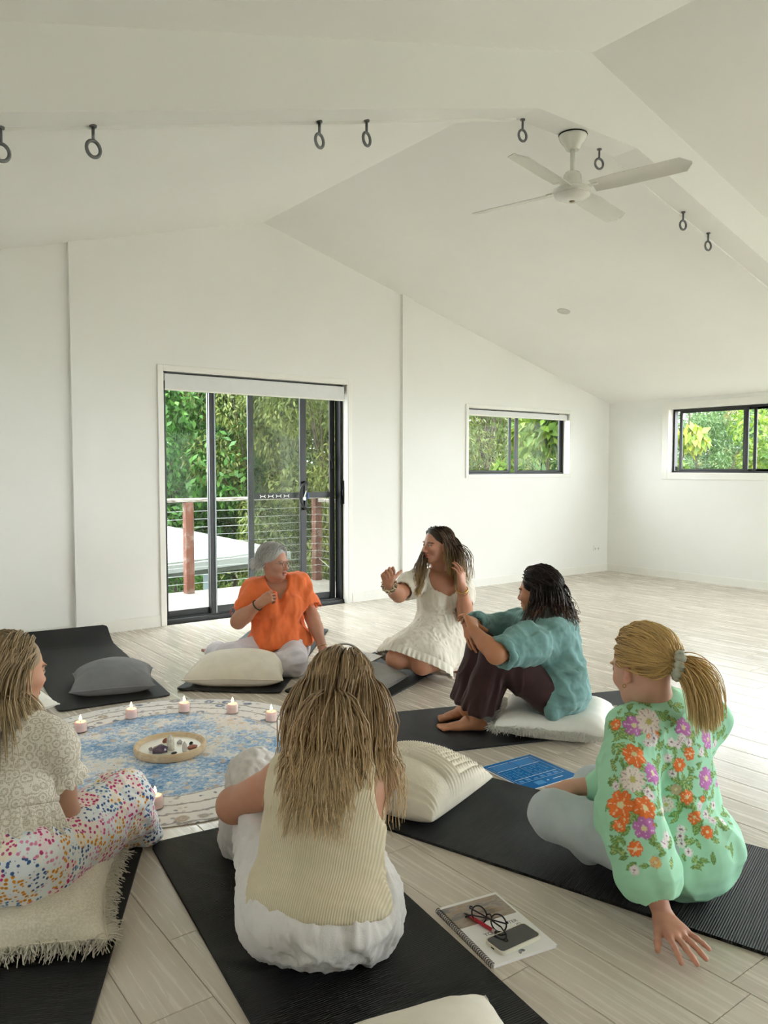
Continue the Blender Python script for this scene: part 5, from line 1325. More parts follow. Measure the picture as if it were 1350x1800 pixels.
    def comb(d, P):
        px = .18; side = np.where(d[:, 0] > px*.5, 1.0, -1.0)
        return np.stack([side*.10*(d[:, 2] > .3), -1.0+0*d[:, 0], -.25+d[:, 1]*0], 1)
    coll = [(shorten(T.pel, T.neck, .25)-T.fr*.03, shorten(T.pel, T.neck, .80)-T.fr*.02, .128), (J['shL'], J['shR'], .052), (J['neck']-T.up*.04, J['head'], .055)]
    P, k = grow_hair(H, d, comb, rng.uniform(.33, .45, 2500), 13, rng, coll, lift=(.003, .024), gw=lambda i, S: min(.9, .06+.07*i), wave=(.009, .115), clump=170)
    hv, hf = H.cap_hair(grow=.0025); tn = np.full(len(hv), .35)
    hair_obj('hair', [strand_mesh(P, .0026, .7, 3, rng, tones(k, rng)), (hv, hf, tn, np.full(len(hv), .08))], HM, root, base)
    # thin headband arc above the crown
    b = MB(); b.tube([H.w((math.cos(a)*.072, .035+.012*math.sin(a), .062+math.sin(a)*.083)) for a in np.linspace(.5, math.pi-.5, 18)], .0028, 6); mb_part(b, 'headband', plain('silver_band', '#a9a7a4', .3, metal=.6), root, base, smooth=True)
woman_tank()
# ================================================================== woman in floral green blouse leaning on one hand
def woman_floral():
    base = np.array([*flo(1200, 1560)[:2], MZ]); root = person('blonde woman with a ponytail in a floral mint green blouse leaning on one hand', base); rng = np.random.default_rng(22)
    J = dict(pel=at(1196, 1492, 2.48), neck=at(1152, 1238, 2.50), shL=at(1106, 1290, 2.40), shR=at(1240, 1268, 2.58), head=at(1131, 1178, 2.46))
    J['elL'] = at(1108, 1448, 2.30); J['wrL'] = at(1163, 1602, 2.225); J['elR'] = at(1110, 1378, 2.66); J['wrR'] = at(1003, 1384, 2.66)
    J['hipL'] = at(1160, 1500, 2.42); J['hipR'] = at(1225, 1480, 2.58); J['knL'] = at(972, 1432, 2.62); J['knR'] = at(1045, 1385, 2.86); J['anL'] = at(1100, 1440, 2.80); J['anR'] = at(1035, 1490, 2.58)
    bones('floral', J); T = Torso(J['pel'], J['neck'], J['shL'], J['shR']); tone = '#cd9f8a'
    F = Field(.012); T.prims(F, b=.98, bust=.05)
    for s in 'LR': F.cap(J['hip'+s], J['kn'+s], .09, .06, .04); F.cap(J['kn'+s], J['an'+s], .055, .036, .03)
    V, Fq = F.mesh(); parts = [(V, Fq, skin_cols(V, tone, 1))]
    # left arm and the hand spread on the floor
    F = Field(.0028); wr = J['wrL']; el = shorten(J['elL'], wr, .35); F.cap(el, shorten(el, wr, .5), .040, .036, .02); F.cap(shorten(el, wr, .4), wr, .036, .027, .02, flat=(CFH, .9))
    tipm = flo(1222, 1699, .008); yd = nrm(tipm-(wr+np.array([0, 0, -.028]))); yd[2] = -.10; wr2 = wr+np.array([0, 0, -.012])
    hand_prims(F, wr2, yd, np.array([0, 0, 1.0])+CFH*.35*0, True, [(4, 6, 4), (3, 5, 4), (3, 5, 4), (4, 7, 5)], spread=(.20, .0, -.16, -.42), thumb=(.62, .10, .05, .05), s=1.0)
    V, Fq = F.mesh(); V[:, 2] = np.maximum(V[:, 2], .0015); parts.append((V, Fq, skin_cols(V, '#c8937e', 2, [(tipm, .03, .4)])))
    # right forearm resting on the knee
    F = Field(.004); el, wr = J['elR'], J['wrR']; F.cap(el, shorten(el, wr, .4), .040, .036, .02); F.cap(shorten(el, wr, .35), wr, .036, .026, .02)
    hand_prims(F, wr, nrm(at(945, 1412, 2.62)-wr), np.array([0, 0, 1.0])-CFH*.4, False, [(25, 30, 20)]*4, thumb=(.5, .2, .2, .2))
    V, Fq = F.mesh(); parts.append((V, Fq, skin_cols(V, tone, 3)))
    H = Head(J['head'], facing(-.48, .86, -.20), scale=1.06); parts.append(H.mesh(J['neck'], tone, brow='#9a7d55'))
    V, Fq, C = join(parts); put('body', V, Fq, M_SKIN, root, base, C)
    # jeans
    F = Field(.005); F.ell(T.p(0, -.02, .0), (.175, .13, .11), T.R, .04)
    for s in 'LR':
        F.cap(J['hip'+s], J['kn'+s], .108, .074, .05); F.cap(J['kn'+s], J['an'+s], .068, .050, .04)
    F.plane((0, 0, MZ+.003), (0, 0, -1)); V, Fq = F.mesh(); V = folds(V, Fq, np.cross(J['knL']-J['hipL'], [0, 0, 1.0]), 15, .0032, 4, mask=lambda P: np.exp(-((P-J['knL'])**2).sum(1)/.06)+.35); V[:, 2] = np.maximum(V[:, 2], MZ)
    put('jeans', V, Fq, fabric('pale_denim', '#b9c3c8', 900, .2, .05), root, base)
    # blouse
    F = Field(.0039); T.prims(F, g=.018, b=.95, bust=.05, k=.05); F.ell(T.p(0, -.03, .0), (.160, .135, .112), T.R, .05)
    el, wr, sh = J['elL'], J['wrL'], J['shL']; cuff = shorten(el, wr, .80)
    F.cap(sh-T.lat*.02, shorten(sh, el, .5), .062, .074, .04); F.cap(shorten(sh, el, .4), el, .078, .084, .04); F.cap(el, shorten(el, cuff, .72), .084, .080, .05); F.cap(shorten(el, cuff, .7), cuff, .074, .046, .03)
    el2, wr2_, sh2 = J['elR'], J['wrR'], J['shR']; F.cap(sh2+T.lat*.02, el2, .074, .078, .04); F.cap(el2, shorten(el2, wr2_, .45), .072, .056, .03)
    F.ell(T.neck+T.up*.055+T.fr*.02, (.075, .075, .075), T.R, .012, op='-'); F.plane((0, 0, MZ+.006), (0, 0, -1)); F.cap(shorten(el, cuff, 1.06), shorten(el, cuff, 1.5), .05, .06, .006, op='-')
    V, Fq = F.mesh()
    V = folds(V, Fq, T.up+T.lat*.3, 9, .010, 3); V = folds(V, Fq, T.lat-T.up*.3, 15, .0055, 13); V = folds(V, Fq, nrm(wr-sh), 20, .004, 4, mask=lambda P: np.clip(1-np.abs((P-sh)@T.lat-.02)/.12, .25, 1)); V[:, 2] = np.maximum(V[:, 2], MZ)
    N = normals(V, Fq); C = np.tile(L3('#abe2c3'), (len(V), 1))*(1+.05*value_noise(V*12, 2))[:, None]
    q = V-np.array([0, 0, CAM_H]); dz = q@CF; sx = 675+F_PX*(q@CR)/dz; sy = 900-F_PX*(q@CU)/dz; face = ((-q)*N).sum(1) > 0
    def hit(px, py):
        c = np.where((np.abs(sx-px) < 4) & (np.abs(sy-py) < 4) & face)[0]
        return None if not len(c) else c[np.argmin(dz[c])]
    def frame(i): n = N[i]; u = nrm(np.cross(n, [.2, .1, 1.0])); return V[i], n, u, np.cross(n, u)
    def paint(i, R, fn, rot=0.0):
        p, n, u, w = frame(i); dv = V-p; m = np.where(((dv**2).sum(1) < (R*1.3)**2) & ((N@n) > .2))[0]; a = dv[m]@u; b = dv[m]@w
        fn(m, np.hypot(a, b)/R, np.arctan2(b, a)+rot)
    def flower(i, R, c, np_=6, cc='#efe3b0', line=None):
        rot = rng.uniform(0, 6.28)
        def fn(m, r, th):
            edge = .80+.20*np.abs(np.cos(th*np_/2))-.06*(np.abs(np.cos(th*np_)) > .9); ins = r < edge
            C[m[ins]] = L3(c)*(1+.10*rng.normal(size=(ins.sum(), 1))*.4)
            st = ins & (r > .25) & (r < .85) & (np.abs(np.sin(th*np_/2)) < .13); C[m[st]] = L3(line or '#f4e9d8')
            rim = (r > edge-.07) & ins; C[m[rim]] = C[m[rim]]*.80
            ce = r < .24; C[m[ce]] = L3(cc)
        paint(i, R, fn, rot)
    def leaf(i, R, c):
        def fn(m, r, th):
            x, y_ = r*np.cos(th), r*np.sin(th); ins = (np.abs(y_) < .42*(1-x*x)) & (np.abs(x) < 1); C[m[ins]] = L3(c)
            v_ = ins & (np.abs(y_) < .05); C[m[v_]] = L3('#6f8f4a'); rim = ins & (np.abs(y_) > .42*(1-x*x)-.12); C[m[rim]] = L3('#6d9455')
        paint(i, R, fn, rng.uniform(0, 6.28))
    S_ = .3668; pxm = 2.4/F_PX
    cr = lambda x, y: (860+x*S_, 1070+y*S_)
    ORG, PUR, WHT = '#ef7d3e', '#c77cc0', '#eee4dc'
    big = [(690, 685, 46, ORG), (620, 930, 56, ORG), (755, 945, 46, ORG), (775, 1035, 27, ORG), (690, 1143, 30, ORG), (615, 1035, 25, ORG), (923, 742, 30, ORG), (970, 690, 28, ORG), (960, 893, 31, ORG), (990, 1007, 30, ORG), (1055, 1060, 27, ORG),
           (1035, 480, 40, ORG), (790, 1205, 22, '#e9bf7a'), (600, 545, 26, ORG), (775, 585, 30, ORG), (1092, 715, 24, ORG), (1140, 705, 26, ORG), (1032, 907, 15, ORG), (1128, 912, 17, ORG), (1150, 930, 20, ORG), (640, 1000, 20, ORG),
           (690, 548, 42, PUR), (795, 780, 44, PUR), (735, 1045, 42, PUR), (940, 562, 42, PUR), (1060, 618, 40, PUR), (1050, 803, 48, PUR), (1100, 820, 22, PUR),
           (770, 530, 54, WHT), (680, 808, 50, WHT), (850, 945, 34, WHT), (885, 865, 24, '#c9b795')]
    sm = [(750, 632), (800, 650), (782, 612), (880, 635), (930, 612), (965, 632), (915, 640), (1025, 678), (1090, 655), (1020, 950), (1047, 978), (1085, 937), (1077, 1005), (965, 1157), (770, 868), (785, 888), (595, 840), (925, 1047), (855, 1080), (912, 1118), (690, 1245), (870, 800), (848, 705), (850, 1118), (905, 1080), (1130, 1010)]
    for _ in range(330):
        i = hit(*cr(rng.uniform(560, 1180), rng.uniform(430, 1230)))
        if i is not None and not (rng.uniform() < .4 and sy[i] > 1480): leaf(i, rng.uniform(12, 26)*S_*pxm*1.4, ['#9fc47e', '#b0c882', '#8fb872'][rng.integers(3)])
    for (x, y, r, c) in big:
        i = hit(*cr(x, y))
        if i is not None: flower(i, r*S_*pxm*1.2, c, 6 if c != WHT else 9, '#e9dfae' if c != WHT else '#c9c07a', '#f6d9b8' if c == ORG else '#f0dcf0' if c == PUR else '#b89aa8')
    for (x, y) in sm:
        i = hit(*cr(x, y))
        if i is not None: flower(i, 23*S_*pxm, '#efe9ea', 5, '#8f5f7a', '#b898ab')
    # the same print carries on over the parts turned away
    for _ in range(150):
        i = rng.integers(len(V))
        if face[i]: continue
        u = rng.uniform()
        if u < .3: flower(i, rng.uniform(.018, .032), [ORG, PUR, WHT][rng.integers(3)])
        elif u < .5: flower(i, .012, '#efe9ea', 5, '#8f5f7a')
        else: leaf(i, rng.uniform(.012, .022), '#8fb86a')
    t = NT('mint_floral_print'); at_ = t.attr('Col'); n1 = t.noise(t.coord(), 700, 2); t.bump(n1.outputs['Fac'], .2, .001); m = t.set(at_.outputs['Color'], .75, .25)
    put('blouse', V, Fq, m, root, base, C)
    # ponytail hair
    HM = hair_mat('golden_blonde_hair', '#bd985c', '#e0bd7c', '#f0d698', '#94744a')
    tie = H.w((.0, -.118, .020)); tl = H.l(tie)
    d = scalp_roots(1900, rng, lambda d: (d[:, 2] > -.60) & ~((d[:, 1] > .50+.25*np.clip(d[:, 2], 0, 1)) & (d[:, 2] < .84)) & ~((d[:, 1] > .1) & (d[:, 2] < -.12)) & ~((np.abs(d[:, 0]) > .75) & (d[:, 2] < -.1) & (d[:, 1] > -.25)))
    S = 11; u = np.linspace(0, 1, S)[None, :, None]; P0 = (H.CC+d*(H.CRd+.002))[:, None, :]; lay = rng.uniform(.006, .026, len(d))[:, None, None]
    te = tl+rng.normal(size=(len(d), 1, 3))*.008; path = P0*(1-u)+te*u; q = (path-H.CC)/H.CRd; mg = np.linalg.norm(q, axis=2)[..., None]; bulge = 1+.0*u
    path = np.where(mg < 1.0+lay/.08, H.CC+q/mg*(H.CRd+lay*np.sin(np.clip(u*1.15, 0, 1)*math.pi)**.5), path); kk = rng.integers(0, 120, len(d))
    ph = rng.uniform(0, 6.28, 120)[kk]; path = path+(.0022*np.sin(u[..., 0]*9+ph[:, None]))[..., None]*(d[:, None, :])
    A = H.s*path@H.R+H.c
    nP = 900; dirp = nrm(facing(.75, -.25, -.1)); p0 = tie+rng.normal(size=(nP, 3))*.010; P = [p0]; v = np.tile(dirp, (nP, 1))+rng.normal(size=(nP, 3))*.25; S2 = 11; ln = rng.uniform(.17, .235, nP)[:, None]/(S2-1)
    for i in range(1, S2):
        w = .10+.03*i; v = v*(1-w)+np.array([0, 0, -1.0])*w+rng.normal(size=(nP, 3))*.01; v /= np.linalg.norm(v, axis=1)[:, None]; P.append(P[-1]+v*ln)
    P = np.stack(P, 1); cen = P.mean(0); P = cen+(P-cen)*np.interp(np.linspace(0, 1, S2), [0, .5, 1], [1, 1.0, .95])[None, :, None]; k2 = rng.integers(0, 60, nP)
    hv, hf = H.cap_hair(grow=.0025)
    hair_obj('hair', [strand_mesh(A, .0022, .25, 3, rng, tones(kk, rng)), strand_mesh(P, .0020, .6, 3, rng, tones(k2, rng)), (hv, hf, np.full(len(hv), .3), np.full(len(hv), .25))], HM, root, base)
    b = MB(); rg = ring(tie+dirp*.012, dirp, .030, .012, 40); 
    b.tube([p*(1+0)+nrm(p-tie)*(.003*math.sin(i*2.4)) for i, p in enumerate(rg)], [.0155+.004*math.sin(i*1.9) for i in range(40)], 8, closed=True); mb_part(b, 'scrunchie', fabric('grey_green_satin', '#b3b5a4', 400, .2, .06, rough=.5), root, base, smooth=True)
    e0 = H.w((-.079, .004, -.032)); b = MB().tube(ring(e0+np.array([0, 0, -.004]), CFH, .005, .0012, 16), .0013, 6, closed=True); mb_part(b, 'earring', plain('gold', '#c39a4e', .25, metal=.9), root, base, smooth=True)
    b = MB().tube(ring(shorten(wr, tipm, .55)+np.array([0, 0, .003])+CR*.018, tipm-wr, .0102, .0012, 16), .0014, 6, closed=True); mb_part(b, 'finger_ring', plain('silver_ring', '#d8d6d2', .2, metal=.9), root, base, smooth=True)
woman_floral()
# ================================================================== woman in lace top, cut by the picture edge
def woman_lace():
    base = np.array([*flo(20, 1640)[:2], .12]); root = person('blonde woman in a cream lace top and flower-print trousers seen from behind', base); rng = np.random.default_rng(23)
    J = dict(pel=at(10, 1510, 2.26), neck=at(2, 1262, 2.38), shR=at(98, 1306, 2.34), shL=at(-85, 1302, 2.42), head=at(22, 1186, 2.44))
    J['elR'] = at(114, 1440, 2.40); J['wrR'] = at(60, 1462, 2.58); J['elL'] = at(-115, 1440, 2.5); J['wrL'] = at(-40, 1462, 2.66)
    J['hipR'] = at(62, 1520, 2.30); J['hipL'] = at(-50, 1520, 2.34); J['knR'] = at(212, 1408, 2.66); J['knL'] = at(-120, 1400, 2.75); J['anR'] = at(120, 1448, 2.86); J['anL'] = at(0, 1450, 2.82)
    bones('lace', J); T = Torso(J['pel'], J['neck'], J['shL'], J['shR']); tone = '#bb9078'
    F = Field(.012); T.prims(F, b=.98, bust=.05)
    for s in 'LR': F.cap(J['hip'+s], J['kn'+s], .09, .06, .04); F.cap(J['kn'+s], J['an'+s], .055, .036, .03)
    V, Fq = F.mesh(); parts = [(V, Fq, skin_cols(V, tone, 1))]
    F = Field(.0045); sh, el, wr = J['shR'], J['elR'], J['wrR']; arm_prims(F, sh, el, wr, (.047, .043, .028), .03); hand_prims(F, wr, nrm(J['wrL']-wr), (0, 0, 1), False, [(20, 25, 15)]*4)
    sh, el, wr = J['shL'], J['elL'], J['wrL']; arm_prims(F, sh, el, wr, (.047, .043, .028), .03); hand_prims(F, wr, nrm(J['wrR']-wr), (0, 0, 1), True, [(20, 25, 15)]*4)
    V, Fq = F.mesh(); parts.append((V, Fq, skin_cols(V, tone, 2)))
    F = Field(.004); foot_prims(F, flo(150, 1440)+np.array([0, 0, .012]), flo(95, 1425)+np.array([0, 0, .012]), left=False); V, Fq = F.mesh(); parts.append((V, Fq, skin_cols(V, tone, 4)))
    H = Head(J['head'], facing(.52, .84, -.10), scale=1.02); parts.append(H.mesh(J['neck'], '#c8967a', h=.0042))
    V, Fq, C = join(parts); put('body', V, Fq, M_SKIN, root, base, C)
    # lace top with puffed cap sleeves and frilled hem
    F = Field(.005); T.prims(F, g=.013, b=1.0, bust=.05, k=.05, lower=False); F.ell(T.p(0, 0, .36), (.150, .122, .12), T.R, .04)
    for s, sg in (('R', -1), ('L', 1)):
        sh, el = J['sh'+s], J['el'+s]; F.cap(sh-T.lat*sg*.015, shorten(sh, el, .10), .062, .066, .03); F.cap(shorten(sh, el, .10), shorten(sh, el, .22), .062, .064, .012)
        F.cap(shorten(sh, el, .36), shorten(sh, el, .8), .054, .075, .006, op='-')
    F.ell(T.neck+T.up*.07, (.135, .10, .088), T.R, .012, op='-'); F.plane(T.p(0, 0, .33), -T.up, .004)
    V, Fq = F.mesh(); V = folds(V, Fq, T.up, 14, .003, 3)
    t = NT('cream_lace'); v = t.coord(); wv = t.noise(v, 16, 3); cell = t.vor(v, 210, 'F1', .25); mo2 = t.vor(v, 42, 'F1'); scr_ = t.math('MULTIPLY_ADD', t.math('SINE', t.math('MULTIPLY', t.math('ADD', mo2.outputs['Distance'], t.math('MULTIPLY', wv.outputs['Fac'], .35)), 17.0)), .5, .5)
    holes = t.ramp(cell.outputs['Distance'], [(.32, (1, 1, 1)), (.46, (0, 0, 0))]); motif = t.ramp(scr_, [(.5, (0, 0, 0)), (.62, (1, 1, 1))])
    hol = t.math('MULTIPLY', holes, t.math('SUBTRACT', 1.0, motif)); col = t.mix(hol, t.mix(motif, lin('#d9d1c2'), lin('#ece6da')), lin('#bfb19f')); t.bump(t.math('ADD', motif, t.math('MULTIPLY', holes, -.5)), .6, .003); M_LACE = t.set(col, .85, .2)
    put('lace_top', V, Fq, M_LACE, root, base)
    # frilled peplum
    n = 150; rows = 7; V = []; Fc = []
    for j in range(rows+1):
        q = j/rows
        for i in range(n):
            a = 2*math.pi*i/n; fl = 1+.03*q+.07*q*math.sin(a*21+.6*math.sin(a*5))+.02*q*math.sin(a*47)
            V.append(T.p(0, 0, .355-.27*q*(1+.05*math.sin(a*9)))+T.lat*((.152+.02*q)*fl*math.cos(a))+T.fr*((.126+.02*q)*fl*math.sin(a)))
    for j in range(rows):
        for i in range(n): Fc.append((j*n+i, j*n+(i+1) % n, (j+1)*n+(i+1) % n, (j+1)*n+i))
    put('frill', np.array(V), np.array(Fc), M_LACE, root, base)
    b = MB(); b.tube([T.p(0, 0, .355)+T.lat*.154*math.cos(a)+T.fr*.128*math.sin(a)+T.up*.002*math.sin(a*60) for a in np.linspace(0, 2*math.pi, 120, endpoint=False)], .006, 6, closed=True); mb_part(b, 'waistband', M_LACE, root, base, smooth=True)
    for s in 'RL':
        b = MB(); c = shorten(J['sh'+s], J['el'+s], .30); ax = nrm(J['el'+s]-J['sh'+s]); V = []; Fc = []; a0 = nrm(np.cross(ax, T.fr)); b0 = np.cross(ax, a0)
        for j in range(5):
            for i in range(80):
                a = 2*math.pi*i/80; r = .060+.022*j/4+(.006*j/4)*math.sin(a*15); V.append(c+ax*(.010*j+.003*math.sin(a*15))+(a0*math.cos(a)+b0*math.sin(a))*r)
        for j in range(4):
            for i in range(80): Fc.append((j*80+i, j*80+(i+1) % 80, (j+1)*80+(i+1) % 80, (j+1)*80+i))
        b.add(V, Fc); mb_part(b, 'sleeve_frill', M_LACE, root, base, smooth=True)
    # wide printed trousers
    F = Field(.006); F.ell(T.p(0, -.02, .0), (.185, .15, .125), T.R, .05); F.plane(T.p(0, 0, .2), T.up)
    for s in 'LR':
        F.cap(J['hip'+s], J['kn'+s], .125, .088, .06); F.cap(J['kn'+s], J['an'+s], .078, .08, .05); F.cap(J['hip'+s]-np.array([0, 0, .03]), shorten(J['hip'+s], J['an'+s], .6)-np.array([0, 0, .02]), .09, .08, .06)
    hem = flo(258, 1484)+np.array([0, 0, .045]); F.cap(J['knR']-np.array([0, 0, .01]), hem, .078, .050, .05); F.cap(shorten(J['hipR'], J['knR'], .6)-np.array([0, 0, .05]), flo(205, 1500)+np.array([0, 0, .06]), .08, .05, .05)
    F.plane((0, 0, .014), (0, 0, -1)); V, Fq = F.mesh(); kn = J['knR']
    V = folds(V, Fq, nrm(J['knR']-J['hipR']), 11, .009, 6); V = folds(V, Fq, nrm(hem-kn), 22, .007, 7, mask=lambda P: np.exp(-((P-kn)**2).sum(1)/.05)); V[:, 2] = np.maximum(V[:, 2], .012)
    t = NT('ditsy_flower_print'); v = t.coord(); vo = t.vor(v, 78, 'F1', .8); big = t.noise(v, 13, 2, .4); bc = t.vor(v, 19, 'F1'); sep = t.node('ShaderNodeSeparateXYZ')
    dist = vo.outputs['Distance']; petal = t.ramp(t.math('ADD', dist, t.math('MULTIPLY', t.noise(v, 380, 2).outputs['Fac'], .22)), [(.46, (1, 1, 1)), (.56, (0, 0, 0))])
    hue = t.ramp(bc.outputs['Color'], [(.10, lin('#c8447f')), (.30, lin('#d98f2c')), (.46, lin('#3f5f94')), (.60, lin('#e08fb4')), (.74, lin('#5c86b4')), (.90, lin('#e3b34a'))], 'CONSTANT')
    keep = t.ramp(t.node('ShaderNodeSeparateColor').outputs[0], [(0, (1, 1, 1)), (1, (1, 1, 1))]); dens = t.ramp(t.vor(v, 78, 'F1', .8).outputs['Color'], [(.16, (0, 0, 0)), (.22, (1, 1, 1))], 'LINEAR')
    wash = t.ramp(bc.outputs['Color'], [(.1, lin('#efd7e2')), (.3, lin('#f0e2c9')), (.5, lin('#dde6ee')), (.74, lin('#e6eef2')), (.95, lin('#f3ece0'))])
    ctr = t.ramp(dist, [(.10, (1, 1, 1)), (.16, (0, 0, 0))])
    col = t.mix(t.math('MULTIPLY', petal, dens), t.mix(.6, lin('#f1eeea'), wash), hue); col = t.mix(t.math('MULTIPLY', ctr, .5), col, lin('#4a3a3a')); n1 = t.noise(v, 600, 2); t.bump(n1.outputs['Fac'], .2, .001)
    put('trousers', V, Fq, t.set(col, .8, .2), root, base)
    HM = hair_mat('ash_blonde_hair', '#9c8566', '#c4aa84', '#dac49c', '#7d6a52')
    d = scalp_roots(2200, rng, lambda d: (d[:, 2] > -.55) & ~((d[:, 1] > .52) & (d[:, 2] < .72)) & ~((d[:, 1] > .18) & (d[:, 2] < .15)) & ~((d[:, 1] > -.05) & (d[:, 2] < -.1)))
    def comb(d, P): side = np.where(d[:, 0] > 0, 1.0, -1.0); return np.stack([side*.45, -.85-.2*np.abs(d[:, 0]), -.2+0*d[:, 0]], 1)
    coll = [(shorten(T.pel, T.neck, .3), shorten(T.pel, T.neck, .9), .118), (J['shL'], J['shR'], .062), (J['neck']-T.up*.04, J['head'], .058)]
    P, k = grow_hair(H, d, comb, rng.uniform(.29, .36, len(d)), 12, rng, coll, lift=(.004, .022), gw=lambda i, S: min(.9, .06+.08*i), wave=(.003, .20), clump=110)
    hv, hf = H.cap_hair(grow=.0025); hair_obj('hair', [strand_mesh(P, .0021, .6, 3, rng, tones(k, rng)), (hv, hf, np.full(len(hv), .3), np.full(len(hv), .15))], HM, root, base)
woman_lace()
def bracelet(c, axis, r, tube, m, root, base, name='bracelet', beads=0):
    b = MB(); rg = ring(c, axis, r, tube, 24)
    if beads:
        for p in ring(c, axis, r, tube, beads): b.lathe([(0, -tube), (tube*.75, -tube*.6), (tube, 0), (tube*.75, tube*.6), (0, tube)], 8, tuple(p))
    else: b.tube(rg, tube, 6, closed=True)
    return mb_part(b, name, m, root, base, smooth=True)
M_GOLD = plain('gold_metal', '#c9a45a', .25, .5, metal=.9)
def worn_glasses(H, root, base, m):
    g = spectacles('glasses', None, m, r=.0215, gap=.064, thick=.0013, temple=.105, fold=False); del g['category']
    g.parent = root; c = H.w((0, .102, .006))-base; M3 = Matrix([[H.R[0][i], H.R[1][i], H.R[2][i]] for i in range(3)]).to_4x4(); g.matrix_local = Matrix.Translation(Vector(c)) @ M3
# ================================================================== woman in orange shirt by the door
def woman_orange():
    base = np.array([*flo(486, 1166)[:2], MZ]); root = person('grey-haired woman with glasses in a bright orange shirt before the glass door', base); rng = np.random.default_rng(31)
    J = dict(pel=at(492, 1138, 5.33), neck=at(485, 1026, 5.36), shR=at(446, 1040, 5.31), shL=at(525, 1028, 5.42), head=at(482, 991, 5.31))
    J['elR'] = at(419, 1092, 5.17); J['wrR'] = at(456, 1061, 5.10); J['elL'] = at(549, 1086, 5.36); J['wrL'] = at(568, 1141, 5.26)
    J['hipR'] = at(464, 1140, 5.31); J['hipL'] = at(514, 1140, 5.35); J['knR'] = at(398, 1156, 5.06); J['knL'] = at(515, 1166, 5.0); J['anR'] = at(376, 1144, 5.34); J['anL'] = at(425, 1176, 4.92)
    bones('orange', J); T = Torso(J['pel'], J['neck'], J['shL'], J['shR']); tone = '#b5836a'
    F = Field(.011); T.prims(F, b=1.08, bust=.055, curve=-.01)
    for s in 'LR': F.cap(J['hip'+s], J['kn'+s], .09, .06, .04); F.cap(J['kn'+s], J['an'+s], .055, .036, .03)
    V, Fq = F.mesh(); parts = [(V, Fq, skin_cols(V, tone, 1))]
    F = Field(.0042); arm_prims(F, J['shR'], J['elR'], J['wrR'], (.050, .047, .030), .03); hand_prims(F, J['wrR'], nrm(at(484, 1042, 5.13)-J['wrR']), -CFH*1.0+np.array([0, 0, .5])-CR*.3, False, [(45, 70, 40)]*4, thumb=(.4, .2, .3, .3), s=.98)
    V, Fq = F.mesh(); parts.append((V, Fq, skin_cols(V, tone, 2)))
    F = Field(.0042); arm_prims(F, J['shL'], J['elL'], J['wrL'], (.050, .045, .029), .03); hand_prims(F, J['wrL'], np.array([.0, -.25, -1.0])-CR*.05, CR*.8-CFH*.5+np.array([0, 0, .4]), True, [(30, 10, 10)]*4, thumb=(.5, .2, .1, .1), s=.92)
    V, Fq = F.mesh(); V[:, 2] = np.maximum(V[:, 2], .003); parts.append((V, Fq, skin_cols(V, tone, 3)))
    F = Field(.004); foot_prims(F, at(382, 1143, 5.40)*[1, 1, 0]+[0, 0, .03], at(363, 1133, 5.50)*[1, 1, 0]+[0, 0, .045], left=False); V, Fq = F.mesh(); parts.append((V, Fq, skin_cols(V, '#9a6a58', 4)))
    H = Head(J['head'], facing(.88, -.42, -.02), up=CR*-.05+np.array([0, 0, 1.0]), scale=1.0); parts.append(H.mesh(J['neck'], '#bb8a74', brow='#8a8078', lips='#a8655c', old=True))
    V, Fq, C = join(parts); put('body', V, Fq, M_SKIN, root, base, C)
    F = Field(.0055); F.ell(T.p(0, 0, -.0), (.20, .15, .10), T.R, .05); F.plane(T.p(0, 0, .18), T.up)
    for s in 'LR': F.cap(J['hip'+s], J['kn'+s], .105, .082, .05); F.cap(J['kn'+s], shorten(J['kn'+s], J['an'+s], .9), .080, .066, .04)
    F.plane((0, 0, MZ+.003), (0, 0, -1)); V, Fq = F.mesh(); V = folds(V, Fq, J['knR']-J['hipR'], 14, .007, 4); V[:, 2] = np.maximum(V[:, 2], MZ)
    put('trousers', V, Fq, fabric('lilac_white_linen', '#d6d1d8', 500, .2, .04), root, base)
    F = Field(.006); T.prims(F, g=.026, b=1.12, bust=.06, k=.06, curve=-.012); F.ell(T.p(0, .0, .10), (.205, .165, .10), T.R, .06); F.ell(T.p(0, .02, -.02), (.205, .17, .09), T.R, .05)
    for s, tl in (('R', .50), ('L', .60)):
        sh, el = J['sh'+s], J['el'+s]; F.cap(sh, shorten(sh, el, tl), .064, .084 if s == 'R' else .092, .05); F.cap(shorten(sh, el, tl*.92), shorten(sh, el, tl*1.7), .075, .10, .008, op='-') if s == 'L' else None
        F.plane(shorten(sh, el, tl*1.15), el-sh, .004) if False else None
    F.ell(T.neck+T.fr*.06+T.up*.015, (.078, .085, .105), T.R, .012, op='-'); F.cap(T.neck+T.up*.08, T.p(0, .13, .76), .06, .022, .01, op='-')
    F.plane(T.p(0, .1, .02), -T.up-T.fr*.10, .005); V, Fq = F.mesh(); V = folds(V, Fq, T.up+T.lat*.45, 11, .012, 5); V = folds(V, Fq, T.up, 24, .004, 6); V = relax(V, Fq, 2)
    M_OR = fabric('orange_linen', '#ee7a47', 500, .25, .06); put('shirt', V, Fq, M_OR, root, base)
    # frayed sleeve edges
    Vf = []; Ff = []
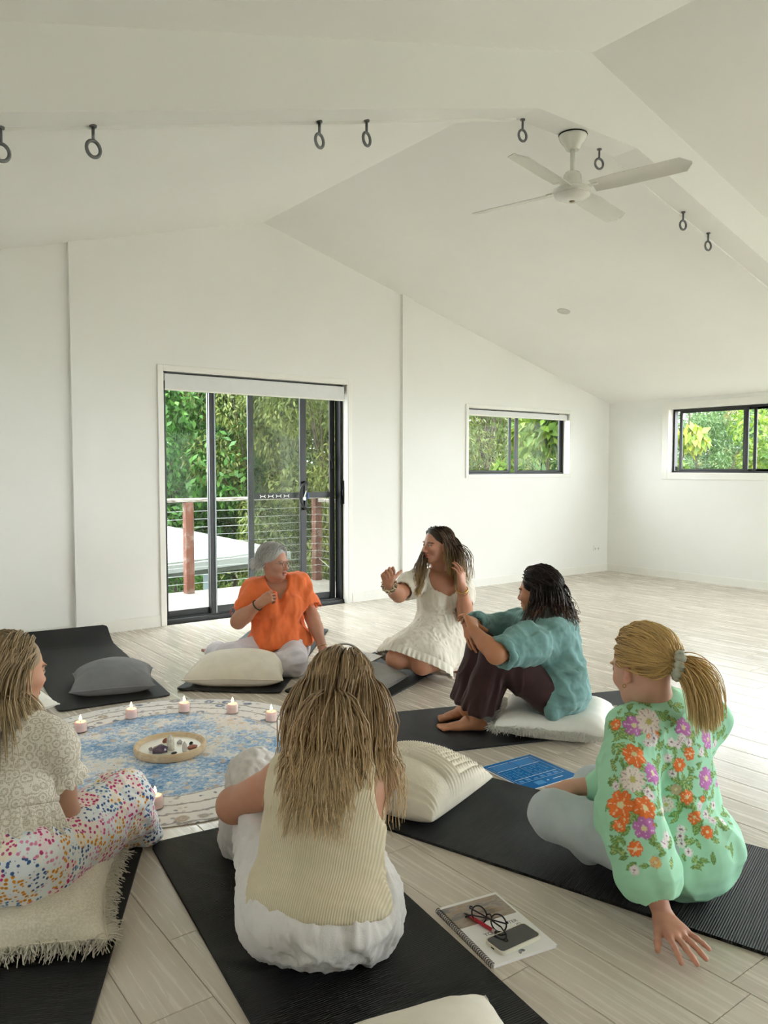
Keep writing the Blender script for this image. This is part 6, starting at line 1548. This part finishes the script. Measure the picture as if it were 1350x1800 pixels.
    for s, tl, rr in (('L', .74, .092), ('R', .76, .080)):
        c = shorten(J['sh'+s], J['el'+s], tl); ax = nrm(J['el'+s]-J['sh'+s]); a0 = nrm(np.cross(ax, [.1, .2, 1])); b0 = np.cross(ax, a0)
        for i in range(90):
            a = rng.uniform(0, 6.28); o_ = a0*math.cos(a)+b0*math.sin(a); p = c+o_*rr; q = p+ax*rng.uniform(.008, .022)+o_*rng.uniform(-.002, .008); sd = np.cross(ax, o_)*.0022; k = len(Vf); Vf += [p-sd-ax*.006, p+sd-ax*.006, q+sd*.5, q-sd*.5]; Ff.append((k, k+1, k+2, k+3))
    o = put('frayed_hem', np.array(Vf), np.array(Ff), M_OR, root, base); o['kind'] = 'stuff'
    HM = hair_mat('silver_grey_hair', '#a6a3a0', '#cac8c5', '#eae9e7', '#8a8784')
    d = scalp_roots(1800, rng, lambda d: (d[:, 2] > -.5) & ~((d[:, 1] > .48+.30*np.clip(d[:, 2], 0, 1)) & (d[:, 2] < .86)) & ~((d[:, 1] > .05) & (d[:, 2] < .10)))
    def comb(d, P): return np.stack([d[:, 0]*.5+.35, -.55-.5*(d[:, 2] < .3), -.2+.9*(d[:, 2] > .5)*0], 1)+rng.normal(size=(len(d), 3))*.22
    P, k = grow_hair(H, d, comb, rng.uniform(.035, .075, len(d)), 8, rng, [], lift=(.010, .032), gw=lambda i, S: .05+.30*i/S, wave=(.003, .06), clump=140, hug=.0)
    hv, hf = H.cap_hair(grow=.0025); hair_obj('hair', [strand_mesh(P, .0031, .7, 3, rng, tones(k, rng)), (hv, hf, np.full(len(hv), .6), np.full(len(hv), .3))], HM, root, base)
    worn_glasses(H, root, base, plain('brown_metal_frame', '#6b4a42', .3, metal=.4))
    bracelet(shorten(J['elR'], J['wrR'], .90), J['wrR']-J['elR'], .036, .0055, plain('dark_beads', '#3a2a24', .4), root, base, beads=22)
    bracelet(shorten(J['elL'], J['wrL'], .93), J['wrL']-J['elL'], .034, .002, M_GOLD, root, base)
woman_orange()
# ================================================================== woman kneeling in a white dress
def woman_dress():
    base = np.array([*flo(765, 1178)[:2], MZ]); root = person('long-haired woman kneeling in a white ruffled dress with raised hands', base); rng = np.random.default_rng(32)
    J = dict(pel=at(777, 1118, 5.10), neck=at(771, 1005, 5.08), shR=at(735, 1018, 5.02), shL=at(808, 1016, 5.13), head=at(769, 960, 5.03))
    J['elR'] = at(701, 1045, 4.83); J['wrR'] = at(684, 1030, 4.64); J['elL'] = at(818, 1080, 4.97); J['wrL'] = at(812, 1031, 4.83)
    J['hipR'] = at(755, 1122, 5.04); J['hipL'] = at(799, 1122, 5.12); J['knR'] = at(697, 1158, 4.82); J['knL'] = at(742, 1168, 4.80); J['anR'] = at(775, 1168, 5.0); J['anL'] = at(808, 1162, 5.10)
    bones('dress', J); T = Torso(J['pel'], J['neck'], J['shL'], J['shR']); tone = '#b98368'
    F = Field(.008); T.prims(F, b=.97, bust=.055)
    for s in 'LR': F.cap(J['hip'+s], J['kn'+s], .085, .062, .04); F.cap(J['kn'+s], J['an'+s], .058, .036, .03)
    V, Fq = F.mesh(); V[:, 2] = np.maximum(V[:, 2], MZ+.002); parts = [(V, Fq, skin_cols(V, tone, 1))]
    F = Field(.0042); arm_prims(F, J['shR'], J['elR'], J['wrR'], (.046, .044, .028), .03)
    hand_prims(F, J['wrR'], np.array([0, 0, 1.0])-CR*.2, CFH*.85-CR*.35, False, [(55, 75, 50), (60, 80, 50), (65, 80, 50), (65, 80, 50)], thumb=(.95, -.15, -.25, -.2), s=.98); V, Fq = F.mesh(); parts.append((V, Fq, skin_cols(V, tone, 2)))
    F = Field(.0042); arm_prims(F, J['shL'], J['elL'], J['wrL'], (.046, .045, .028), .03)
    hand_prims(F, J['wrL'], np.array([0, 0, 1.0])-CR*.05+CFH*.1, CR*.75-CFH*.6, True, [(30, 25, 15), (25, 20, 15), (20, 20, 15), (20, 25, 15)], thumb=(.35, .45, .1, .1), s=.95); V, Fq = F.mesh(); parts.append((V, Fq, skin_cols(V, tone, 3)))
    F = Field(.004); hl = J['anL']*[1, 1, 0]+np.array([0, 0, .03]); foot_prims(F, hl, hl+T.fr*-.20+np.array([0, 0, .02]), up=(0, 0, -1), left=True); V, Fq = F.mesh(); parts.append((V, Fq, skin_cols(V, tone, 4)))
    H = Head(J['head'], facing(-.86, -.50, .03), scale=1.0); parts.append(H.mesh(J['neck'], '#bd8770', brow='#3a271d', mouth_open=.002, lips='#b25f58'))
    V, Fq, C = join(parts); put('body', V, Fq, M_SKIN, root, base, C)
    # dress: gathered bodice, puffed sleeves, full skirt over the thighs
    F = Field(.0055); T.prims(F, g=.014, b=1.0, bust=.06, k=.05); F.ell(T.p(0, .01, .30), (.150, .125, .06), T.R, .04)
    for s, sg in (('R', -1), ('L', 1)):
        sh, el = J['sh'+s], J['el'+s]; F.cap(sh, shorten(sh, el, .42), .062, .082, .04); F.cap(shorten(sh, el, .4), shorten(sh, el, .66), .078, .066, .03); F.cap(shorten(sh, el, .60), shorten(sh, el, 1.1), .054, .066, .006, op='-')
    F.ell(T.p(0, .10, .95), (.108, .10, .125), T.R, .012, op='-'); F.ell(T.neck+T.up*.06, (.09, .09, .085), T.R, .012, op='-')
    mid = (J['knR']+J['knL'])/2; z0 = np.array([0, 0, 1.0])
    F.cap(J['hipR']+z0*.01, shorten(J['hipR'], J['knR'], .80)+z0*.02, .125, .098, .07); F.cap(J['hipL'], shorten(J['hipL'], J['knL'], .74)+z0*.02, .125, .105, .07); F.cap(J['pel'], shorten(J['pel'], mid, .62), .14, .12, .08)
    for q, r in ((at(690, 1140, 4.97), .07), (at(800, 1150, 5.02), .095), (at(778, 1168, 4.88), .055), (at(806, 1135, 5.14), .075)): F.cap(J['pel']-z0*.04, q, .13, r, .07)
    hp_, hn_ = shorten(mid, J['pel'], .10)+z0*.02, nrm((mid-J['pel'])*[1, 1, 0]-z0*.55); F.plane(hp_, hn_, .01); F.plane((0, 0, .045), (0, 0, -1), .01)
    V, Fq = F.mesh(); hem = lambda P: np.clip((.20-P[:, 2])/.15, .0, 1)+.15
    V = folds(V, Fq, (mid-J['pel'])*[1, 1, .6]-z0*.12, 19, .007, 5, mask=lambda P: np.clip(hem(P), .1, 1)); V = folds(V, Fq, T.up, 34, .004, 6); V = folds(V, Fq, T.lat, 60, .0016, 7, mask=lambda P: np.exp(-(((P-T.p(0, 0, .33))@T.up)/.035)**2)*2)
    M_DR = fabric('white_crinkle_cotton', '#ded7ca', 330, .4, .05); put('dress', V, Fq, M_DR, root, base)
    # hem ruffle following the skirt edge in front of the knees
    nr_ = (V-hp_)@hn_; rim = V[(nr_ > -.012)]; uax = nrm(np.cross(hn_, z0)); wax = np.cross(uax, hn_); cen = rim.mean(0); ang_ = np.arctan2((rim-cen)@wax, (rim-cen)@uax); rad_ = np.hypot((rim-cen)@wax, (rim-cen)@uax)
    n = 200; Vr = []; Fr = []; rr_ = np.array([rad_[np.abs((ang_-a+math.pi) % (2*math.pi)-math.pi) < .12].max() if (np.abs((ang_-a+math.pi) % (2*math.pi)-math.pi) < .12).any() else .1 for a in np.linspace(-math.pi, math.pi, n, endpoint=False)]); rr_ = np.convolve(np.r_[rr_[-6:], rr_, rr_[:6]], np.ones(13)/13, 'valid')
    for j in range(5):
        for i_ in range(n):
            a = -math.pi+2*math.pi*i_/n; f_ = j/4; r = rr_[i_]*(1.03+.05*f_)+.006*f_*math.sin(a*34+.8*math.sin(a*7)); p = cen+(uax*math.cos(a)+wax*math.sin(a))*r+hn_*(-.008+.042*f_)-z0*.012*f_*f_+z0*.012; p[2] = max(p[2], MZ+.004+.002*math.sin(a*17)); Vr.append(p)
    for j in range(4):
        for i_ in range(n): Fr.append((j*n+i_, j*n+(i_+1) % n, (j+1)*n+(i_+1) % n, (j+1)*n+i_))
    put('hem_ruffle', np.array(Vr), np.array(Fr), M_DR, root, base)
    b = MB(); b.tube([T.p(0, .005, .325)+T.lat*.152*math.cos(a)+T.fr*.126*math.sin(a)+T.up*.003*math.sin(a*40) for a in np.linspace(0, 2*math.pi, 120, endpoint=False)], .009, 6, closed=True); b.tube([T.p(0, .005, .395)+T.lat*.148*math.cos(a)+T.fr*.126*math.sin(a)+T.up*.003*math.sin(a*44) for a in np.linspace(0, 2*math.pi, 120, endpoint=False)], .007, 6, closed=True); mb_part(b, 'waistband', M_DR, root, base, smooth=True)
    b = MB().tube([T.p(0, .150, .60), T.p(-.002, .165, .45), T.p(.004, .160, .28), T.p(-.006, .155, .12)], .0022, 5); mb_part(b, 'tie_cord', M_DR, root, base)
    HM = hair_mat('brown_to_blonde_hair', '#33261d', '#6a5037', '#c6a36b', '#241a14')
    d = scalp_roots(1700, rng, lambda d: face_free(d) & ~((d[:, 1] > .30) & (d[:, 2] < .55)) & ~((d[:, 1] > -.12) & (d[:, 2] < .25)))
    def comb(d, P): side = np.where(d[:, 0] > .02, 1.0, -1.0); return np.stack([side*.8, -.55+0*d[:, 0], -.35+0*d[:, 0]], 1)
    coll = [(shorten(T.pel, T.neck, .3), shorten(T.pel, T.neck, .86), .115), (J['shL'], J['shR'], .062), (J['neck']-T.up*.04, J['head'], .056)]
    P, k = grow_hair(H, d, comb, rng.uniform(.24, .33, len(d)), 12, rng, coll, lift=(.004, .018), gw=lambda i, S: min(.9, .05+.06*i), wave=(.005, .12), clump=90)
    # locks brought forward over the right shoulder
    nf = 420; p0 = H.w((.066, -.01, .05))+rng.normal(size=(nf, 3))*.014; ctrl = [p0, at(745, 975, 5.02)+rng.normal(size=(nf, 3))*.010, at(741, 1000, 4.93)+rng.normal(size=(nf, 3))*.018, at(735, 1022, 4.885)+rng.normal(size=(nf, 3))*.018, at(731, 1040, 4.875)+rng.normal(size=(nf, 3))*.014]
    ts = np.linspace(0, 4, 14); Pf = np.stack([ctrl[min(3, int(q))]*(1-(q-min(3, int(q))))+ctrl[min(3, int(q))+1]*(q-min(3, int(q))) for q in ts], 1); Pf[:, 1:-1] = (Pf[:, :-2]+2*Pf[:, 1:-1]+Pf[:, 2:])/4; kf = rng.integers(0, 24, nf); Pf = Pf+(.006*np.sin(ts*1.9+rng.uniform(0, 6.28, 24)[kf][:, None]))[..., None]*CR
    hv, hf = H.cap_hair(grow=.0025); hair_obj('hair', [strand_mesh(P, .0024, .6, 3, rng, tones(k, rng)), strand_mesh(Pf, .0024, .5, 3, rng, np.clip(tones(kf, rng)+.15, 0, 1)), (hv, hf, np.full(len(hv), .4), np.full(len(hv), .05))], HM, root, base)
    b = MB(); c = shorten(J['elR'], J['wrR'], .97)+np.array([0, 0, .006]); ax = nrm(J['wrR']-J['elR']); rg = ring(c, ax, .036, .013, 40); b.tube([p+nrm(p-c)*.004*math.sin(i*2.2) for i, p in enumerate(rg)], [.014+.003*math.sin(i*1.7) for i in range(40)], 8, closed=True)
    t = NT('leopard_satin'); vv = t.vor(t.coord(), 95, 'F1'); m = t.set(t.ramp(vv.outputs['Distance'], [(.25, lin('#3a2a1f')), (.42, lin('#6b4f36')), (.55, lin('#cbb594')), (.8, lin('#ded0b8'))]), .5, .3); mb_part(b, 'scrunchie', m, root, base, smooth=True)
    bracelet(shorten(J['elL'], J['wrL'], .90), J['wrL']-J['elL'], .034, .004, M_GOLD, root, base); bracelet(shorten(J['elL'], J['wrL'], .80), J['wrL']-J['elL'], .036, .0016, M_GOLD, root, base)
    e0 = H.w((-.078, .002, -.036)); b = MB().tube(ring(e0, CFH, .008, .0015, 16), .0016, 6, closed=True); mb_part(b, 'earring', M_GOLD, root, base, smooth=True)
woman_dress()
# ================================================================== dark-haired woman in teal shirt hugging her knees
def woman_teal():
    base = np.array([*flo(975, 1275)[:2], .08]); root = person('dark-haired barefoot woman in a teal shirt hugging her knees', base); rng = np.random.default_rng(33)
    J = dict(pel=at(972, 1216, 3.96), neck=at(958, 1086, 4.03), shL=at(966, 1122, 3.90), shR=at(916, 1100, 4.20), head=at(946, 1043, 4.07))
    J['elL'] = at(872, 1150, 3.68); J['wrL'] = at(832, 1108, 3.80); J['elR'] = at(872, 1106, 4.20); J['wrR'] = at(822, 1093, 3.95)
    J['hipL'] = at(970, 1224, 3.89); J['hipR'] = at(962, 1212, 4.06); J['knL'] = at(872, 1152, 3.86); J['knR'] = at(848, 1138, 4.02); J['anL'] = at(840, 1258, 3.94); J['anR'] = at(820, 1248, 4.06)
    bones('teal', J); T = Torso(J['pel'], J['neck'], J['shL'], J['shR']); tone = '#b67d5c'
    F = Field(.011); T.prims(F, b=1.0, bust=.05, curve=-.02)
    for s in 'LR': F.cap(J['hip'+s], J['kn'+s], .088, .060, .04); F.cap(J['kn'+s], J['an'+s], .056, .034, .03)
    V, Fq = F.mesh(); parts = [(V, Fq, skin_cols(V, tone, 1))]
    F = Field(.0040); el, wr = J['elL'], J['wrL']; F.cap(shorten(J['shL'], el, .7), el, .046, .046, .02); F.cap(el, shorten(el, wr, .4), .045, .040, .02); F.cap(shorten(el, wr, .35), wr, .040, .028, .02)
    hand_prims(F, wr, nrm(at(826, 1082, 3.88)-wr), CR*.5-CFH*.7+np.array([0, 0, .3]), True, [(30, 45, 30), (35, 50, 30), (30, 45, 30), (25, 40, 25)], thumb=(.6, .3, .1, .1), s=.98); V, Fq = F.mesh(); parts.append((V, Fq, skin_cols(V, tone, 2)))
    F = Field(.0040); el, wr = J['elR'], J['wrR']; F.cap(el, wr, .040, .029, .02)
    hand_prims(F, wr+np.array([0, 0, .004]), nrm(at(836, 1150, 3.83)-wr), -CFH*.75-CR*.55, False, [(6, 12, 10), (8, 14, 10), (10, 16, 10), (12, 18, 10)], spread=(.22, .05, -.06, -.16), thumb=(.75, .15, .1, .1), s=1.0); V, Fq = F.mesh(); parts.append((V, Fq, skin_cols(V, tone, 3)))
    F = Field(.003); hL, tL = flo(846, 1282, MZ), flo(774, 1283, MZ); foot_prims(F, hL, tL, left=True); F.cap(J['anL'], hL+np.array([0, 0, .04])+nrm(tL-hL)*.03, .035, .032, .02)
    hR, tR = flo(832, 1258, MZ), flo(772, 1266, MZ); foot_prims(F, hR, tR, left=False); F.cap(J['anR'], hR+np.array([0, 0, .04])+nrm(tR-hR)*.03, .035, .032, .02)
    V, Fq = F.mesh(); V[:, 2] = np.maximum(V[:, 2], MZ); parts.append((V, Fq, skin_cols(V, '#bd8463', 4)))
    H = Head(J['head'], facing(-.80, .58, -.05), scale=1.03); parts.append(H.mesh(J['neck'], tone))
    V, Fq, C = join(parts); put('body', V, Fq, M_SKIN, root, base, C)
    # flared trousers
    F = Field(.0055); F.ell(T.p(0, 0, .0), (.165, .12, .10), T.R, .04); F.plane(T.p(0, 0, .22), T.up)
    for s in 'LR': F.cap(J['hip'+s], J['kn'+s], .105, .078, .05); F.cap(J['kn'+s], shorten(J['kn'+s], J['an'+s], .45), .076, .082, .03); F.cap(shorten(J['kn'+s], J['an'+s], .45), shorten(J['kn'+s], J['an'+s], .84), .078, .088, .03)
    F.plane(shorten(J['knL'], J['anL'], .88), J['anL']-J['knL']+CR*.10, .004); 
    for s in 'LR': F.cap(shorten(J['kn'+s], J['an'+s], .80), shorten(J['kn'+s], J['an'+s], 1.3), .07, .12, .006, op='-')
    F.plane((0, 0, .05), (0, 0, -1), .02); V, Fq = F.mesh(); V = folds(V, Fq, J['anL']-J['knL'], 17, .012, 5, mask=lambda P: np.clip((.42-P[:, 2])/.25, 0, 1)*(((P-J['knL'])@CR) < .12)+.12)
    put('trousers', V, Fq, fabric('dark_brown_jersey', '#3a2526', 900, .15, .08, rough=.75), root, base)
    # shirt
    F = Field(.0055); T.prims(F, g=.022, b=.98, bust=.05, k=.05, curve=-.022); el, sh = J['elL'], J['shL']
    F.cap(sh, shorten(sh, el, .45), .080, .088, .05); F.cap(shorten(sh, el, .4), shorten(sh, el, .86), .088, .072, .04)
    F.cap(J['shR'], J['elR'], .066, .062, .04); F.cap(J['elR'], shorten(J['elR'], J['wrR'], .72), .058, .048, .03)
    F.cap(shorten(J['elR'], J['wrR'], .66), shorten(J['elR'], J['wrR'], 1.0), .036, .045, .006, op='-'); F.cap(shorten(sh, el, .84), shorten(sh, el, 1.25), .056, .075, .006, op='-')
    F.ell(T.p(0, -.03, .10), (.165, .10, .13), T.R, .05); F.cap(T.p(.10, -.03, .15), at(975, 1250, 3.80), .09, .04, .05); F.cap(T.p(0, -.05, .15), at(998, 1246, 3.94), .08, .035, .05)
    F.ell(T.neck+T.up*.06+T.fr*.04, (.085, .085, .08), T.R, .012, op='-'); F.plane(at(985, 1256, 3.88), (0, 0, -1), .004); V, Fq = F.mesh()
    V = folds(V, Fq, el-sh, 9, .013, 5); V = folds(V, Fq, T.up+T.fr*.5, 12, .009, 6); V = folds(V, Fq, T.fr-T.up*.4, 22, .004, 16); V = folds(V, Fq, T.lat, 30, .002, 7)
    M_TEAL = fabric('teal_cotton', '#6f9492', 700, .2, .07); put('shirt', V, Fq, M_TEAL, root, base)
    b = MB(); ax = nrm(el-sh); c = shorten(sh, el, .88); rg = ring(c, ax, .066, .012, 36)
    b.tube([p+ax*.006*math.sin(i*.7) for i, p in enumerate(rg)], [.018+.004*math.sin(i*1.3) for i in range(36)], 8, closed=True); mb_part(b, 'rolled_cuff', M_TEAL, root, base, smooth=True)
    b = MB(); rg = ring(T.neck+T.up*.012-T.fr*.01, T.up+T.fr*.5, .072, .014, 30); b.tube(rg, .016, 8, closed=True); mb_part(b, 'collar', M_TEAL, root, base, smooth=True)
    HM = hair_mat('dark_brown_wavy_hair', '#1d1310', '#2d1c15', '#6a4a33', '#120b09')
    tie = H.w((0, -.115, -.010)); tl = H.l(tie)
    d = scalp_roots(1900, rng, lambda d: (d[:, 2] > -.65) & ~((d[:, 1] > .52+.25*np.clip(d[:, 2], 0, 1)) & (d[:, 2] < .80)) & ~((d[:, 1] > .0) & (d[:, 2] < .02)))
    loose = (rng.uniform(size=len(d)) < .50) & (d[:, 1] < .05) & (d[:, 2] < .55); d1, d2 = d[~loose], d[loose]
    S = 11; u = np.linspace(0, 1, S)[None, :, None]; lay = rng.uniform(.008, .030, len(d1))[:, None, None]; te = tl+rng.normal(size=(len(d1), 1, 3))*.010; path = (H.CC+d1*(H.CRd+.002))[:, None, :]*(1-u)+te*u
    q = (path-H.CC)/H.CRd; mg = np.linalg.norm(q, axis=2)[..., None]; path = np.where(mg < 1+lay/.08, H.CC+q/mg*(H.CRd+lay*np.sin(np.clip(u*1.1+.05, 0, 1)*math.pi)**.5), path); k1 = rng.integers(0, 90, len(d1)); path = path+(.004*np.sin(u[..., 0]*14+rng.uniform(0, 6.28, 90)[k1][:, None]))[..., None]*d1[:, None, :]
    A = H.s*path@H.R+H.c
    coll = [(shorten(T.pel, T.neck, .3), shorten(T.pel, T.neck, .86), .14), (J['shL'], J['shR'], .08), (J['neck']-T.up*.04, J['head'], .056)]
    def comb(d, P): return np.stack([np.sign(d[:, 0])*.3, -.1+0*d[:, 0], -.8+0*d[:, 0]], 1)
    B, k2 = grow_hair(H, d2, comb, rng.uniform(.16, .24, len(d2)), 14, rng, coll, lift=(.010, .030), gw=lambda i, S: min(.9, .08+.06*i), wave=(.009, .055), clump=70)
    nP = 420; dp = nrm(facing(.7, -.1, -.5)); P = [tie+rng.normal(size=(nP, 3))*.010]; v = np.tile(dp, (nP, 1))+rng.normal(size=(nP, 3))*.3
    for i in range(1, 18): v = v*.86+np.array([0, 0, -1.0])*.14; v /= np.linalg.norm(v, axis=1)[:, None]; P.append(P[-1]+v*rng.uniform(.008, .0105, nP)[:, None])
    P = np.stack(P, 1); k3 = rng.integers(0, 40, nP); P = P+(.010*np.linspace(0, 1, 18)*np.sin(np.linspace(0, 20, 18)[None]+rng.uniform(0, 6.28, 40)[k3][:, None]))[..., None]*rng.normal(size=(40, 1, 3))[k3]
    hv, hf = H.cap_hair(grow=.0025); hair_obj('hair', [strand_mesh(A, .0025, .3, 3, rng, tones(k1, rng)), strand_mesh(B, .0022, .6, 3, rng, tones(k2, rng)), strand_mesh(P, .0021, .6, 3, rng, np.clip(tones(k3, rng)+.2, 0, 1)), (hv, hf, np.full(len(hv), .3), np.full(len(hv), .1))], HM, root, base)
    b = MB().tube(ring(tie+dp*.008, dp, .020, .007, 24), .008, 8, closed=True); mb_part(b, 'hair_tie', plain('black_elastic', '#151213', .6), root, base, smooth=True)
    bracelet(shorten(J['elL'], J['wrL'], 1.25), J['wrL']-J['elL'], .012, .0015, M_GOLD, root, base, 'finger_ring')
woman_teal()
